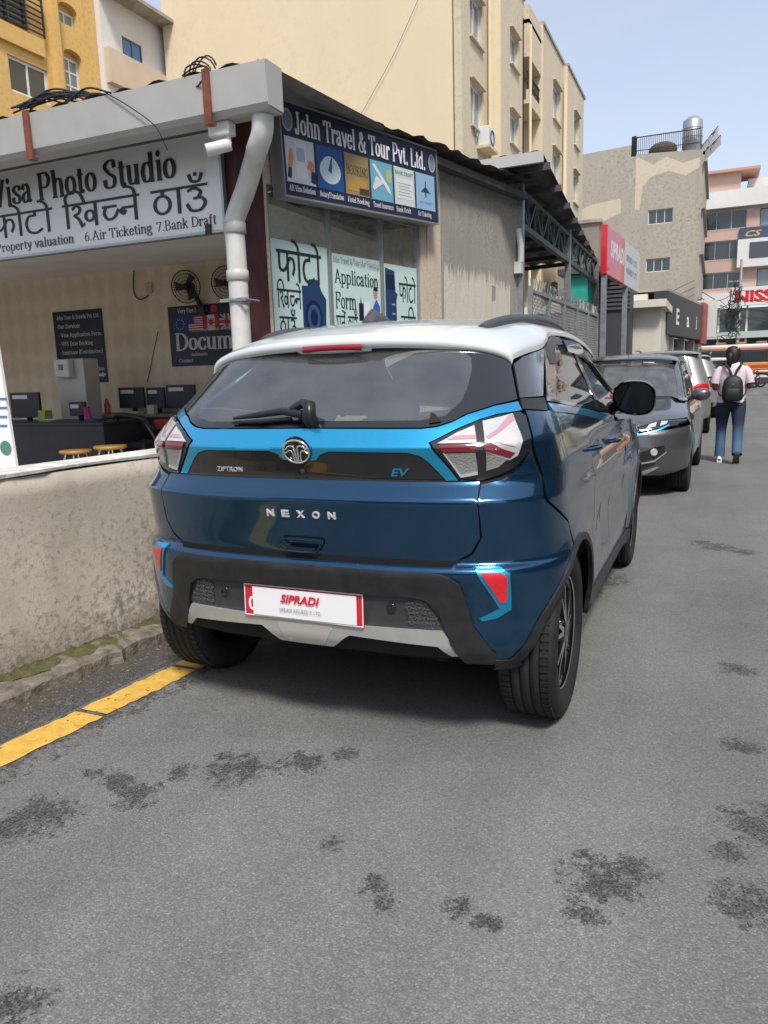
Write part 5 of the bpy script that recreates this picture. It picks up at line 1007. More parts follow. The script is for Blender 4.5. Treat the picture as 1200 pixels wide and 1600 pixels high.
for t in np.linspace(.04, .98, 8): c = E0 + (E1 - E0) * t - UP * .08; q.bar(c + V(.05, 0, 0), c + ac * 2.5, .06, .08)
q.build('purlins', M_DTIN, sh2)
q = MB(); q.bar(E0 + V(.02, -.03, -.06), E0 + ac * .95 + V(0, -.03, -.06), .05, .12); q.build('edge_beam', mat('pale_beam', (.45, .44, .42), .6), sh2)
TX0, TX1 = V(-.98, 7.45, 0), V(-1.05, 14.6, 0); q = MB(); zt_, zb_ = 3.58, 3.16
q.bar(TX0 + UP * zt_, TX1 + UP * zt_, .05, .05); q.bar(TX0 + UP * zb_, TX1 + UP * zb_, .07, .07); N = 16
for i in range(N):
    a = TX0 + (TX1 - TX0) * i / N; b = TX0 + (TX1 - TX0) * (i + 1) / N; q.bar(a + UP * zb_, b + UP * zt_, .03, .03) if i % 2 else q.bar(a + UP * zt_, b + UP * zb_, .03, .03); q.bar(a + UP * zb_, a + UP * zt_, .025, .025)
q.build('truss', mat('truss_grey', (.09, .135, .14), .6, .3), sh2)
for t in (0, .5, 1.): c = TX0 + (TX1 - TX0) * t; q = MB(); q.box(c[0] - .045, c[0] + .045, c[1] - .045, c[1] + .045, 0, 3.66); q.build('post', M_STEEL, sh2)
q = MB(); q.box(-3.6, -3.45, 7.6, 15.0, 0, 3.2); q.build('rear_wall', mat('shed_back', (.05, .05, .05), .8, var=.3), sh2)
q = MB(); q.tube([(-1.0, 7.4, 3.1), (-.95, 7.35, 2.9), (-.95, 7.35, 2.7)], .04, 8); q.box(-1.02, -.93, 7.28, 7.40, 2.56, 2.7); q.build('bracket_lamp', M_UPVC, sh2)
fe = thing('mesh_fence', 'grey wire mesh fence with square steel posts in front of the shed', 'fence', (-.86, 8, 0)); F0, F1 = V(-.86, 7.5, 0), V(-.80, 13.0, 0)
for t in np.linspace(0, 1, 6): c = F0 + (F1 - F0) * t; q = MB(); q.box(c[0] - .03, c[0] + .03, c[1] - .03, c[1] + .03, 0, 2.42); q.build('post', M_STEEL, fe)
q = MB(); d = F1 - F0
for z in (2.36, 1.2, .12): q.bar(F0 + UP * z, F1 + UP * z, .035, .035)
q.build('rails', M_STEEL, fe); q = MB(); Lf = np.linalg.norm(d); u = d / Lf; s_ = .085
for k in range(int(Lf / s_) + 28):
    for sg in (1, -1):
        a = k * s_ - (2.24 if sg > 0 else 0); b = a + sg * 2.24; z0, z1 = .12, 2.36
        if sg < 0: a, b = k * s_, k * s_ - 2.24
        ta = [max(0, min(1, (0 - a) / (b - a))), max(0, min(1, (Lf - a) / (b - a)))]; t0, t1 = min(ta), max(ta)
        if t1 - t0 < .01: continue
        q.bar(F0 + u * (a + (b - a) * t0) + UP * (z0 + 2.24 * t0), F0 + u * (a + (b - a) * t1) + UP * (z0 + 2.24 * t1), .007, .007)
tag(q.build('wire_mesh', M_STEEL, fe), kind='stuff'); q = MB()
for k in range(90): a = F0 + u * (k * Lf / 90) + UP * 2.37; q.bar(a, a + V(rng.normal(0, .03), .03, .16), .008, .008)
tag(q.build('wire_spikes', M_STEEL, fe), kind='stuff')
ls = thing('lightbox_sign', 'red and white box sign on two steel posts over the parked cars', 'sign', (-.72, 13.5, 0)); q = MB(); A = V(-.62, 12.9, 0); Bp = V(-.42, 17.3, 0); d = Bp - A; u = unit(d); nn = V(u[1], -u[0], 0); z0, z1 = 3.12, 4.02
LB = Board(A + UP * z0, u, UP); Ld = np.linalg.norm(d); MR = mat('sign_red', (.62, .02, .035), .35, coat=.4); MW = mat('sign_pale', (.62, .64, .66), .4)
q.obox(A + UP * z0 - nn * .12, u * Ld * .48, UP * (z1 - z0), nn * .12); q.build('red_box', MR, ls, bevel=.01); q = MB(); q.obox(A + u * Ld * .482 + UP * z0 - nn * .12, u * Ld * .518, UP * (z1 - z0), nn * .12); q.build('white_box', MW, ls, bevel=.01)
LB.put(sans('SIPRADI', .42, width=1.7, shear=.2, bold=.04), .35, .38, 1).build('lettering', M_WPAPER, ls)
for k, s_ in enumerate(('SIPRADI', 'ASSURED')): LB.put(sans(s_ + ' P. LTD.', .18, width=1.6, bold=.02), Ld * .53, .52 - k * .26, 1).build('lettering', M_GREYT, ls)
for t in (.02, .60): c = A + d * t - nn * .06; q = MB(); q.box(c[0] - .05, c[0] + .05, c[1] - .05, c[1] + .05, 0, z0); q.build('post', M_STEEL, ls)
# ------------------------------------------------------------------ low buildings beyond
lb = thing('white_annexe', 'low white annexe with flat roof and dark doorway behind the grey hatchback', 'building', (-1.5, 22, 0)); B = Board((-8, 23, 0), (1, 0, 0), UP)
a = at_y(990, 500, 23.); M_AW = mat('annexe_white', (.64, .61, .53), .75, var=.06, vscale=1.5)
p1 = at_y(1034, 480, 23.); X1 = p1[0] + 8; q1 = at_y(940, 545, 23.)[0] + 8; q2 = at_y(953, 545, 23.)[0] + 8
wall_face(B, rect(0, X1, 0, p1[2]), [rect(q1, q2, 0, 2.1)], .2, 'front_wall', M_AW, lb); q = MB(); q.obox(B.p(-.2, p1[2]) - B.n * 5, B.ux * (X1 + .35), B.uy * .22, B.n * 5.4); q.build('roof_slab', M_AW, lb)
q = MB(); q.obox(B.p(q1, 0) - B.n * .19, B.ux * (q2 - q1), B.uy * 2.1, B.n * .04); q.build('door', mat('brown_door', (.09, .06, .05), .6), lb)
q = MB(); q.obox(B.p(X1 - .2, 0) - B.n * 5, B.ux * .2, B.uy * p1[2], B.n * 4.79); q.build('side_wall', M_AW, lb)
dk = thing('dark_sign_shop', 'shop with a big charcoal fascia sign, beyond the white annexe', 'shop', (0, 27, 0)); X2 = -.35
B = Board((-.36, 25.2, 0), unit(V(.117, 1, 0)), UP); M_CH = mat('charcoal_fascia', (.035, .035, .038), .5)
q = MB(); q.obox(B.p(0, 2.45) - B.n * .3, B.ux * 8.0, B.uy * 1.4, B.n * .45); q.build('fascia_sign', M_CH, dk)
for k, (s_, xx) in enumerate((('E', 1.7), ('a', 4.0), ('i', 6.4))): B.put(sans(s_, .75, width=.6 if s_ != 'i' else .16, bold=.03), xx, 2.85, 104).build('letter', M_WPAPER, dk)
q = MB(); q.obox(B.p(0, 0) - B.n * .5, B.ux * 8, B.uy * 2.44, B.n * .1); q.build('shop_glass', M_DGLASS, dk)
for k in range(4): q = MB(); q.obox(B.p(.1 + k * 2.5, 0) - B.n * .39, B.ux * .3, B.uy * 2.44, B.n * .3); q.build('pillar', [mat('green_post', (.05, .22, .12), .5), M_AW, M_AW, M_AW][k], dk)
q = MB(); q.obox(B.p(.4, 0) - B.n * .385, B.ux * 1.6, B.uy * 2.6, B.n * .05); q.build('tiled_panel', mat('brown_tile', (.16, .10, .07), .6, var=.5, vscale=5), dk)
q = MB()
for k in range(9): q.obox(B.p(4.4, .6 + k * .2) - B.n * .384, B.ux * 1.7, B.uy * .1, B.n * .06)
q.build('shutter_slats', mat('blue_shutter', (.06, .12, .3), .5), dk)
q = MB(); q.obox(B.p(0, 3.86) - B.n * 4, B.ux * 8, B.uy * .1, B.n * 4.1); q.build('roof', M_CONC, dk); q = MB(); q.obox(B.p(0, 0) - B.n * 4, B.ux * .2, B.uy * 3.8, B.n * 3.49); q.build('side_wall', M_AW, dk)
t = thing('red_signboard', 'narrow red signboard fixed at the far end of the charcoal sign', 'sign', (.6, 34.4, 0)); q = MB(); q.obox(B.p(8.05, 2.3) - B.n * .3, B.ux * 1.3, B.uy * 1.7, B.n * .5); q.build('panel', mat('brick_red', (.32, .07, .06), .6, var=.3, vscale=3), t); q = MB(); q.obox(B.p(9.5, 2.6) - B.n * .3, B.ux * .5, B.uy * 1.6, B.n * .8); q.build('meter_box', M_UPVC, t); q = MB(); q.obox(B.p(8.3, 0) - B.n * .3, B.ux * 1.0, B.uy * 2.3, B.n * .3); q.build('pier', M_AW, t)
gs = thing('green_sheet_hut', 'hut of green metal sheet under the far end of the canopy', 'hut', (-2.2, 19, 0)); a, b = at_y(862, 432, 20), at_y(918, 455, 20); q = MB(); q.box(a[0] + .35, b[0], 20, 22, a[2] - .75, a[2]); q.build('sheet_wall', mat('green_sheet', (.02, .30, .22), .5, var=.2, vscale=2), gs); q = MB(); q.box(a[0] + .3, b[0], 20.02, 22, 0, a[2] - .76); q.build('lower_wall', M_CONC, gs); q = MB(); q.box(a[0] + .2, b[0] + .5, 19.8, 22.2, a[2] + .0, a[2] + .15); q.build('roof', M_DTIN, gs)
gb = thing('grey_tank_room', 'plain grey block rising just above the canopy edge', 'building', (-4, 30, 0)); a, b = at_y(888, 352, 30), at_y(934, 440, 30); q = MB(); q.box(a[0] - .4, b[0], 30, 34, 0, a[2]); q.build('wall', mat('grey_block', (.24, .22, .18), .8, var=.1, vscale=1), gb); q = MB(); q.box(a[0] - .5, b[0] + .1, 29.9, 34.1, a[2], a[2] + .12); q.build('roof_slab', M_CONC, gb)
lv = thing('louvred_hut', 'dark hut with ribbed metal walls between the sign posts', 'hut', (-1.5, 21.5, 0)); a, b = at_y(925, 428, 21.5), at_y(984, 480, 21.5); q = MB(); q.box(a[0], b[0], 21.5, 22.6, 0, a[2]); q.build('wall', mat('hut_dark', (.045, .05, .06), .6), lv)
for k in range(9): q = MB(); z = a[2] - .05 - k * .12; q.box(a[0] - .01, b[0] + .01, 21.44, 21.5, z - .07, z); q.build('slat', mat('slat_grey', (.09, .095, .11), .5, .3), lv)
# ------------------------------------------------------------------ the bare grey block across the junction
gy = 52.; gk = thing('grey_block', 'bare cement sided block with two small windows and a railed roof terrace', 'building', (-4, gy, 0)); M_GR = stain('bare_cement', (.36, .325, .275), (.45, .41, .35), (.20, .18, .155), sc_=.55)
B = Board((-8.35, gy, 0), (1, 0, 0), UP); hole = [rect(5.2, 6.72, 10.55, 11.45), rect(5.15, 6.65, 7.55, 8.4)]
wall_face(B, [(0, 0), (8.5, 0), (8.35, 14.75), (4.25, 15.0), (4.25, 15.6), (0, 15.4)], hole, .3, 'gable_wall', M_GR, gk)
for h in hole: window(B, h[0][0], h[1][0], h[0][1], h[2][1], gk, M_UPVC, M_DGLASS, 3, 1, .15, .05)
q = MB(); B.shape(q, [(.05, 10.5), (1.5, 10.7), (3.5, 11.5), (3.45, 12.4), (1.6, 12.2), (.05, 11.7)], 3); q.build('pale_patch', stain('pale_render', (.56, .49, .38), (.62, .55, .44), (.42, .36, .28), sc_=.5), gk)
q = MB(); v, f = fill2d([[(4.35, 11.6), (4.65, 11.5), (4.8, 12.9), (5.3, 13.5), (6.4, 13.7), (7.4, 13.3), (8.2, 13.7), (8.2, 14.3), (7.2, 14.1), (6.2, 14.6), (5.4, 14.2), (4.35, 14.9)]], 9); q.add([B.p(a, b, 4) for a, b in v], [tuple(t) for t in f]); q.build('pale_patch', MATS['pale_render'], gk)
block('side_wall', M_GR, gk, -.15, .12, gy + .3, gy + 12, 0, 14.7); block('roof_slab', M_CONC, gk, -8.3, .12, gy + .3, gy + 12, 14.5, 14.7); q = MB()
for z in np.linspace(2.8, 14, 5): q.box(.1, .3, gy - .1, gy + 12, z, z + .1)
q.build('floor_edges', M_CONC, gk); q = MB()
for xx in np.linspace(-4.0, -.2, 34): q.box(xx, xx + .03, gy + .1, gy + .13, 15.0, 16.0)
q.box(-4.05, -.15, gy + .09, gy + .14, 16.0, 16.06); q.box(-4.05, -.15, gy + .09, gy + .14, 15.2, 15.24); q.build('roof_railing', M_RAIL, gk)
q = MB(); q.box(-4.3, -4.0, gy - .02, gy + .2, 14.9, 16.1); q.build('end_post', M_DARK, gk)
t = thing('water_tank', 'steel water tank on the grey block roof', 'tank', (-.7, gy + 1, 14.7)); p = at_y(1081, 232, gy + 1); q = MB(); q.lathe([(0, 2.3), (.3, 2.25), (.55, 2.05), (.6, 2.0), (.6, .1), (.55, 0), (0, 0)], (p[0], gy + 1, 14.75), (0, 0, 1), 20); q.build('drum', M_STEEL, t); q = MB(); [q.lathe([(.61, z), (.63, z + .03), (.61, z + .06)], (p[0], gy + 1, 14.75), (0, 0, 1), 20) for z in (.5, 1., 1.5)]; q.build('hoops', M_STEEL, t)
for lab, (u0, v0, u1, v1) in (('upper dark solar panel tilted on the grey block roof', (1093, 232, 1122, 196)), ('lower dark solar panel tilted beside the water tank', (1097, 240, 1126, 210))):
    a, b = at_y(u0, v0, gy + .8), at_y(u1, v1, gy + .8); t = thing('solar_panel', lab, 'solar panel', tuple(a), 0, 'roof solar panels'); q = MB(); q.obox(a, b - a, V(0, 2.2, .0), V(.03, 0, -.05)); q.build('panel', mat('solar_dark', (.02, .03, .06), .2, coat=.8), t); q = MB(); q.bar((a + b) / 2, V((a + b)[0] / 2, gy + .9, 14.7), .06, .06); q.bar(b - (b - a) * .1 + V(0, .3, 0), V(b[0] - .7, gy + .9, 14.7), .06, .06); q.build('stand', M_STEEL, t)
q = MB(); p = at_y(1035, 245, gy + 1); q.sphere((p[0], gy + 1.2, 15.3), (.9, .5, .55)); tag(q.build('roof_heap', mat('brown_heap', (.10, .06, .045), .8, var=.4)), 'brown heap of stored goods behind the roof railing', 'heap')
# ------------------------------------------------------------------ the pink block
py = 70.; pk = thing('pink_block', 'pink and white office block with barred windows and showroom at street level', 'building', (3, py, 0)); M_PK = mat('pink_render', (.52, .36, .30), .75, var=.08, vscale=.6); M_PW2 = mat('white_render', (.66, .65, .62), .7, var=.06, vscale=.5)
B = Board((-1.2, py, 0), (1, 0, 0), UP); F = [(8.0, 9.6), (10.7, 12.6)]
rows = [(13.6 - .35, 15.9 - .35)] ; 
def pz(u, v): p = at_y(u, v, py); return p[0] + 1.2, p[2]
w1 = [rect(.9, 4.35, pz(1120, 360)[1], pz(1120, 330)[1]), rect(.9, 4.3, pz(1120, 407)[1], pz(1120, 377)[1]), rect(.9, 4.25, pz(1120, 452)[1], pz(1120, 426)[1])]
w2 = [rect(5.35, 11.0, pz(1180, 354)[1], pz(1180, 326)[1]), rect(5.35, 11.0, pz(1180, 447)[1], pz(1180, 420)[1])]
wall_face(B, rect(.2, 12, pz(1150, 470)[1], pz(1150, 325)[1]), w1 + w2, .3, 'front_wall', M_PK, pk)
for h in w1: window(B, h[0][0], h[1][0], h[0][1], h[2][1], pk, M_UPVC, M_DGLASS, 3, 1, .2, .07)
for h in w2: window(B, h[0][0], h[1][0], h[0][1], h[2][1], pk, M_RAIL, M_SKYGL, 5, 1, .2, .06)
for h in w1:
    q = MB()
    for xx in np.arange(h[0][0], h[1][0], .16): q.obox(B.p(xx, h[0][1] - .05) + B.n * .05, B.ux * .025, B.uy * (h[2][1] - h[0][1]) * .95, B.n * .025)
    q.build('window_bars', M_RAIL, pk)
    q = MB(); q.obox(B.p(h[0][0] + 1.25, h[0][1] + .1) - B.n * .28, B.ux * 1.0, B.uy * (h[2][1] - h[0][1]) * .8, B.n * .03); q.build('curtain', M_UPVC, pk)
q = MB(); q.obox(B.p(0, pz(1150, 325)[1] + .02) - B.n * 2, B.ux * 12, B.uy * 1.35, B.n * 2.6); q.build('parapet', M_PW2, pk)
q = MB(); q.obox(B.p(.2, pz(1120, 318)[1] + .9) - B.n * 5, B.ux * 3.6, B.uy * 1.6, B.n * 4); q.build('penthouse', M_PK, pk); q = MB(); q.obox(B.p(.0, pz(1120, 318)[1] + 2.52) - B.n * 5, B.ux * 5.2, B.uy * .2, B.n * 4.6); q.build('penthouse_roof', mat('pink_slab', (.5, .28, .2), .7), pk); q = MB(); q.obox(B.p(4.4, pz(1160, 318)[1] + .9) - B.n * 6, B.ux * 7, B.uy * 1.6, B.n * 3); q.build('stair_room', M_PW2, pk)
q = MB(); a_, b_ = pz(1155, 375), pz(1200, 355); q.obox(B.p(a_[0], b_[1] - .85) + B.n * .02, B.ux * 7, B.uy * .95, B.n * .2); sgn = q.build('blue_signboard', mat('sign_slate', (.05, .07, .13), .45), pk)
B.put(sans('CS', .62, width=1.2, bold=.02, shear=.3), a_[0] + .45, b_[1] - .6, 150).build('gold_lettering', mat('gold_print', (.55, .36, .07), .4), sgn); B.put(sans('S mk', .5, width=1.7, bold=.02), a_[0] + 2.9, b_[1] - .6, 150).build('teal_lettering', mat('teal_print', (.1, .5, .5), .4), sgn)
q = MB(); q.obox(B.p(a_[0] - .1, pz(1180, 417)[1]) + B.n * .0, B.ux * 7, B.uy * (b_[1] - .86 - pz(1180, 417)[1]), B.n * .6); ob = q.build('white_oriel', M_PW2, pk)
for k in range(2): q = MB(); q.obox(B.p(a_[0] + .8 + k * 2.6, pz(1180, 404)[1]) + B.n * .61, B.ux * 2.0, B.uy * 1.25, B.n * .03); q.build('oriel_window', M_DGLASS, ob)
q = MB(); q.obox(B.p(.2, pz(1150, 481)[1]) + B.n * .05, B.ux * 3.2, B.uy * 1.25, B.n * .5); q.build('blank_fascia', M_PW2, pk); z0 = pz(1180, 475)[1]
q = MB(); q.obox(B.p(3.45, z0 - .1) + B.n * .05, B.ux * 7, B.uy * 1.5, B.n * .5); nf = q.build('showroom_fascia', M_PW2, pk)
B.put(sans('NISSAN', 1.25, width=4.9, bold=.05), 3.75, z0 + .2, 368).build('red_lettering', M_RED, nf)
q = MB(); q.obox(B.p(.2, 0) - B.n * .6, B.ux * 11.5, B.uy * (pz(1150, 481)[1]), B.n * .1); q.build('showroom_glass', mat('showroom_glass', (.035, .06, .065), .06, coat=1.), pk)
for z in (3.6,): q = MB(); q.obox(B.p(.2, z) - B.n * .5, B.ux * 11.5, B.uy * .55, B.n * .5); q.build('mezzanine_band', mat('pale_green_band', (.42, .5, .46), .5), pk)
for k in range(6): q = MB(); q.obox(B.p(.3 + k * 2.2, 0) - B.n * .49, B.ux * .16, B.uy * 6.6, B.n * .2); q.build('mullion', M_UPVC, pk)
block('side_wall', M_PK, pk, -1.1, -.9, py + .01, py + 10, 0, 14)
# ------------------------------------------------------------------ utility pole and wires
up_ = thing('utility_pole', 'utility pole with a knot of cables in front of the showroom', 'pole', (2.6, 61, 0)); p = at_y(1152, 540, 61); q = MB(); q.tube([(p[0], 61, 0), (p[0], 61, 9)], [.14, .09], 10); q.build('shaft', mat('pole_concrete', (.36, .36, .34), .8), up_); q = MB(); q.box(p[0] - .8, p[0] + .8, 60.9, 61.0, 7.4, 7.5); q.build('crossarm', M_STEEL, up_); pw_ = at_y(1145, 500, 61); q = MB()
for k in range(40):
    c = V(pw_[0] + rng.normal(0, .25), 60.85, rng.uniform(3.2, 7)); q.tube(catmull([c + V(rng.normal(0, .3), 0, rng.normal(0, .4)), c, c + V(rng.normal(0, .3), 0, rng.normal(0, .5)), c + V(rng.normal(0, .2), 0, -.5)], 4), .022, 4)
tag(q.build('cable_knot', M_CABLE, up_), kind='stuff')
for k in range(5):
    z = 6.6 - k * .55; a = V(pw_[0], 61, z); b = V(.35 - .05 * k, 51.5, z - .6 + .2 * k); cable('sagging overhead wire, number %s down from the pole to the grey block' % ['one', 'two', 'three', 'four', 'five'][k], [a, (a + b) / 2 - UP * (.5 + .1 * k), b], .025, 8, 'overhead wires at the junction')
for k in range(4):
    z = 6.8 - k * .6; a = V(pw_[0], 61, z); b = V(pw_[0] + 9, 60, z + .2); cable('sagging overhead wire, number %s down from the pole off to the right' % ['one', 'two', 'three', 'four'][k], [a, (a + b) / 2 - UP * (.6 + .15 * k), b], .025, 8, 'overhead wires at the junction')
for k in range(3):
    a = at_y(880, 452 + 9 * k, 24); b = at_y(1086, 438 + 11 * k, 51.8); cable('thin wire sagging across the grey block, %s of three' % ['upper', 'middle', 'lower'][k], [a, (a + b) / 2 - UP * .7, b], .018, 8, 'wires over the annexe')
# ---- the blue electric SUV: profiles in metres, y forward from the rear bumper
H_AX = (.49, 2.985)
H_W = Tab([(.2, .84), (.3, .872), (.45, .893), (.62, .9), (.78, .897), (.92, .885), (1.02, .872), (1.12, .85), (1.2, .808), (1.24, .782), (1.37, .722), (1.45, .694), (1.50, .668), (1.54, .63)], .02)
H_Yr = Tab([(.2, .06), (.3, .02), (.355, -.02), (.4, -.04), (.5, -.045), (.60, -.06), (.67, -.075), (.69, -.07), (.705, -.03), (.74, -.035), (.86, -.060), (.922, -.074), (.984, -.014), (1.0, -.014), (1.05, -.022), (1.10, -.036), (1.165, .012), (1.2, .042), (1.46, .32), (1.54, .40)], .008)
H_Yf = Tab([(.2, 3.80), (.3, 3.9), (.5, 3.95), (.75, 3.94), (.88, 3.86), (.96, 3.7), (1.02, 3.4), (1.08, 3.08), (1.12, 2.96), (1.3, 2.62), (1.46, 2.3), (1.54, 2.1)], .02)
def H_side(y, z):
    b = 0
    for ay in H_AX:
        r = np.hypot(y - ay, z - .33)
        b = b + .016 * np.exp(-((r - .39) / .075) ** 2) * np.clip((.9 - z) / .2, 0, 1)
    mid = np.clip((y - 1.0) / .3, 0, 1) * np.clip((2.6 - y) / .3, 0, 1)
    b = b - .022 * mid * np.exp(-((z - .62) / .13) ** 2) - .012 * mid * np.exp(-((z - .98) / .05) ** 2)
    b = b + .012 * np.exp(-((z - .88) / .035) ** 2) * np.clip((y - .4) / .4, 0, 1) * np.clip((3.3 - y) / .4, 0, 1)
    return b - .045 * np.clip((y - 2.5) / 1.2, 0, 1) ** 2 * (z < 9)
def H_rear(x, y, z):
    a = np.abs(x)
    # pocket round each rear reflector
    u = np.clip((a - .60 - .25 * (.69 - z) * (z < .69)) / .05, 0, 1) * np.clip((.80 - a) / .03, 0, 1) * np.clip((z - .535) / .03, 0, 1) * np.clip((.715 - z) / .02, 0, 1)
    return .0 * u * u * (3 - 2 * u)
HERO = Shell(H_W, H_Yr, H_Yf, side=H_side, rear=H_rear)
# ------------------------------------------------------------------ shared car pieces
def wheel(parent, x, y, z, r, w, side, rim_r, style='star', face=M_ALLOY, name='wheel'):
    """tyre (with grooves) as the wheel, alloy as its sub-parts; side=+1 outer face towards +x"""
    h = w / 2; g = .007
    pr = [(rim_r + .004, -h * .72), (rim_r + .02, -h * .93), (r * .82, -h * 1.02), (r * .93, -h * .98), (r * .975, -h * .87), (r - .002, -h * .74)]
    for a in (-.50, -.17, .17, .50):
        pr += [(r, h * (a - .035)), (r - g, h * (a - .03)), (r - g, h * (a + .03)), (r, h * (a + .035))]
    pr += [(r - .002, h * .74), (r * .975, h * .87), (r * .93, h * .98), (r * .82, h * 1.02), (rim_r + .02, h * .93), (rim_r + .004, h * .72)]
    t = MB(); t.lathe([(a, b * side) for a, b in pr], (x, y, z), (1, 0, 0), 56, True)
    for k in range(72):      # shoulder tread blocks
        for sgn in (-1, 1):
            an = k * 2 * math.pi / 72 + (.02 if sgn > 0 else 0); c, s_ = math.cos(an), math.sin(an); tt = np.array([0, -s_, c])
            o = np.array([x + sgn * h * .66, y + c * (r - .004), z + s_ * (r - .004)])
            t.obox(o - tt * .0095 - np.array([.014, 0, 0]), (.03, 0, 0), tt * .019, (0, c * .0052, s_ * .0052))
    W_ = t.build(name, M_RUB, parent, world=False)
    xo = x + side * h * .70; b = MB()
    b.lathe([(.02, -.06 * side), (rim_r - .012, -.06 * side), (rim_r - .008, -.01 * side), (rim_r + .006, .012 * side), (rim_r + .006, .0 * side)], (xo, y, z), (1, 0, 0), 40)
    b.build('rim', M_GBLK, W_, world=False)
    s = MB(); sd_ = MB(); nsp = 5
    def P(rr, an, d): return (xo + side * d, y + rr * math.cos(an), z + rr * math.sin(an))
    for k in range(nsp):
        a0 = k * 2 * math.pi / nsp + .3
        for q in (-1, 1):
            e = a0 + q * .30; i = a0 + q * .13
            poly = [P(.045, i - .25, .014), P(.045, i + .25, .014), P(rim_r * .62, a0 + q * .20 + .045, .006), P(rim_r - .004, e + .05, -.002), P(rim_r - .004, e - .04, -.002), P(rim_r * .62, a0 + q * .20 - .035, .006)]
            sd_.prism([V(*p_) - V(side * .002, 0, 0) for p_ in poly], (-side * .022, 0, 0)); s.add(poly if np.dot(np.cross(V(*poly[1]) - V(*poly[0]), V(*poly[2]) - V(*poly[0])), V(side, 0, 0)) > 0 else poly[::-1], [tuple(range(len(poly)))])
    sd_.build('spoke_backs', M_GBLK, W_, world=False); s.lathe([(rim_r + .001, .009 * side), (rim_r + .004, .0125 * side), (rim_r + .0075, .010 * side)], (xo, y, z), (1, 0, 0), 40)
    s.build('spokes', face, W_, world=False)
    c = MB(); c.lathe([(0, .02 * side), (.03, .018 * side), (.055, .010 * side), (.058, -.01 * side)], (xo, y, z), (1, 0, 0), 20); c.build('hub_cap', M_GBLK, W_, world=False)
    d = MB(); d.lathe([(.03, -.075 * side), (.14, -.075 * side), (.14, -.09 * side)], (xo, y, z), (1, 0, 0), 28); d.build('brake_disc', mat('dark_disc', (.06, .06, .062), .5, .5), W_, world=False)
    return W_
def arc_pts(sh, ay, az, rr, a0, a1, n=18):
    out = []
    for t in np.linspace(a0, a1, n):
        y, z = ay + rr * math.cos(t), az + rr * math.sin(t); out.append((sh.from_yz(y, z), z))
    return out
def seat(parent, x, y, z, m=M_SEAT, w=.46, back=.58):
    s = MB(); n = 8
    s.box(x - w / 2, x + w / 2, y - .05, y + .48, z, z + .14)
    G = []
    for i in range(9):
        t = i / 8; ww = w / 2 * (1 - .25 * t ** 3); yy = y - .02 - .16 * t; zz = z + .1 + back * t
        G.append([(x - ww, yy + .02, zz), (x - ww * .8, yy + .06, zz), (x, yy + .05, zz), (x + ww * .8, yy + .06, zz), (x + ww, yy + .02, zz), (x + ww * .9, yy - .07, zz), (x, yy - .09, zz), (x - ww * .9, yy - .07, zz), (x - ww, yy + .02, zz)])
    s.grid(G, True); s.poly(G[-1][:-1])
    s.sphere((x, y - .21, z + .1 + back + .13), (.14, .055, .10), 14, 10); s.tube([(x - .05, y - .19, z + .1 + back - .03), (x - .05, y - .2, z + .1 + back + .08)], .008, 6); s.tube([(x + .05, y - .19, z + .1 + back - .03), (x + .05, y - .2, z + .1 + back + .08)], .008, 6)
    return s.build('seat', m, parent, world=False, bevel=.02)
# ------------------------------------------------------------------ the blue electric SUV
car = thing('electric_suv', 'dark blue electric SUV with white roof and bright blue tailgate band, parked closest to camera', 'car', (0, 0, 0))
SH = HERO
def YZ(y, z): return (SH.from_yz(y, z), z)
def sym(right): return [(-s, z) for s, z in right[::-1]] + right
zb = lambda y: float(np.interp(y, [.0, .3, .7, 1.2, 1.7, 2.5, 3.0], [1.245, 1.235, 1.205, 1.16, 1.105, 1.06, 1.03]))
# black inner body, wheel-arch liners and floor
AR = .372; AZ = .335
arc_r = arc_pts(SH, H_AX[0], AZ, AR + .02, R(184), R(-4)); arc_f = arc_pts(SH, H_AX[1], AZ, AR + .02, R(184), R(-4))
T_ = SH.total
ring = [(0, .34)] + [(.9, .34)] + arc_r + arc_f + [(SH.total, .28), (SH.total, .96), YZ(2.7, .97), YZ(2.5, 1.04), YZ(1.7, 1.08), YZ(.7, 1.17), (1.0, 1.16), (.75, 1.13), (.5, 1.12), (0, 1.13)]
patch(SH, ring, 'inner_body', M_DARK, car, off=-.014, thick=0, step=.06)
patch(SH, ring, 'inner_body', M_DARK, car, off=-.014, thick=0, step=.06, mirror=True)
f = MB(); f.box(-.55, .55, .9, 3.6, .22, .29); f.box(-.5, .5, .12, .9, .30, .36); f.box(-.84, .84, 1.0, 2.5, .23, .29); f.tube([(-.7, H_AX[0] + .05, .30), (.7, H_AX[0] + .05, .30)], .05, 10); f.build('underbody', M_DARK, car, world=False)
for sx in (-1, 1):
    for ay in H_AX:
        l = MB(); l.lathe([(AR + .015, -.22), (AR + .02, 0.)], (sx * .74, ay, AZ), (sx, 0, 0), 30, a0=math.pi, a1=2 * math.pi)
        l.lathe([(0, -.22), (AR + .015, -.22)], (sx * .74, ay, AZ), (sx, 0, 0), 30, a0=math.pi, a1=2 * math.pi); l.build('wheel_arch_liner', M_DARK, car, world=False)
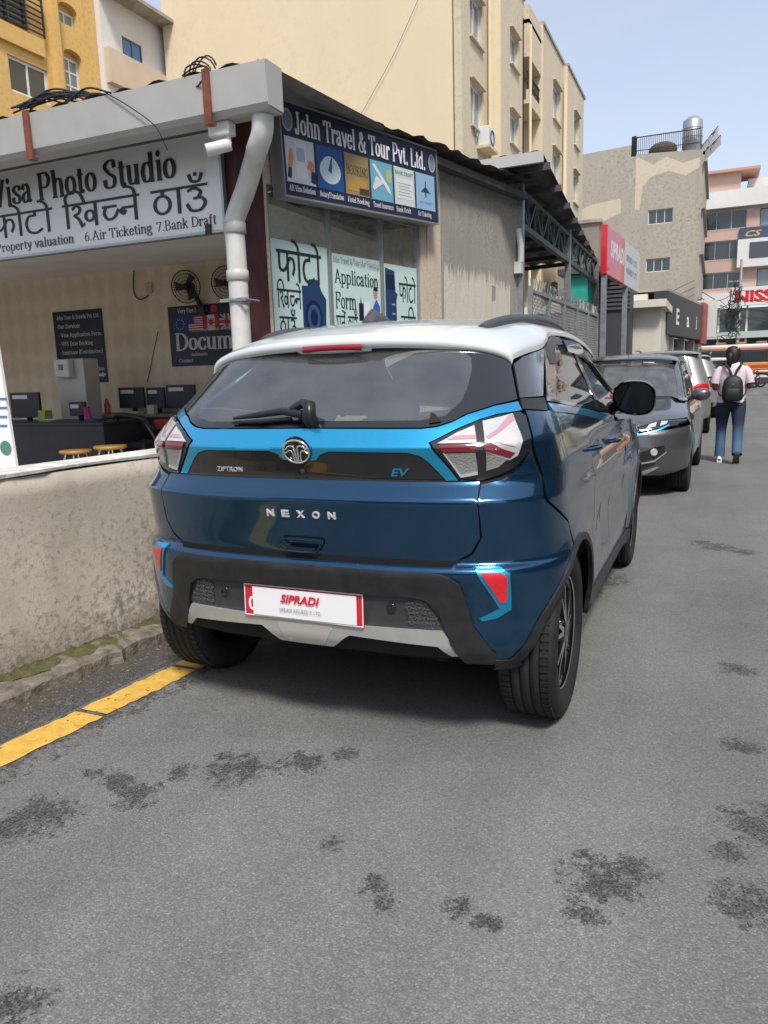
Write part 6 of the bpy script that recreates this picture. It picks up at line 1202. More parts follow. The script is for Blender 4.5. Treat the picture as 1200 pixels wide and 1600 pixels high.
# rear bumper, tailgate, quarters
arc_q = arc_pts(SH, H_AX[0], AZ, AR, R(178), R(118), 12)
bump_r = [(0, .697), (.60, .697), (.69, .737), (.737, .80), (.742, .975), (.83, .985), (.93, 1.02), (1.015, 1.075), (1.03, 1.02), (1.06, .96), (1.10, .90), (arc_q[-1][0], .80)] + arc_q[::-1] + [YZ(.13, .31), (.95, .315), (.66, .36), (.55, .42), (0, .42)]
patch(SH, sym(bump_r), 'rear_bumper', M_NAVY, car, step=.018)
tg = [(0, .704), (.598, .704), (.682, .744), (.727, .80), (.735, .90), (.732, .983), (0, .983)]
tgo = patch(SH, sym(tg), 'tailgate', M_NAVY, car, step=.016)
band_top = [(0, 1.164), (.512, 1.161), (.58, 1.166), (.65, 1.181), (.722, 1.204), (.87, 1.229), (1.02, 1.241)]
HOU = [(.551, 1.117), (.659, 1.153), (.776, 1.183), (.878, 1.198), (1.01, 1.204), (1.04, 1.19), (1.035, 1.11), (.985, 1.068), (.907, 1.028), (.82, 1.004), (.746, .989), (.652, .986)]
blk_r = [(.585, .988), (.53, 1.05), (.50, 1.072), (.45, 1.083), (.13, 1.085), (.09, 1.072), (.07, 1.052), (0, 1.047)]
band = band_top + [(1.03, 1.212), (1.01, 1.210), (.878, 1.204), (.776, 1.189), (.659, 1.159), (.541, 1.118), (.56, 1.09), (.641, .988)]
band_poly = [(-s, z) for s, z in (band_top[::-1])][:-1] + band + [(.59, .988)] + [(s, z + .003) for s, z in blk_r[1:]] + [(-s, z + .003) for s, z in blk_r[1:-1][::-1]] + [(-.59, .988)] + [(-s, z) for s, z in band[len(band_top):][::-1]]
bo = patch(SH, band_poly, 'tailgate_band', M_SKYB, car, step=.014, off=.001)
bp = patch(SH, sym(blk_r), 'gloss_panel', M_GBLK, car, step=.016, off=-.002)
qp = [(1.05, 1.07), (1.06, 1.02), (1.085, .96), (1.12, .905), (arc_q[-1][0] + .005, .81)] + arc_pts(SH, H_AX[0], AZ, AR, R(114), R(30), 14) + [YZ(.90, .66), YZ(.97, .80), YZ(.99, .95), YZ(1.0, zb(1.0) - .032), YZ(.7, zb(.7) - .032), YZ(.42, 1.20), (1.055, 1.212), (1.06, 1.19), (1.055, 1.11)]
for mir in (False, True):
    patch(SH, qp, 'rear_quarter', M_NAVY, car, step=.02, mirror=mir)
    # doors, wing, sill
    rd = arc_pts(SH, H_AX[0], AZ, AR + .0, R(28), R(2), 5) + [YZ(.88, .345), YZ(1.60, .345), YZ(1.62, .7), YZ(1.625, zb(1.62) - .032), YZ(1.3, zb(1.3) - .032), YZ(1.006, zb(1.0) - .032), YZ(.996, .95), YZ(.976, .80), YZ(.906, .66)]
    d1 = patch(SH, rd, 'rear_door', M_NAVY, car, step=.025, mirror=mir)
    fd = [YZ(1.606, .345), YZ(2.52, .345), YZ(2.50, .6), YZ(2.53, .8), YZ(2.53, 1.0), YZ(2.5, zb(2.5) - .03), YZ(2.1, zb(2.1) - .032), YZ(1.631, zb(1.63) - .032), YZ(1.626, .7)]
    d2 = patch(SH, fd, 'front_door', M_NAVY, car, step=.03, mirror=mir)
    wg = [YZ(2.526, .345)] + arc_pts(SH, H_AX[1], AZ, AR, R(178), R(2), 20) + [YZ(3.42, .34), YZ(3.42, .75), YZ(3.3, .93), YZ(3.0, .985), YZ(2.7, 1.03), YZ(2.506, zb(2.5) - .03), YZ(2.536, 1.0), YZ(2.536, .8), YZ(2.506, .6)]
    patch(SH, wg, 'front_wing', M_NAVY, car, step=.025, mirror=mir)
    patch(SH, [YZ(.84, .24), YZ(2.60, .24), YZ(2.56, .338), YZ(.88, .338)], 'sill', M_CLAD, car, step=.05, off=.012, thick=.03, mirror=mir)
    for ay in H_AX:
        a1 = arc_pts(SH, ay, AZ, AR - .004, R(184), R(-4), 26); a2 = arc_pts(SH, ay, AZ, AR + .022, R(-4), R(184), 26)
        patch(SH, a1 + a2, 'arch_moulding', M_CLAD, car, step=.03, off=.008, thick=.02, mirror=mir)
    stp = [YZ(y, zb(y) - .03) for y in np.linspace(.46, 1.9, 14)] + [YZ(y, zb(y) + .002) for y in np.linspace(1.9, .46, 14)]
    patch(SH, stp, 'belt_strip', M_SKYB, car, step=.03, off=.004, mirror=mir)
    # greenhouse
    zt = lambda y: float(np.interp(y, [.4, .6, .8, .95, 1.1, 1.6, 2.0, 2.12, 2.35], [1.385, 1.41, 1.435, 1.475, 1.497, 1.50, 1.465, 1.45, 1.41]))
    patch(SH, [(1.038, 1.252), YZ(.46, 1.252), YZ(.83, 1.437), YZ(.62, 1.415), YZ(.5, 1.398), (1.035, 1.372)], 'quarter_pillar', mat('quarter_gloss', (.035, .036, .038), .12, coat=1.), car, step=.03, off=.002, mirror=mir)
    patch(SH, [(1.036, 1.214), YZ(.40, 1.200), YZ(.46, 1.245), (1.036, 1.247)], 'pillar_foot', M_CLAD, car, step=.03, off=.004, mirror=mir)
    fr = [YZ(.48, zb(.48) + .012), YZ(2.55, zb(2.5) + .008), YZ(2.30, 1.34), YZ(2.12, zt(2.12)), YZ(1.9, zt(1.9)), YZ(1.6, zt(1.6)), YZ(1.1, zt(1.1)), YZ(.96, zt(.96)), YZ(.87, 1.455), YZ(.845, 1.437)]
    h1 = [YZ(.66, zb(.66) + .028), YZ(1.52, zb(1.52) + .025), YZ(1.52, 1.465), YZ(1.14, 1.455), YZ(1.0, 1.40)]
    h2 = [YZ(1.60, zb(1.62) + .025), YZ(2.40, zb(2.4) + .03), YZ(2.26, 1.28), YZ(2.06, 1.415), YZ(1.9, 1.445), YZ(1.60, 1.465)]
    patch(SH, [fr, h1, h2], 'window_frames', M_GBLK, car, step=.035, off=.0, mirror=mir)
    patch(SH, h1, 'side_window', M_STINT, car, step=.05, off=-.004, thick=0, mirror=mir)
    patch(SH, h2, 'side_window', M_STINT, car, step=.05, off=-.004, thick=0, mirror=mir)
    patch(SH, [YZ(.86, 1.372), YZ(.98, 1.372), YZ(1.02, 1.425), YZ(1.10, 1.455), YZ(1.30, 1.462), YZ(1.30, 1.496), YZ(1.08, 1.492), YZ(.96, 1.472), YZ(.885, 1.445)], 'door_frame_trim', mat('frame_grey', (.07, .075, .08), .45), car, step=.03, off=.006, mirror=mir)
    vis = [YZ(1.31, 1.48), YZ(1.6, 1.482), YZ(1.85, 1.468), YZ(2.08, 1.43), YZ(2.42, 1.225), YZ(2.28, 1.215), YZ(1.98, 1.37), YZ(1.75, 1.405), YZ(1.5, 1.42), YZ(1.31, 1.425)]
    patch(SH, vis, 'rain_visor', M_SMOKE, car, step=.03, off=.014, thick=.012, mirror=mir)
    # door handles, mirror, badge
    k = -1 if mir else 1
    for dd, (yy, zz) in ((d1, (1.06, 1.0)), (d2, (1.82, .965))):
        q = MB(); P = SH.pt(SH.from_yz(yy, zz), zz)
        q.tube([P + V(-.005, -.09, 0), P + V(.03, -.07, .004), P + V(.038, 0, .004), P + V(.03, .07, 0), P + V(-.005, .09, -.003)], [.007, .010, .011, .010, .007], 8)
        (q.flipped() if mir else q).build('door_handle', M_NAVY, dd, world=False)
    mm = MB(); c0 = V(.955, 1.93, 1.185)
    G = []
    for t, sc_ in ((0, 1.), (.02, 1.06), (.05, 1.04), (.09, .86), (.125, .5), (.14, .08)):
        row = []
        for a in np.linspace(0, 2 * math.pi, 28, endpoint=False):
            ca, sa = math.cos(a), math.sin(a); e = .8
            row.append(c0 + V(.112 * sc_ * np.sign(ca) * abs(ca) ** e * (1. if ca > 0 else .95), t, .090 * sc_ * np.sign(sa) * abs(sa) ** e + (-.018 * ca if sa < 0 else 0)))
        G.append(row + [row[0]])
    mm.grid([list(r_) for r_ in G]); mm.tube([c0 + V(-.10, .05, -.05), V(.84, 2.02, 1.11)], [.03, .025], 8)
    mo = (mm.flipped() if mir else mm).build('door_mirror', M_GBLK, car, world=False)
    gl = MB(); gl.poly([p + V(0, .004, 0) for p in [c0 + (np.array(q) - c0) * V(.93, 1, .9) for q in G[0][:-1]]][::-1]); (gl.flipped() if mir else gl).build('mirror_glass', mat('mirror', (.12, .13, .14), .03, 1.), mo, world=False)
    for yy in (2.18, 2.27):
        b_ = MB(); z0, z1 = .79, .90
        patch(SH, [YZ(yy, z0), YZ(yy + .05, z0), YZ(yy + .06, z1), YZ(yy + .01, z1)], 'door_badge', mat('blue_badge', (.03, .16, .34), .2, .3, coat=1.), d2, step=.03, off=.004, thick=.004, mirror=mir)
    # tail lamp
    tl = patch(SH, HOU, 'tail_lamp', M_GBLK, car, step=.018, off=.004, thick=.012, mirror=mir)
    def lens(nm, poly, m, off=.009): patch(SH, poly, nm, m, tl, step=.016, off=off, thick=.005, mirror=mir)
    lens('lamp_facet', [(.578, 1.111), (.663, 1.144), (.748, 1.166), (.747, 1.111)], M_CLENS)
    lens('lamp_stripe', [(.622, 1.122), (.655, 1.134), (.746, 1.136), (.746, 1.123)], M_PINK, .0105)
    lens('brake_strip', [(.586, 1.107), (.746, 1.107), (.743, 1.089), (.598, 1.089)], M_DRED, .0105)
    lens('reversing_lamp', [(.606, 1.084), (.738, 1.085), (.729, 1.016), (.655, 1.006)], M_GLENS)
    lens('lamp_edge', [(.600, 1.0865), (.606, 1.0865), (.655, 1.010), (.728, 1.019), (.728, 1.010), (.652, 1.000)], M_CLENS, .0115)
    lens('lamp_facet', [(.79, 1.178), (.955, 1.198), (.978, 1.11), (.935, 1.068), (.885, 1.054), (.785, 1.085), (.785, 1.12)], M_CLENS)
    lens('lamp_stripe', [(.79, 1.128), (.855, 1.152), (.930, 1.192), (.958, 1.194), (.954, 1.176), (.865, 1.142), (.805, 1.121)], M_PINK, .0105)
    lens('lamp_bowl', [(.825, 1.112), (.945, 1.162), (.956, 1.110), (.93, 1.097)], mat('clear_bowl', (.5, .46, .47), .15, .2, coat=1., bump=.4, bscale=200), .0105)
    lens('brake_strip', [(.78, 1.108), (.815, 1.108), (.925, 1.078), (.89, 1.060), (.78, 1.09)], M_DRED, .0105)
    lens('indicator_lamp', [(.785, 1.082), (.878, 1.058), (.825, 1.032), (.768, 1.022)], M_GLENS)
    # rear reflector in its pocket
    RB = [(.705, .697), (.82, .694), (.868, .675), (.868, .575), (.846, .548), (.815, .546)]
    rf = patch(SH, RB, 'reflector_bezel', M_SKYB, car, step=.015, off=.006, thick=.012, mirror=mir)
    patch(SH, [(.737, .682), (.825, .680), (.852, .665), (.846, .590), (.835, .575), (.815, .574)], 'reflector', mat('red_reflector', (.72, .012, .02), .25, coat=1., bump=.25, bscale=260), rf, step=.015, off=.010, thick=.004, mirror=mir)
    patch(SH, [(.80, .545), (.868, .575), (.868, .545), (.80, .515), (.735, .505), (.72, .515)], 'ledge_sky_glint', M_SKYB, rf, step=.015, off=.004, thick=.008, mirror=mir)  # bright blue patch paints a sky highlight onto the navy bumper
    patch(SH, [(.79, .312), (.95, .312), YZ(.14, .312), YZ(.125, .345), (.95, .345), (.79, .350)], 'bumper_lip', M_CLAD, car, step=.03, off=.005, thick=.02, mirror=mir)
    # front: head lamp, and roof rail
    T = SH.total
    patch(SH, [(T - .25, .70), (T - .92, .76), (T - .98, .84), (T - .6, .80), (T - .25, .76)], 'head_lamp', M_CLENS, car, step=.04, off=.006, mirror=mir)
    rl = MB(); pth = catmull([(.505, .58, 1.503), (.52, .70, 1.533), (.54, .95, 1.562), (.555, 1.4, 1.582), (.555, 1.85, 1.568), (.53, 2.2, 1.525)], 6); rs = [.026] + [.022] * (len(pth) - 2) + [.02]
    G = [[p + V(.028 * math.cos(a), 0, .024 * math.sin(a) + .004) for a in np.linspace(0, 2 * math.pi, 13)] for p in pth]; rl.grid(G); rl.poly(G[0][:-1][::-1]); rl.poly(G[-1][:-1])
    for i in (1, len(pth) // 2, len(pth) - 3): rl.box(pth[i][0] - .02, pth[i][0] + .02, pth[i][1] - .06, pth[i][1] + .06, pth[i][2] - .05, pth[i][2])
    (rl.flipped() if mir else rl).build('roof_rail', mat('rail_plastic', (.05, .055, .06), .5), car, world=False)
    for ay in H_AX: wheel(car, k * .775, ay, .332, .332, .215, k, .215)
# cladding, plate panel, skid plate
clo = [(0, .683), (.54, .680), (.60, .668), (.645, .64), (.675, .56), (.70, .48), (.80, .375), (.79, .345), (.66, .352), (.60, .42), (.575, .49), (.545, .555), (.50, .583), (.46, .592), (0, .596)]
c1 = patch(SH, sym(clo), 'bumper_cladding', M_CLAD, car, step=.016, off=.016, thick=.03)
pan = [(0, .60), (.48, .596), (.55, .56), (.58, .49), (.57, .455), (0, .455)]
patch(SH, sym(pan), 'plate_panel', M_PANELG, car, step=.03, off=.001, thick=.006)
for mir in (False, True):
    pt_ = patch(SH, [(.415, .57), (.47, .582), (.505, .57), (.535, .53), (.565, .47), (.52, .468), (.43, .482)], 'tread_pad', None or mat('tread_pad_plastic', (.05, .055, .06), .5), car, step=.03, off=.004, thick=.004, mirror=mir)
    y_ = MB(); n_ = 0                                        # raised three-armed studs
    for i in range(9):
        for j in range(6):
            s_, z_ = .425 + i * .0165 + (j % 2) * .008, .474 + j * .0185
            if not inside(np.array([[s_, z_]]), [(.42, .565), (.47, .578), (.503, .566), (.53, .53), (.56, .476), (.52, .473), (.434, .486)])[0]: continue
            a0 = (i * 2 + j) % 3 * .7
            for q in range(3):
                an = a0 + q * 2.094; e = (math.cos(an) * .0085, math.sin(an) * .0085); w = (-math.sin(an) * .0022, math.cos(an) * .0022)
                cs = [(s_ + w[0], z_ + w[1]), (s_ - w[0], z_ - w[1]), (s_ + e[0] - w[0], z_ + e[1] - w[1]), (s_ + e[0] + w[0], z_ + e[1] + w[1])]
                A = np.array(cs); P = SH.pt(A[:, 0], A[:, 1]); N = SH.nrm(A[:, 0], A[:, 1]); y_.prism(P + N * .004, N[0] * .003)
    (y_.flipped() if mir else y_).build('tread_studs', mat('stud_plastic', (.085, .09, .095), .45), pt_, world=False)
    sn = MB(); P = SH.pt(.361, .54); N = SH.nrm(np.array(.361), np.array(.54)); sn.lathe([(0, .003), (.009, .003), (.011, 0), (.016, .004), (.018, 0)], P + N * .002, N, 20); (sn.flipped() if mir else sn).build('parking_sensor', M_GBLK, car, world=False)
sk = [(0, .462), (.565, .468), (.60, .43), (.655, .378), (.605, .376), (.548, .410), (.19, .424), (.155, .402), (.115, .372), (0, .370)]
skid = patch(SH, sym(sk), 'skid_plate', M_SILV, car, step=.016, off=.012, thick=.03)
patch(SH, sym([(0, .448), (.112, .448), (.118, .438), (.083, .382), (.07, .376), (0, .375)]), 'skid_insert', mat('warm_grey_plastic', (.38, .37, .33), .5), skid, step=.03, off=.0145, thick=.003)
# number plate with the dealer's sheet over it
pb = Board((-.25, -.062, .463), (1, 0, 0), (0, .03, 1))
pl = MB(); pb.slab(pl, .50, .122, .006); npl = pl.build('number_plate', mat('plate_red', (.55, .02, .03), .35, coat=.5), car, world=False)
bd = MB()
for (a, b, c, d) in ((0, .5, 0, .004), (0, .5, .118, .122), (0, .004, .004, .118), (.496, .5, .004, .118)): pb.rect(bd, a, b, c, d, 1)
bd = merge(bd, pb.put(sans('0', .075, bold=.02), .018, .022, 1)); bd.build('plate_border', M_WPAPER, npl, world=False)
sh_ = MB(); sb = Board(pb.p(.04, .006, 3), pb.ux, pb.uy)
sh_.grid([[sb.p(x, y, 1.2 * math.sin(x * 9) + .8 * (y / .1)) for x in np.linspace(0, .435, 14)] for y in np.linspace(.108, 0, 5)]); sheet = sh_.build('paper_sheet', M_WPAPER, npl, world=False)
pb.put(sans('SIPRADI', .042, width=.165, shear=.25, bold=.035), .165, .066, 8).build('red_lettering', M_RED, npl, world=False)
pb.put(sans('SIPRADI ASSURED P. LTD.', .02, width=.175), .160, .030, 8).build('grey_lettering', M_GREYT, npl, world=False)
# rear window with its dark border
wtop = [(1.012, 1.372), (1.0, 1.40), (.88, 1.44), (.6, 1.462), (0, 1.466)]
wo = [(s, z + .006) for s, z in band_top[:-1]] + [(1.022, 1.250)] + wtop
wi = [(0, 1.192), (.50, 1.190), (.62, 1.204), (.70, 1.25), (.735, 1.30), (.76, 1.36), (.755, 1.40), (.70, 1.428), (.5, 1.438), (0, 1.440)]
patch(SH, [sym(wo), sym(wi)], 'window_border', M_GBLK, car, step=.022, off=-.001, thick=.006)
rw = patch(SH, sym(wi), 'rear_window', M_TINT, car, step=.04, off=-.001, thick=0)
# roof with spoiler
rows = [(.40, 1.462, 1.375, .10, .645), (.30, 1.449, 1.36, .14, .658), (.268, 1.450, 1.357, .155, .664), (.256, 1.468, 1.372, .16, .668), (.262, 1.488, 1.388, .16, .670), (.285, 1.498, 1.393, .16, .671), (.32, 1.511, 1.398, .16, .673), (.45, 1.545, 1.415, .16, .682), (.66, 1.574, 1.437, .15, .695), (.85, 1.586, 1.468, .07, .694), (1.1, 1.597, 1.499, 0, .676), (1.6, 1.596, 1.502, 0, .676), (2.0, 1.576, 1.468, -.03, .69), (2.36, 1.538, 1.42, -.16, .70), (2.40, 1.52, 1.405, -.17, .69)]
RW = [np.array(r) for r in rows[:4]] + catmull(rows[4:], 5)
G = []
for yc, zc, ze, ya, ex in RW:
    row = []
    for t in np.linspace(-math.pi / 2, math.pi / 2, 49):
        sn_ = math.sin(t); xx = np.sign(sn_) * abs(sn_) ** .86; c_ = max(0, math.cos(t)) ** .8; we = ex
        row.append((xx * we, yc + ya * abs(xx) ** 2.2, ze + (zc - ze) * c_))
    G.append(row)
rm = MB(); rm.grid(G); roof = rm.build('roof', M_WHITE, car, world=False)
b = MB(); b.grid([[(x, .262 + .16 * abs(x / .665) ** 2.2 - .008 + d, 1.450 + h - .03 * x * x * 8) for x in np.linspace(-.128, .128, 15)] for d, h in ((.02, -.006), (.002, -.004), (.0, .008), (.004, .020), (.02, .024))]); b.build('high_brake_lamp', mat('dark_red_lens', (.30, .008, .025), .15, coat=1.), roof, world=False)
b = MB(); b.grid([[(x * w, .262 + d + .02 * x * x, z) for x in np.linspace(-1, 1, 13)] for w, d, z in ((.12, .06, 1.432), (.15, .02, 1.436), (.16, .0, 1.444), (.17, .004, 1.458), (.175, .016, 1.470))]); b.build('lamp_housing', M_WHITE, roof, world=False)
a = MB(); G = []
for i, (y, w, h) in enumerate([(.60, .030, .012), (.64, .034, .045), (.66, .030, .062), (.70, .03, .05), (.78, .02, .03), (.84, .008, .010)]):
    G.append([(w * math.cos(q), y, 1.562 + .02 * (y - .6) / .24 + h * max(0, math.sin(q)) ** .8) for q in np.linspace(0, math.pi, 11)])
a.grid(G); a.poly(G[0]); a.build('roof_aerial', mat('aerial_grey', (.06, .065, .07), .4), roof, world=False)
# wiper
w = MB(); sp = lambda S, z, o: SH.pt(np.array(S), np.array(z)) + SH.nrm(np.array(S), np.array(z)) * o
w.tube([sp(S, z, o) for S, z, o in ((.0, 1.195, .03), (-.10, 1.203, .035), (-.22, 1.196, .028), (-.345, 1.190, .02))], [.016, .014, .011, .006], 8)
w.tube([sp(S, z, o) for S, z, o in ((-.06, 1.192, .012), (-.2, 1.183, .012), (-.355, 1.181, .010))], [.008, .009, .005], 6)
w.tube([sp(.035, 1.185, .0), sp(.035, 1.185, .035), sp(.03, 1.21, .05), sp(-.01, 1.222, .045), sp(-.06, 1.206, .035)], [.028, .027, .024, .018, .014], 10)
w.build('rear_wiper', mat('wiper_black', (.014, .017, .022), .35), car, world=False)
b = MB(); b.add([sp(.545, 1.178, .004), sp(.60, 1.183, .004), sp(.575, 1.205, .006), sp(.555, 1.212, .006)], [(0, 1, 2, 3)]); b.build('heater_connector', M_DARK, rw, world=False)
# badge and lettering
lg = MB(); n0 = SH.nrm(np.array(0.), np.array(1.09)); c0 = SH.pt(np.array(0.), np.array(1.09)) + n0 * .004
lg.lathe([(.0, .004), (.048, .004), (.056, 0)], c0, n0, 36); emb = lg.build('emblem', M_GBLK, car, world=False)
eb = Board(c0 + n0 * .006, (1, 0, 0), np.cross(n0, (1, 0, 0)) * (1 if np.cross(n0, (1, 0, 0))[2] > 0 else -1)); e = MB()
e.tube([eb.p(.052 * math.cos(t), .043 * math.sin(t), 1) for t in np.linspace(0, 2 * math.pi, 40, endpoint=False)], .0042, 8, closed=True)
for k in (-1, 1):
    for pts, r_ in ((catmull([(k * .043, .008), (k * .026, .021), (k * .008, .016), (k * .0045, -.02), (k * .004, -.041)], 6), .0042), (catmull([(k * .046, -.006), (k * .026, .004), (k * .016, -.008), (k * .0125, -.038)], 6), .0036)):
        e.tube([eb.p(p[0], p[1], 1) for p in pts], r_, 6)
e.build('chrome_emblem_ring', M_CHROME, emb, world=False)
def letters(txt, S0, S1, z, h, nm, m, parent, off=.0, shear=0., bold=.03, space=1., dep=.003):
    t = sans(txt, h / .7, width=(S1 - S0), shear=shear, bold=bold, space=space, depth=dep); A = np.array(t.v)
    P = SH.pt(S0 + A[:, 0], z + A[:, 1]); N = SH.nrm(S0 + A[:, 0], z + A[:, 1]); t.v = [tuple(q) for q in (P + N * (off + .002 + A[:, 2:3]))]; return t.build(nm, m, parent, world=False)
for i, chx in enumerate('NEXON'): letters(chx, -.128 + i * .064, -.128 + i * .064 + .031, .853, .024, 'chrome_letter', M_BADGE, tgo, bold=.035)
letters('ZIPTRON', -.395, -.265, 1.006, .017, 'panel_lettering', mat('light_silver', (.62, .64, .66), .3, .5), bp, bold=.0, space=1.1)
letters('EV', .37, .445, 1.004, .026, 'blue_lettering', mat('blue_chrome', (.05, .35, .6), .15, .7), bp, shear=.3, bold=.02)
lk = MB(); n1 = SH.nrm(np.array(0.005), np.array(1.013)); lk.lathe([(0, .003), (.006, .004), (.01, .002), (.011, -.002)], SH.pt(np.array(.005), np.array(1.013)), n1, 14); lk.build('camera_eye', M_PANELG, bp, world=False)
hd = MB(); hb = Board(SH.pt(np.array(-.08), np.array(.70)) + V(0, -.005, 0), (1, 0, 0), (0, -.03, 1))
G = catmull([(0, .045), (.0, .058), (.012, .066), (.15, .066), (.165, .055), (.15, .028), (.13, .018), (.035, .018), (.02, .03)], 4, True); hd.tube([hb.p(x, y, 3) for x, y in G], .0035, 6, closed=True)
hb.shape(hd, [(.03, .02), (.13, .02), (.145, .04), (.02, .04)], 3.2); hd.build('boot_handle', M_DARK, tgo, world=False)
h2_ = MB(); h2_.tube([hb.p(.03, .024, 4), hb.p(.08, .022, 5), hb.p(.135, .024, 4)], .005, 6); h2_.build('handle_lip', M_NAVY, tgo, world=False)
# front end and cabin
T = SH.total
patch(SH, [(T - 1.02, .30), (T + 1.02, .30), (T + 1.02, .75), (T + .9, .86), (T - .9, .86), (T - 1.02, .75)], 'front_bumper', M_NAVY, car, step=.06)
patch(SH, [(T - .95, .87), (T + .95, .87), (T + .96, .93), (T + .93, 1.06), (T + .5, 1.085), (T - .5, 1.085), (T - .93, 1.06), (T - .96, .93)], 'bonnet', M_NAVY, car, step=.04)
ws = [(T - .97, 1.13), (T - .5, 1.10), (T + .5, 1.10), (T + .97, 1.13), (T + .98, 1.40), (T + .6, 1.48), (T, 1.50), (T - .6, 1.48), (T - .98, 1.40)]
patch(SH, ws, 'windscreen', M_CGLASS, car, step=.06, thick=0)
for mir in (False, True): patch(SH, [(T - .985, 1.10), (T - .985, 1.40), (T - 1.06, 1.42), (T - 1.10, 1.10)], 'front_pillar', M_GBLK, car, step=.05, mirror=mir)
for x in (-.36, .36): seat(car, x, 1.85, .42)
for x in (-.42, 0, .42): seat(car, x, 1.05, .46, w=.41, back=.50)
d = MB(); d.grid([[(x, y, z - .06 * abs(x) ** 2) for x in np.linspace(-.74, .74, 9)] for y, z in ((2.42, .55), (2.40, .92), (2.48, 1.02), (2.7, 1.06), (2.95, 1.08))]); d.build('dashboard', M_TRIM, car, world=False)
d = MB(); d.lathe([(.175 + .016 * math.cos(t), .016 * math.sin(t)) for t in np.linspace(0, 2 * math.pi, 9)], (.36, 2.3, .98), (0, -.9, .35), 30); d.build('steering_wheel', M_TRIM, car, world=False)
d = MB(); d.box(-.70, .70, .30, .82, .60, .64); d.box(-.72, .72, .3, 2.4, .30, .34); d.build('cabin_floor', M_TRIM, car, world=False)
# ------------------------------------------------------------------ bus, motorcycle
by = 57.; bus = thing('city_bus', 'white and orange bus crossing the junction behind the walking person', 'bus', (5, by, 0)); BX0 = at_y(1098, 560, by)[0] - .2; BX1 = BX0 + 10.5
zr = at_y(1150, 541, by)[2]; M_BW = mat('bus_white', (.66, .62, .56), .35, coat=.5); M_BO = mat('bus_orange', (.62, .27, .05), .35, coat=.5); M_BR = mat('bus_red', (.42, .06, .04), .4, coat=.5)
def pr_box(nm, m, par, z0, z1, y0=by, y1=by + 2.4, x0=None, x1=None, bev=.05): q = MB(); q.box(BX0 if x0 is None else x0, BX1 if x1 is None else x1, y0, y1, z0, z1); return q.build(nm, m, par, bevel=bev)
body = pr_box('lower_body', M_BW, bus, .35, .95); pr_box('orange_band', M_BO, bus, .955, 1.5, by - .01, by + 2.41); pr_box('window_band', M_DGLASS, bus, 1.505, 2.32, by + .02, by + 2.38); pr_box('roof', M_BW, bus, 2.42, zr + .12, bev=.12); pr_box('roof_stripe', M_BR, bus, 2.325, 2.42, by - .01, by + 2.41)
for k in range(8): x = BX0 + .1 + k * 1.4; q = MB(); q.box(x, x + .09, by - .006, by + .1, 1.505, 2.32); q.build('window_pillar', M_RAIL, bus)
for k in range(3): x = BX0 + 3.2 + k * 2.2; q = MB(); q.box(x, x + 1.4, by - .016, by - .011, 1.1, 1.3); q.build('side_lettering', M_BR, bus)
for x in (BX0 + 1.8, BX1 - 2.2):
    for yy in (by + .1, by + 2.3): q = MB(); q.lathe([(0, -.12), (.3, -.12), (.48, -.1), (.5, 0), (.48, .1), (.3, .12), (0, .12)], (x, yy, .5), (0, 1, 0), 20); q.build('wheel', M_RUB, bus)
for k in range(6): q = MB(); q.box(BX0 + 1 + k * 1.3, BX0 + 1.7 + k * 1.3, by + .5, by + 1.2, zr + .12, zr + .3); q.build('roof_luggage', mat('luggage', (.3, .12, .08), .8, var=.5, vscale=3), bus, bevel=.05)
def motorcycle(label, u, v, y, col):
    p = at_y(u, v, y); t = thing('motorcycle', label, 'motorcycle', (p[0], y, 0), 0, 'motorcycles at the junction'); x = p[0]
    for dx in (-.62, .62): q = MB(); q.lathe([(.22, -.04), (.3, -.03), (.3, .03), (.22, .04)], (x + dx, y, .3), (0, 1, 0), 20); q.build('wheel', M_RUB, t)
    q = MB(); q.tube(catmull([(x - .6, y, .55), (x - .35, y, .78), (x + .05, y, .78), (x + .3, y, .9), (x + .5, y, .75)], 5), [.05] * 10 + [.12] * 6 + [.1] * 5, 8); q.tube([(x + .62, y, .3), (x + .42, y, 1.0)], .03, 6); q.box(x - .25, x + .25, y - .14, y + .14, .3, .6); q.build('body', mat('bike_' + label[:3], col, .3, coat=.6), t)
    q = MB(); q.tube([(x + .38, y - .33, 1.05), (x + .42, y, 1.02), (x + .38, y + .33, 1.05)], .018, 6); q.build('handlebar', M_RAIL, t); q = MB(); q.tube([(x - .55, y, .86), (x - .1, y, .83), (x + .12, y, .86)], [.07, .09, .06], 8); q.build('seat', M_CLAD, t); return t
motorcycle('red motorcycle standing in front of the bus', 1172, 568, 48., (.4, .03, .04)); motorcycle('dark motorcycle at the right edge in front of the bus', 1198, 575, 47., (.05, .05, .06))
q = MB(); p = at_y(1110, 572, 42.); q.box(p[0] - .9, p[0] + .6, 42, 43.4, .0, 1.1); 
t = thing('white_van', 'low white van waiting at the junction, left of the walking person', 'van', (p[0], 44, 0)); x = p[0]; q = MB(); q.prism([V(x - 1.2, 43, .35), V(x + 1.6, 43, .35), V(x + 1.6, 43, .95), V(x + 1.3, 43, 1.25), V(x + .9, 43, 1.75), V(x - 1.2, 43, 1.8)], V(0, 1.5, 0)); q.build('body', M_BW, t, bevel=.06)
q = MB(); q.obox(V(x - 1.0, 42.985, 1.2), V(1.8, 0, 0), V(0, 0, .42), V(0, .01, 0)); q.build('side_window', M_DGLASS, t)
for dx in (-.7, 1.1): q = MB(); q.lathe([(0, -.08), (.2, -.08), (.31, -.06), (.31, .08), (0, .08)], (x + dx, 43.05, .31), (0, 1, 0), 18); q.build('wheel', M_RUB, t)
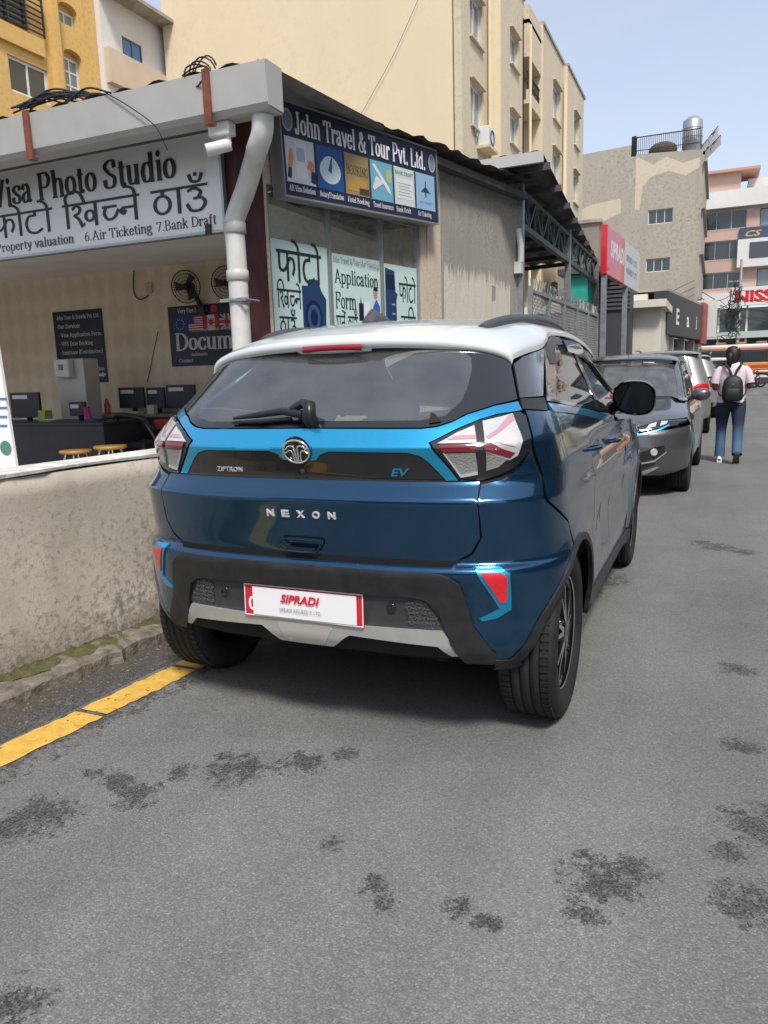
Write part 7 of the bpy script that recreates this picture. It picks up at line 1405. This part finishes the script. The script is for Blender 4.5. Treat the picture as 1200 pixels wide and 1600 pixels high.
# ------------------------------------------------------------------ the dark grey hatchback, nose towards us (built with y = 0 at its nose)
hb_ = thing('grey_hatchback', 'dark grey hatchback with bright blue nose strip, parked nose towards camera beyond the SUV', 'car', (.30, 5.72, 0), R(-1.5))
h_W = Tab([(.18, .78), (.3, .82), (.5, .84), (.7, .835), (.85, .80), (.95, .76), (1.0, .72), (1.2, .66), (1.42, .575), (1.5, .53)], .03)
h_Y = Tab([(.18, .10), (.26, .02), (.4, .0), (.55, .0), (.66, .02), (.73, .06), (.79, .12), (.86, .32), (.93, .72), (.99, 1.02), (1.02, 1.08), (1.44, 1.78), (1.5, 1.9)], .015)
h_F = Tab([(.18, 3.7), (.4, 3.77), (.9, 3.75), (1.0, 3.68), (1.44, 3.3), (1.5, 3.2)], .03)
h_ax = (.78, 3.18)
def h_side(y, z):
    b = 0
    for ay in h_ax: r_ = np.hypot(y - ay, z - .3); b = b + .012 * np.exp(-((r_ - .35) / .07) ** 2) * np.clip((.85 - z) / .2, 0, 1)
    return b + .01 * np.exp(-((z - .78) / .03) ** 2)
SH = Shell(h_W, h_Y, h_F, nr=2.7, Kr=.52, cr=.06, nf=3., Kf=.4, cf=.03, side=h_side, wref=.84)
M_GREY = paint('graphite_paint', (.11, .115, .125), .6)
AR2 = .335; az = .305
def body_set(root, sh, ax, ar, az, P, zbelt, ztop):
    a1 = arc_pts(sh, ax[0], az, ar, R(180), R(0), 16); a2 = arc_pts(sh, ax[1], az, ar, R(180), R(0), 16)
    ringp = [(0, .22), (.7, .22)] + a1 + a2 + [(sh.total - .3, .26), (sh.total, .26), (sh.total, zbelt), (0.0, zbelt)]
    return ringp
a1 = arc_pts(SH, h_ax[0], az, AR2, R(180), R(0), 16); a2 = arc_pts(SH, h_ax[1], az, AR2, R(180), R(0), 16); T = SH.total
nose = [(0, .24), (.75, .24)] + a1[:9] + [(SH.from_yz(.62, .70), .70), (SH.from_yz(.50, .74), .74), (.62, .70), (.35, .655), (0, .64)]
for mir in (False, True):
    def Y2(y, z): return (SH.from_yz(y, z), z)
    wing = a1[9:] + [Y2(1.15, .3), Y2(1.18, .6), Y2(1.16, .93), Y2(1.0, .955), Y2(.85, .90), Y2(.62, .84), Y2(.52, .78), Y2(.56, .745), Y2(.66, .71)]
    patch(SH, wing, 'front_wing', M_GREY, hb_, step=.03, mirror=mir)
    for nm, y0, y1 in (('front_door', 1.165, 2.05), ('rear_door', 2.06, 2.83)): patch(SH, [Y2(y0, .28), Y2(y1, .28), Y2(y1, .6), Y2(y1 + .02, .97), Y2(y0, .95)], nm, M_GREY, hb_, step=.04, mirror=mir)
    patch(SH, [Y2(2.84, .3)] + a2 + [Y2(3.55, .3), (T, .28), (T, 1.0), Y2(3.2, .99), Y2(2.86, .975)], 'rear_quarter', M_GREY, hb_, step=.05, mirror=mir)
    sd = [(1.19, .985), Y2(2.28, .99), Y2(2.28, 1.385), (1.22, 1.385)]; sd2 = [Y2(2.36, .99), Y2(2.98, 1.01), Y2(2.9, 1.36), Y2(2.36, 1.385)]
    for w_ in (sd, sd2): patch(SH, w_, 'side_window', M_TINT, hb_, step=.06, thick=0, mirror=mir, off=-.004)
    patch(SH, [[(1.03, .962), Y2(3.2, .98), Y2(3.1, 1.40), Y2(2.3, 1.425), (1.05, 1.425)], sd, sd2], 'window_frames', M_GBLK, hb_, step=.05, mirror=mir)
    patch(SH, [(.985, .972), (1.09, .966), (1.10, 1.43), (1.0, 1.435)], 'windscreen_pillar', M_GREY, hb_, step=.04, mirror=mir, off=.005)
    patch(SH, [Y2(3.2, 1.0), (T - .3, 1.0), (T - .3, 1.40), Y2(3.1, 1.40)], 'rear_pillar', M_GREY, hb_, step=.06, mirror=mir)
    hl = patch(SH, [(.40, .70), (.62, .725), (SH.from_yz(.42, .765), .765), (SH.from_yz(.50, .80), .80), (.66, .80), (.50, .765), (.38, .735)], 'head_lamp', M_GBLK, hb_, step=.03, off=.004, mirror=mir)
    patch(SH, [(.48, .725), (.60, .742), (.62, .785), (.52, .765)], 'lamp_lens', M_CLENS, hl, step=.02, off=.008, thick=.004, mirror=mir); patch(SH, [(.66, .745), (.76, .765), (.78, .79), (.68, .79)], 'lamp_lens', M_CLENS, hl, step=.02, off=.008, thick=.004, mirror=mir)
    patch(SH, [(.28, .37), (.60, .42), (.74, .50), (.72, .55), (.60, .54), (.34, .46)], 'fog_recess', M_GBLK, hb_, step=.03, off=.012, mirror=mir); q = MB(); Pc = SH.pt(np.array(.585), np.array(.487)); Nn = SH.nrm(np.array(.585), np.array(.487)); q.lathe([(0, .010), (.026, .010), (.034, .012), (.038, 0)], Pc + Nn * .013, Nn, 18); (q.flipped() if mir else q).build('fog_lamp', M_CLENS, hb_, world=False)
    q = MB(); q.sphere((.875, 1.55, 1.02), (.105, .075, .075), 18, 12); q.tube([(.74, 1.58, .98), (.82, 1.56, 1.0)], .03, 8); (q.flipped() if mir else q).build('door_mirror', M_GREY, hb_, world=False)
    k = -1 if mir else 1
    for ay in h_ax:
        wheel(hb_, k * .735, ay, .30, .30, .185, k, .185); l = MB(); l.lathe([(0, -.26), (AR2 + .01, -.26), (AR2 + .012, 0)], (k * .80, ay, az), (k, 0, 0), 24, a0=math.pi, a1=2 * math.pi); l.build('wheel_arch_liner', M_DARK, hb_, world=False)
patch(SH, sym(nose), 'front_bumper', M_GREY, hb_, step=.03)
patch(SH, sym([(0, .655), (.34, .668), (.40, .70), (.36, .735), (0, .715)]), 'grille', mat('grille_black', (.012, .013, .015), .3, coat=.6, bump=.8, bscale=90), hb_, step=.03, off=.002)
patch(SH, sym([(0, .633), (.36, .648), (.62, .695), (.80, .745), (.80, .758), (.62, .712), (.36, .666), (0, .651)]), 'blue_strip', mat('bright_blue_strip', (.02, .40, .62), .3, .2, coat=1.), hb_, step=.02, off=.008)
patch(SH, sym([(0, .30), (.45, .31), (.62, .37), (.55, .40), (.3, .37), (0, .37)]), 'lower_grille', M_GBLK, hb_, step=.03, off=.010); patch(SH, sym([(0, .25), (.5, .26), (.68, .33), (.64, .335), (.46, .29), (0, .28)]), 'chin_strip', mat('chin_silver', (.35, .36, .37), .35, .4), hb_, step=.03, off=.014)
for mir in (False, True): patch(SH, [(.26, .355), (.60, .405), (.76, .49), (.75, .475), (.60, .39), (.26, .343)], 'fog_trim', M_SILV, hb_, step=.03, off=.016, thick=.006, mirror=mir)
bn = [(0, .722), (.37, .742), (.50, .772), (.66, .806), (SH.from_yz(.56, .815), .815), (SH.from_yz(.80, .885), .885), (SH.from_yz(1.0, .945), .945), (.82, .985), (.5, .99), (0, .99)]
patch(SH, sym(bn), 'bonnet', M_GREY, hb_, step=.03)
patch(SH, sym([(0, .992), (.5, .992), (.82, .987), (SH.from_yz(1.10, .957), .957), (SH.from_yz(1.14, .975), .975), (.8, 1.02), (0, 1.03)]), 'cowl', M_CLAD, hb_, step=.05, off=-.004)
wsn = patch(SH, sym([(0, 1.03), (.8, 1.02), (.985, .985), (1.0, 1.42), (.6, 1.445), (0, 1.45)]), 'windscreen', M_CGLASS, hb_, step=.05, thick=0)
patch(SH, [(.30, 1.405), (.52, 1.395), (.52, 1.425), (.30, 1.435)], 'screen_sticker', M_WPAPER, wsn, step=.05, off=.004, thick=0)
q = MB(); rows2 = [(1.70, 1.455, 1.39, .22), (1.80, 1.485, 1.405, .18), (2.1, 1.52, 1.42, .05), (2.6, 1.525, 1.42, 0), (3.1, 1.49, 1.40, 0), (3.35, 1.45, 1.36, -.1)]; G = []
for yc, zc, ze, ya in catmull(rows2, 4): G.append([((np.sign(s_) * abs(s_) ** .86) * (float(h_W(ze)) + .004), yc + ya * abs(s_) ** 2.2, ze + (zc - ze) * max(0, 1 - s_ * s_) ** .4) for s_ in np.sin(np.linspace(-math.pi / 2, math.pi / 2, 33))])
q.grid(G); rf = q.build('roof', M_GREY, hb_, world=False); q = MB(); q.tube([(0, 1.9, 1.50), (0, 2.0, 1.68)], .006, 5); q.build('aerial', M_CLAD, rf, world=False)
patch(SH, [(T - .55, 1.0), (T + .55, 1.0), (T + .5, 1.38), (T - .5, 1.38)], 'rear_window', M_CGLASS, hb_, step=.08, thick=0)
for k in (-1, 1): q = MB(); q.tube([SH.pt(np.array(k * .1 - .1), np.array(1.0)) + V(0, -.01, .03), SH.pt(np.array(k * .1 + .42), np.array(1.02)) + V(0, -.02, .015)], .009, 6); q.build('wiper', M_CLAD, hb_, world=False)
for x in (-.34, .34): seat(hb_, x, 1.95, .40); 
for x in (-.34, .34): seat(hb_, x, 2.75, .42)
q = MB(); q.box(-.62, .62, 1.15, 1.45, .5, .96); q.box(-.7, .7, 1.2, 3.4, .3, .34); q.build('dashboard', M_TRIM, hb_, world=False); q = MB(); q.box(-.6, .6, .35, 3.5, .18, .30); q.box(-.45, .45, .25, .4, .3, .6); q.build('underbody', M_DARK, hb_, world=False)
# ------------------------------------------------------------------ parked cars further on (tails towards us)
def tail_car(label, loc, rz, paint_m, W=.88, top=1.68, lampm=M_RLENS, name='parked_suv'):
    t = thing(name, label, 'car', loc, rz, 'cars parked further along the street')
    w = Tab([(.22, W - .06), (.4, W - .01), (.7, W), (.95, W - .03), (1.05, W - .07), (top - .12, W - .24), (top - .04, W - .30)], .03); y = Tab([(.22, .08), (.4, 0), (.7, -.02), (.95, .02), (1.05, .06), (top - .12, .28), (top - .04, .36)], .02); yf = Tab([(.22, 4.1), (.6, 4.2), (.9, 4.1), (1.0, 3.6), (1.06, 3.1), (top - .12, 2.4), (top - .04, 2.2)], .03)
    S = Shell(w, y, yf, nr=3.4, Kr=.42, nf=2.8, Kf=.5); ax = (.78, 3.35); T = S.total; zt = top - .1
    for mir in (False, True):
        r_ = [(0, .3), (.8, .3)] + arc_pts(S, ax[0], .36, .38, R(180), R(0), 14) + arc_pts(S, ax[1], .36, .38, R(180), R(0), 14) + [(T - .3, .3), (T, .3), (T, 1.02), (0, 1.02)]
        patch(S, r_, 'body_side', paint_m, t, step=.07, mirror=mir)
        Y = lambda a, b: (S.from_yz(a, b), b)
        win = [Y(.75, 1.08), Y(2.85, 1.07), Y(2.35, zt - .04), Y(.9, zt - .04)]; rwn = [(0, 1.10), (.62, 1.10), (.66, 1.2), (.62, zt - .04), (0, zt - .02)]
        gh = [(0, 1.022), (T, 1.022), (T - .98, 1.06), Y(2.35, zt), Y(.8, zt), (.8, zt), (0, zt)]
        patch(S, [[(.0, 1.022), Y(3.0, 1.022), Y(2.4, zt), Y(.8, zt), (.8, zt + .01), (0, zt + .01)], win, rwn], 'window_frames', paint_m, t, step=.09, mirror=mir)
        patch(S, win, 'side_window', M_DGLASS, t, step=.2, off=-.01, thick=0, mirror=mir); patch(S, rwn, 'rear_window', M_DGLASS, t, step=.2, off=-.01, thick=0, mirror=mir)
        patch(S, [(.52, .80), (.85, .82), (1.08, .90), (1.10, 1.0), (.72, 1.0), (.54, .92)], 'tail_lamp', lampm, t, step=.05, off=.012, mirror=mir)
        patch(S, [(0, .30), (.85, .30), (.9, .42), (0, .45)], 'bumper_trim', M_CLAD, t, step=.08, off=.012, mirror=mir)
        q = MB(); q.sphere((W + .09, 2.5, 1.12), (.1, .08, .085), 14, 10); q.tube([(W - .1, 2.5, 1.08), (W + .05, 2.5, 1.1)], .03, 6); (q.flipped() if mir else q).build('door_mirror', M_GBLK, t, world=False)
        k = -1 if mir else 1
        for ay in ax: wheel(t, k * (W - .12), ay, .35, .35, .22, k, .22)
        q = MB(); q.tube([(k * .60, .7, top), (k * .62, 1.2, top + .03), (k * .62, 1.9, top + .02), (k * .6, 2.2, top - .02)], .02, 6); q.build('roof_rail', M_STEEL, t, world=False)
    patch(S, [(T - 1.0, 1.08), (T + 1.0, 1.08), (T + .98, zt - .04), (T - .98, zt - .04)], 'windscreen', M_DGLASS, t, step=.2, thick=0)
    q = MB(); G = []
    for yc, zc, ze, ya in catmull([(.22, top - .05, zt - .02, .12), (.4, top - .02, zt, .08), (.9, top, zt + .01, 0), (1.8, top, zt + .01, 0), (2.4, top - .06, zt - .02, -.1)], 3): G.append([((np.sign(s_) * abs(s_) ** .86) * (float(w(ze)) + .006), yc + ya * abs(s_) ** 2.2, ze + (zc - ze) * max(0, 1 - s_ * s_) ** .4) for s_ in np.sin(np.linspace(-math.pi / 2, math.pi / 2, 25))])
    q.grid(G); q.build('roof', paint_m, t, world=False); q = MB(); q.box(-W + .2, W - .2, .3, 3.9, .25, .9); q.build('underbody', M_DARK, t, world=False)
    return t
tail_car('silver grey SUV with big red tail lamp, parked just beyond the dark grey hatchback', (.42, 13.6, 0), 0, paint('silver_paint', (.30, .31, .31), .5))
tail_car('pale grey SUV parked farthest along the street, past the silver SUV', (.60, 18.6, 0), 0, paint('pale_grey_paint', (.33, .34, .32), .4), .87, 1.66, M_DRED)
# ------------------------------------------------------------------ the walking person, seen from behind
PX, PY = 1.575, 9.21
def skin_mesh(name, joints, edges, m, parent, sub=2, root=0):
    me = bpy.data.meshes.new(name); me.from_pydata([j[:3] for j in joints], edges, []); me.materials.append(m)
    o = bpy.data.objects.new(name, me); COL.objects.link(o); o.parent = parent
    sk_ = o.modifiers.new('skin', 'SKIN'); sk_.use_smooth_shade = True; sk_.branch_smoothing = .4
    if not me.skin_vertices: bpy.context.view_layer.objects.active = o
    L = me.skin_vertices[0].data if me.skin_vertices else None
    for i, j in enumerate(joints):
        r_ = j[3] if hasattr(j[3], '__len__') else (j[3], j[3]); L[i].radius = r_; L[i].use_root = (i == root)
    s = o.modifiers.new('sub', 'SUBSURF'); s.levels = sub; s.render_levels = sub
    return o
M_SKIN = mat('brown_skin', (.17, .085, .055), .5, var=.1, vscale=30); M_TEE = mat('pale_pink_tshirt', (.68, .58, .63), .8, var=.06, vscale=30, bump=.25, bscale=18); M_HAIR = mat('dark_hair', (.018, .011, .009), .45, bump=.5, bscale=90)
def jeans():
    m = mat('faded_jeans', (.02, .035, .07), .8, bump=.3, bscale=25); nt = m.node_tree; n = nt.nodes; L = nt.links; tc = n.new('ShaderNodeTexCoord'); sp = n.new('ShaderNodeSeparateXYZ'); L.new(tc.outputs['Object'], sp.inputs[0])
    r_ = n.new('ShaderNodeValToRGB'); e = r_.color_ramp.elements; e[0].position = .30; e[0].color = (.055, .115, .21, 1); e[1].position = .62; e[1].color = (.018, .028, .052, 1); L.new(sp.outputs[2], r_.inputs[0]); L.new(r_.outputs[0], n['Principled BSDF'].inputs['Base Color']); return m
pe = thing('person', 'person in pale pink T-shirt and faded dark jeans walking away up the street', 'person', (PX, PY, 0), R(2))
# one body: pelvis, trunk, neck, head, arms, legs (left leg planted forward, right leg trailing, heel up)
J = [(0, 0, .90, (.135, .105)), (0, .005, 1.03, (.125, .09)), (0, .01, 1.18, (.145, .10)), (0, -.005, 1.29, (.14, .085)), (0, .0, 1.36, (.06, .055)), (0, .015, 1.425, .048), (-.005, .03, 1.475, (.068, .078)), (-.005, .035, 1.54, (.066, .076)),
     (-.155, -.005, 1.285, .055), (-.205, -.03, 1.15, .046), (-.225, -.02, 1.035, .041), (-.19, .10, 1.03, .036), (-.13, .20, 1.06, .028), (-.11, .245, 1.075, .030),
     (.155, -.005, 1.285, .055), (.21, -.03, 1.16, .046), (.235, -.02, 1.05, .041), (.20, .10, 1.05, .036), (.14, .20, 1.08, .028), (.12, .245, 1.095, .030),
     (-.085, .01, .80, (.095, .10)), (-.10, .06, .62, .082), (-.105, .075, .47, .064), (-.11, .04, .30, .058), (-.115, .015, .12, .045), (-.118, .02, .06, .034), (-.12, .10, .035, .022),
     (.085, -.01, .80, (.095, .10)), (.095, -.05, .62, .082), (.095, -.07, .47, .064), (.09, -.16, .31, .058), (.085, -.25, .165, .045), (.085, -.265, .125, .035), (.088, -.22, .085, .018)]
E_ = [(0, 1), (1, 2), (2, 3), (3, 4), (4, 5), (5, 6), (6, 7), (3, 8), (8, 9), (9, 10), (10, 11), (11, 12), (12, 13), (3, 14), (14, 15), (15, 16), (16, 17), (17, 18), (18, 19), (0, 20), (20, 21), (21, 22), (22, 23), (23, 24), (24, 25), (25, 26), (0, 27), (27, 28), (28, 29), (29, 30), (30, 31), (31, 32), (32, 33)]
skin_mesh('body', J, E_, M_SKIN, pe)
for sx in (-1, 1):                                   # fingers closed round a phone held in front
    base = V(sx * .112, .245, 1.085 + (.0 if sx < 0 else .01)); q = MB()
    for k in range(4):
        d = V(-sx * .02, .03, .022 - k * .016); q.tube(catmull([base + V(0, .01, .02 - k * .014), base + d + V(-sx * .012, .02, .004), base + d + V(-sx * .035, .018, .008), base + d + V(-sx * .045, .0, .008)], 3), [.009] * 7 + [.007] * 3, 6)
    q.tube([base + V(-sx * .012, -.01, .025), base + V(-sx * .03, -.005, .045), base + V(-sx * .048, .005, .05)], [.011, .010, .008], 6); q.build('fingers', M_SKIN, pe, world=False)
# T-shirt: fitted shell with sleeves
def ringy(c, rx, ry, n=22, tilt=0.): return [(c[0] + rx * math.cos(a), c[1] + ry * math.sin(a), c[2] + tilt * math.cos(a)) for a in np.linspace(0, 2 * math.pi, n + 1)]
q = MB(); G = [ringy((0, 0, z), rx, ry) for z, rx, ry in ((.835, .182, .142), (.86, .184, .142), (.95, .168, .128), (1.05, .165, .122), (1.15, .178, .126), (1.24, .185, .120), (1.30, .175, .104), (1.335, .135, .088), (1.365, .088, .074), (1.385, .068, .066))]; q.grid([[tuple(np.array(p) + V(0, .006 * math.sin(p[2] * 40 + p[0] * 25), 0)) for p in r_] for r_ in G])
for sx in (-1, 1):
    pth = [V(sx * .13, 0, 1.29), V(sx * .175, -.01, 1.25), V(sx * .208, -.026, 1.17), V(sx * .222, -.03, 1.10)]; q.tube(catmull(pth, 4), np.linspace(.062, .056, 13), 14, cap=False)
q.build('tshirt', M_TEE, pe, world=False)
q = MB(); q.grid([ringy((0, -.002, z), rx, ry) for z, rx, ry in ((.80, .186, .150), (.86, .178, .14), (.93, .158, .12))][::-1]); 
legs = [[V(-.082, .005, .88), V(-.09, .02, .78), V(-.102, .06, .62), V(-.107, .075, .47), V(-.112, .04, .28), V(-.117, .015, .075)], [V(.082, -.0, .88), V(.09, -.015, .78), V(.097, -.05, .62), V(.097, -.075, .47), V(.092, -.16, .30), V(.088, -.265, .135)]]
for lg_ in legs: q.tube(catmull(lg_, 4), np.interp(np.linspace(0, 1, 21), [0, .2, .4, .6, .8, 1], [.098, .104, .086, .070, .066, .068]), 16, cap=False)
q.grid([ringy((0, 0, z), rx, ry) for z, rx, ry in ((.77, .10, .10), (.80, .175, .135), (.86, .172, .132))][::-1]); q.build('jeans', jeans(), pe, world=False)
# trainers: sole, upper
def trainer(c, pitch):
    t_ = MB(); G = []
    for s_, w, h in ((-.11, .018, .035), (-.105, .03, .06), (-.06, .036, .085), (-.01, .036, .075), (.05, .042, .055), (.10, .042, .045), (.135, .03, .035), (.145, .012, .025)): G.append([(w * math.cos(a), s_, .018 + h * max(0, math.sin(a)) ** .7) for a in np.linspace(0, math.pi, 12)])
    t_.grid(G); so_ = MB(); out = [(-.03, -.112), (.03, -.112), (.038, -.05), (.036, 0), (.045, .08), (.035, .14), (0, .155), (-.035, .14), (-.045, .08), (-.036, 0), (-.038, -.05)]; so_.prism([V(x, y, 0) for x, y in out], V(0, 0, .026))
    cs, sn_ = math.cos(pitch), math.sin(pitch)
    for mbb in (t_, so_): mbb.xf(c, (1, 0, 0), (0, cs, -sn_), (0, sn_, cs))
    t_.build('trainer_upper', mat('trainer_white', (.66, .66, .66), .6), pe, world=False); so_.build('trainer_sole', mat('sole_white' if pitch < .2 else 'sole_grey', (.62, .62, .62) if pitch < .2 else (.10, .09, .09), .7), pe, world=False)
trainer(V(-.12, .035, .0), 0.); trainer(V(.087, -.235, .075), .75)
q = MB(); G = []
for z, rx, ry, oy in ((1.36, .050, .035, -.045), (1.395, .068, .05, -.035), (1.43, .086, .08, -.012), (1.47, .096, .098, .012), (1.51, .098, .104, .022), (1.55, .090, .098, .028), (1.585, .068, .078, .03), (1.602, .03, .035, .03), (1.606, .004, .004, .03)): G.append([(-.005 + rx * math.cos(a) * (1 + .03 * math.sin(9 * a)), oy + ry * (math.sin(a) if math.sin(a) < .35 else .35 + (math.sin(a) - .35) * .15), z) for a in np.linspace(0, 2 * math.pi, 29)])
q.grid(G); q.tube(catmull([(-.02, -.06, 1.50), (-.045, -.10, 1.46), (-.05, -.105, 1.38), (-.04, -.085, 1.31)], 5), np.interp(np.linspace(0, 1, 16), [0, .3, .7, 1], [.03, .045, .036, .012]), 10); q.build('hair', M_HAIR, pe, world=False)
for sx in (-1, 1): q = MB(); q.sphere((sx * .077 - .005, .04, 1.487), (.012, .02, .03), 10, 8); q.build('ear', M_SKIN, pe, world=False)
q = MB(); q.sphere((-.005, .118, 1.475), (.013, .018, .022), 8, 6); q.build('nose', M_SKIN, pe, world=False)
q = MB(); q.tube([(-.035, .105, 1.495), (-.025, .11, 1.497), (-.02, .11, 1.495)], .005, 5); q.tube([(.01, .11, 1.495), (.015, .11, 1.497), (.025, .105, 1.495)], .005, 5); q.build('eyes', M_HAIR, pe, world=False); q = MB(); q.tube([(-.025, .108, 1.44), (-.005, .114, 1.438), (.015, .108, 1.44)], .005, 5); q.build('mouth', mat('lip', (.16, .05, .04), .5), pe, world=False)
q = MB(); q.tube([V(.045, -.035, 1.565), V(.06, -.04, 1.585), V(.075, -.03, 1.59)], .008, 6); q.build('hair_clip', M_WPAPER, pe, world=False)
# backpack
bk = thing('backpack', 'small black backpack on the back of the walking person', 'backpack', (PX, PY, .86), R(2)); M_BAG = mat('black_nylon', (.016, .017, .02), .55, bump=.3, bscale=120); q = MB(); G = []
for z, w, d in ((.0, .09, .05), (.015, .125, .085), (.08, .135, .105), (.18, .132, .11), (.27, .118, .095), (.32, .085, .07), (.345, .04, .035), (.35, .005, .005)): G.append([(w * np.sign(math.cos(a)) * abs(math.cos(a)) ** .7, -.165 + d * np.sign(math.sin(a)) * abs(math.sin(a)) ** .75 * (1. if math.sin(a) < 0 else .4), z) for a in np.linspace(0, 2 * math.pi, 33)])
q.grid(G); q.build('bag', M_BAG, bk, world=False); q = MB(); G = [[(w * math.cos(a) * .8, -.265 + d * math.sin(a) * .5, z) for a in np.linspace(math.pi, 2 * math.pi, 13)] for z, w, d in ((.02, .10, .02), (.05, .12, .05), (.14, .12, .055), (.17, .11, .02))]; q.grid(G); q.build('front_pocket', M_BAG, bk, world=False)
for sx in (-1, 1):
    q = MB(); pth = catmull([(sx * .02, -.15, .34), (sx * .05, -.14, .42), (sx * .095, -.12, .49), (sx * .105, -.06, .515), (sx * .11, .04, .50), (sx * .125, .13, .40)], 5); q.grid([[p + V(-sx * .017, 0, 0), p + V(-sx * .017, -.008, .003), p + V(sx * .017, -.008, .003), p + V(sx * .017, 0, 0)] for p in pth]); q.build('strap', M_BAG, bk, world=False)
    q = MB(); q.tube(catmull([(sx * .115, -.14, .05), (sx * .165, -.08, .10), (sx * .19, .0, .22), (sx * .16, .11, .34)], 5), .008, 5); q.build('lower_strap', M_BAG, bk, world=False)
q = MB(); q.box(-.012, .012, -.272, -.268, .225, .235); q.build('badge', M_STEEL, bk, world=False)
# ------------------------------------------------------------------ the near side of the street, seen only mirrored in the cars
def tree(label, x, y, h, r_, seed):
    rg = np.random.default_rng(seed); t = thing('street_tree', label, 'tree', (x, y, 0), 0, 'trees across the street'); q = MB(); q.tube([(x, y, 0), (x + .1, y, h * .3), (x - .1, y + .1, h * .55)], [.2, .15, .1], 8)
    for k in range(6): a = k * 1.05; q.tube([(x - .05, y, h * (.35 + .04 * k)), (x + r_ * .4 * math.cos(a), y + r_ * .4 * math.sin(a), h * (.55 + .05 * k)), (x + r_ * .75 * math.cos(a), y + r_ * .75 * math.sin(a), h * (.62 + .06 * k))], [.07, .05, .02], 6)
    q.build('trunk', mat('bark', (.09, .065, .045), .9, bump=.6, bscale=20), t); q = MB(); cl = [(x + rg.normal(0, r_ * .45), y + rg.normal(0, r_ * .45), h * .72 + rg.normal(0, h * .12), r_ * rg.uniform(.25, .5)) for _ in range(26)]
    for c in cl:
        for _ in range(130):
            d = rg.normal(size=3); d /= np.linalg.norm(d); p = np.array(c[:3]) + d * c[3] * rg.uniform(.5, 1.); a = unit(rg.normal(size=3)); b = unit(np.cross(a, d)); s_ = rg.uniform(.06, .13); q.add([p - a * s_, p + b * s_ * .5, p + a * s_, p - b * s_ * .5], [(0, 1, 2, 3)])
    q.build('crown', mat('leaf', (.055, .10, .022), .55, var=.5, vscale=1.5), t)
tree('leafy green street tree across the road from the SUV', 8.6, 4.5, 7., 2.6, 1); tree('leafy green street tree across the road, behind the camera', 7.8, -4.0, 6.5, 2.4, 2); tree('leafy green street tree across the road, by the farther parked cars', 9.2, 13.0, 7.5, 2.6, 3); tree('leafy green street tree across the road, between the two middle ones', 8.9, 9.0, 6.6, 2.5, 4); tree('leafy green street tree across the road, farthest of the row', 9.4, 18.0, 7.2, 2.6, 5)
for x_, y_, h_, s_, w_ in ((7.6, 25., 7., 6, 'first'), (7.9, 32., 7.6, 7, 'second'), (8.4, 40., 7.4, 8, 'third')): tree('leafy green street tree on the right before the junction, %s past the terrace end' % w_, x_, y_, h_, 2.5, s_)
op = thing('opposite_terrace', 'red brown terrace across the road with rows of windows', 'building', (11, 8, 0)); B = Board((11.5, 26, 0), (0, -1, 0), UP); hs = [rect(1.5 + i * 3.6, 3.3 + i * 3.6, 1. + k * 3.1, 2.5 + k * 3.1) for i in range(9) for k in range(3)]
wall_face(B, rect(0, 34, 0, 10), hs, .2, 'front_wall', mat('red_brick_render', (.20, .115, .08), .85, var=.3, vscale=2), op)
for h in hs: window(B, h[0][0], h[1][0], h[0][1], h[2][1], op, M_UPVC, M_DGLASS, 2, 1, .12, .06)
q = MB(); q.obox(B.p(0, 10.02) - B.n * 4, B.ux * 34, B.uy * .25, B.n * 4.4); q.build('roof_edge', M_CONC, op)
bh = thing('end_terrace', 'grey rendered terrace closing the street behind the camera', 'building', (0, -17, 0)); B = Board((9, -18, 0), (-1, 0, 0), UP); hs = [rect(1. + i * 3.2, 2.7 + i * 3.2, 1.1 + k * 3., 2.5 + k * 3.) for i in range(6) for k in range(2)]; wall_face(B, rect(0, 21, 0, 6.6), hs, .2, 'front_wall', M_CEMENT, bh)
for h in hs: window(B, h[0][0], h[1][0], h[0][1], h[2][1], bh, M_UPVC, M_DGLASS, 2, 1, .12, .06)
q = MB(); q.obox(B.p(0, 6.62) - B.n * 4, B.ux * 21, B.uy * .2, B.n * 4.3); q.build('roof_edge', M_CONC, bh)
pv = MB(); pv.box(6.4, 11.3, -17.5, 46, -.05, .13); struct('pavement', pv, mat('pavement_slabs', (.28, .27, .25), .85, var=.2, vscale=1.5, bump=.2))
cbk = thing('corner_block', 'plain beige block to the right of the pink block, beyond the junction', 'building', (22, 66, 0)); B = Board((13, 66, 0), (1, 0, 0), UP); hs = [rect(1.5 + i * 3.4, 3.3 + i * 3.4, 1.2 + k * 3.2, 2.8 + k * 3.2) for i in range(7) for k in range(3)]
wall_face(B, rect(0, 26, 0, 10.6), hs, .25, 'front_wall', M_CREAM2, cbk)
for h in hs: window(B, h[0][0], h[1][0], h[0][1], h[2][1], cbk, M_UPVC, M_DGLASS, 2, 1, .15, .07)
q = MB(); q.obox(B.p(-.2, 10.62) - B.n * 8, B.ux * 26.4, B.uy * .25, B.n * 8.4); q.build('roof_slab', M_CONC, cbk)
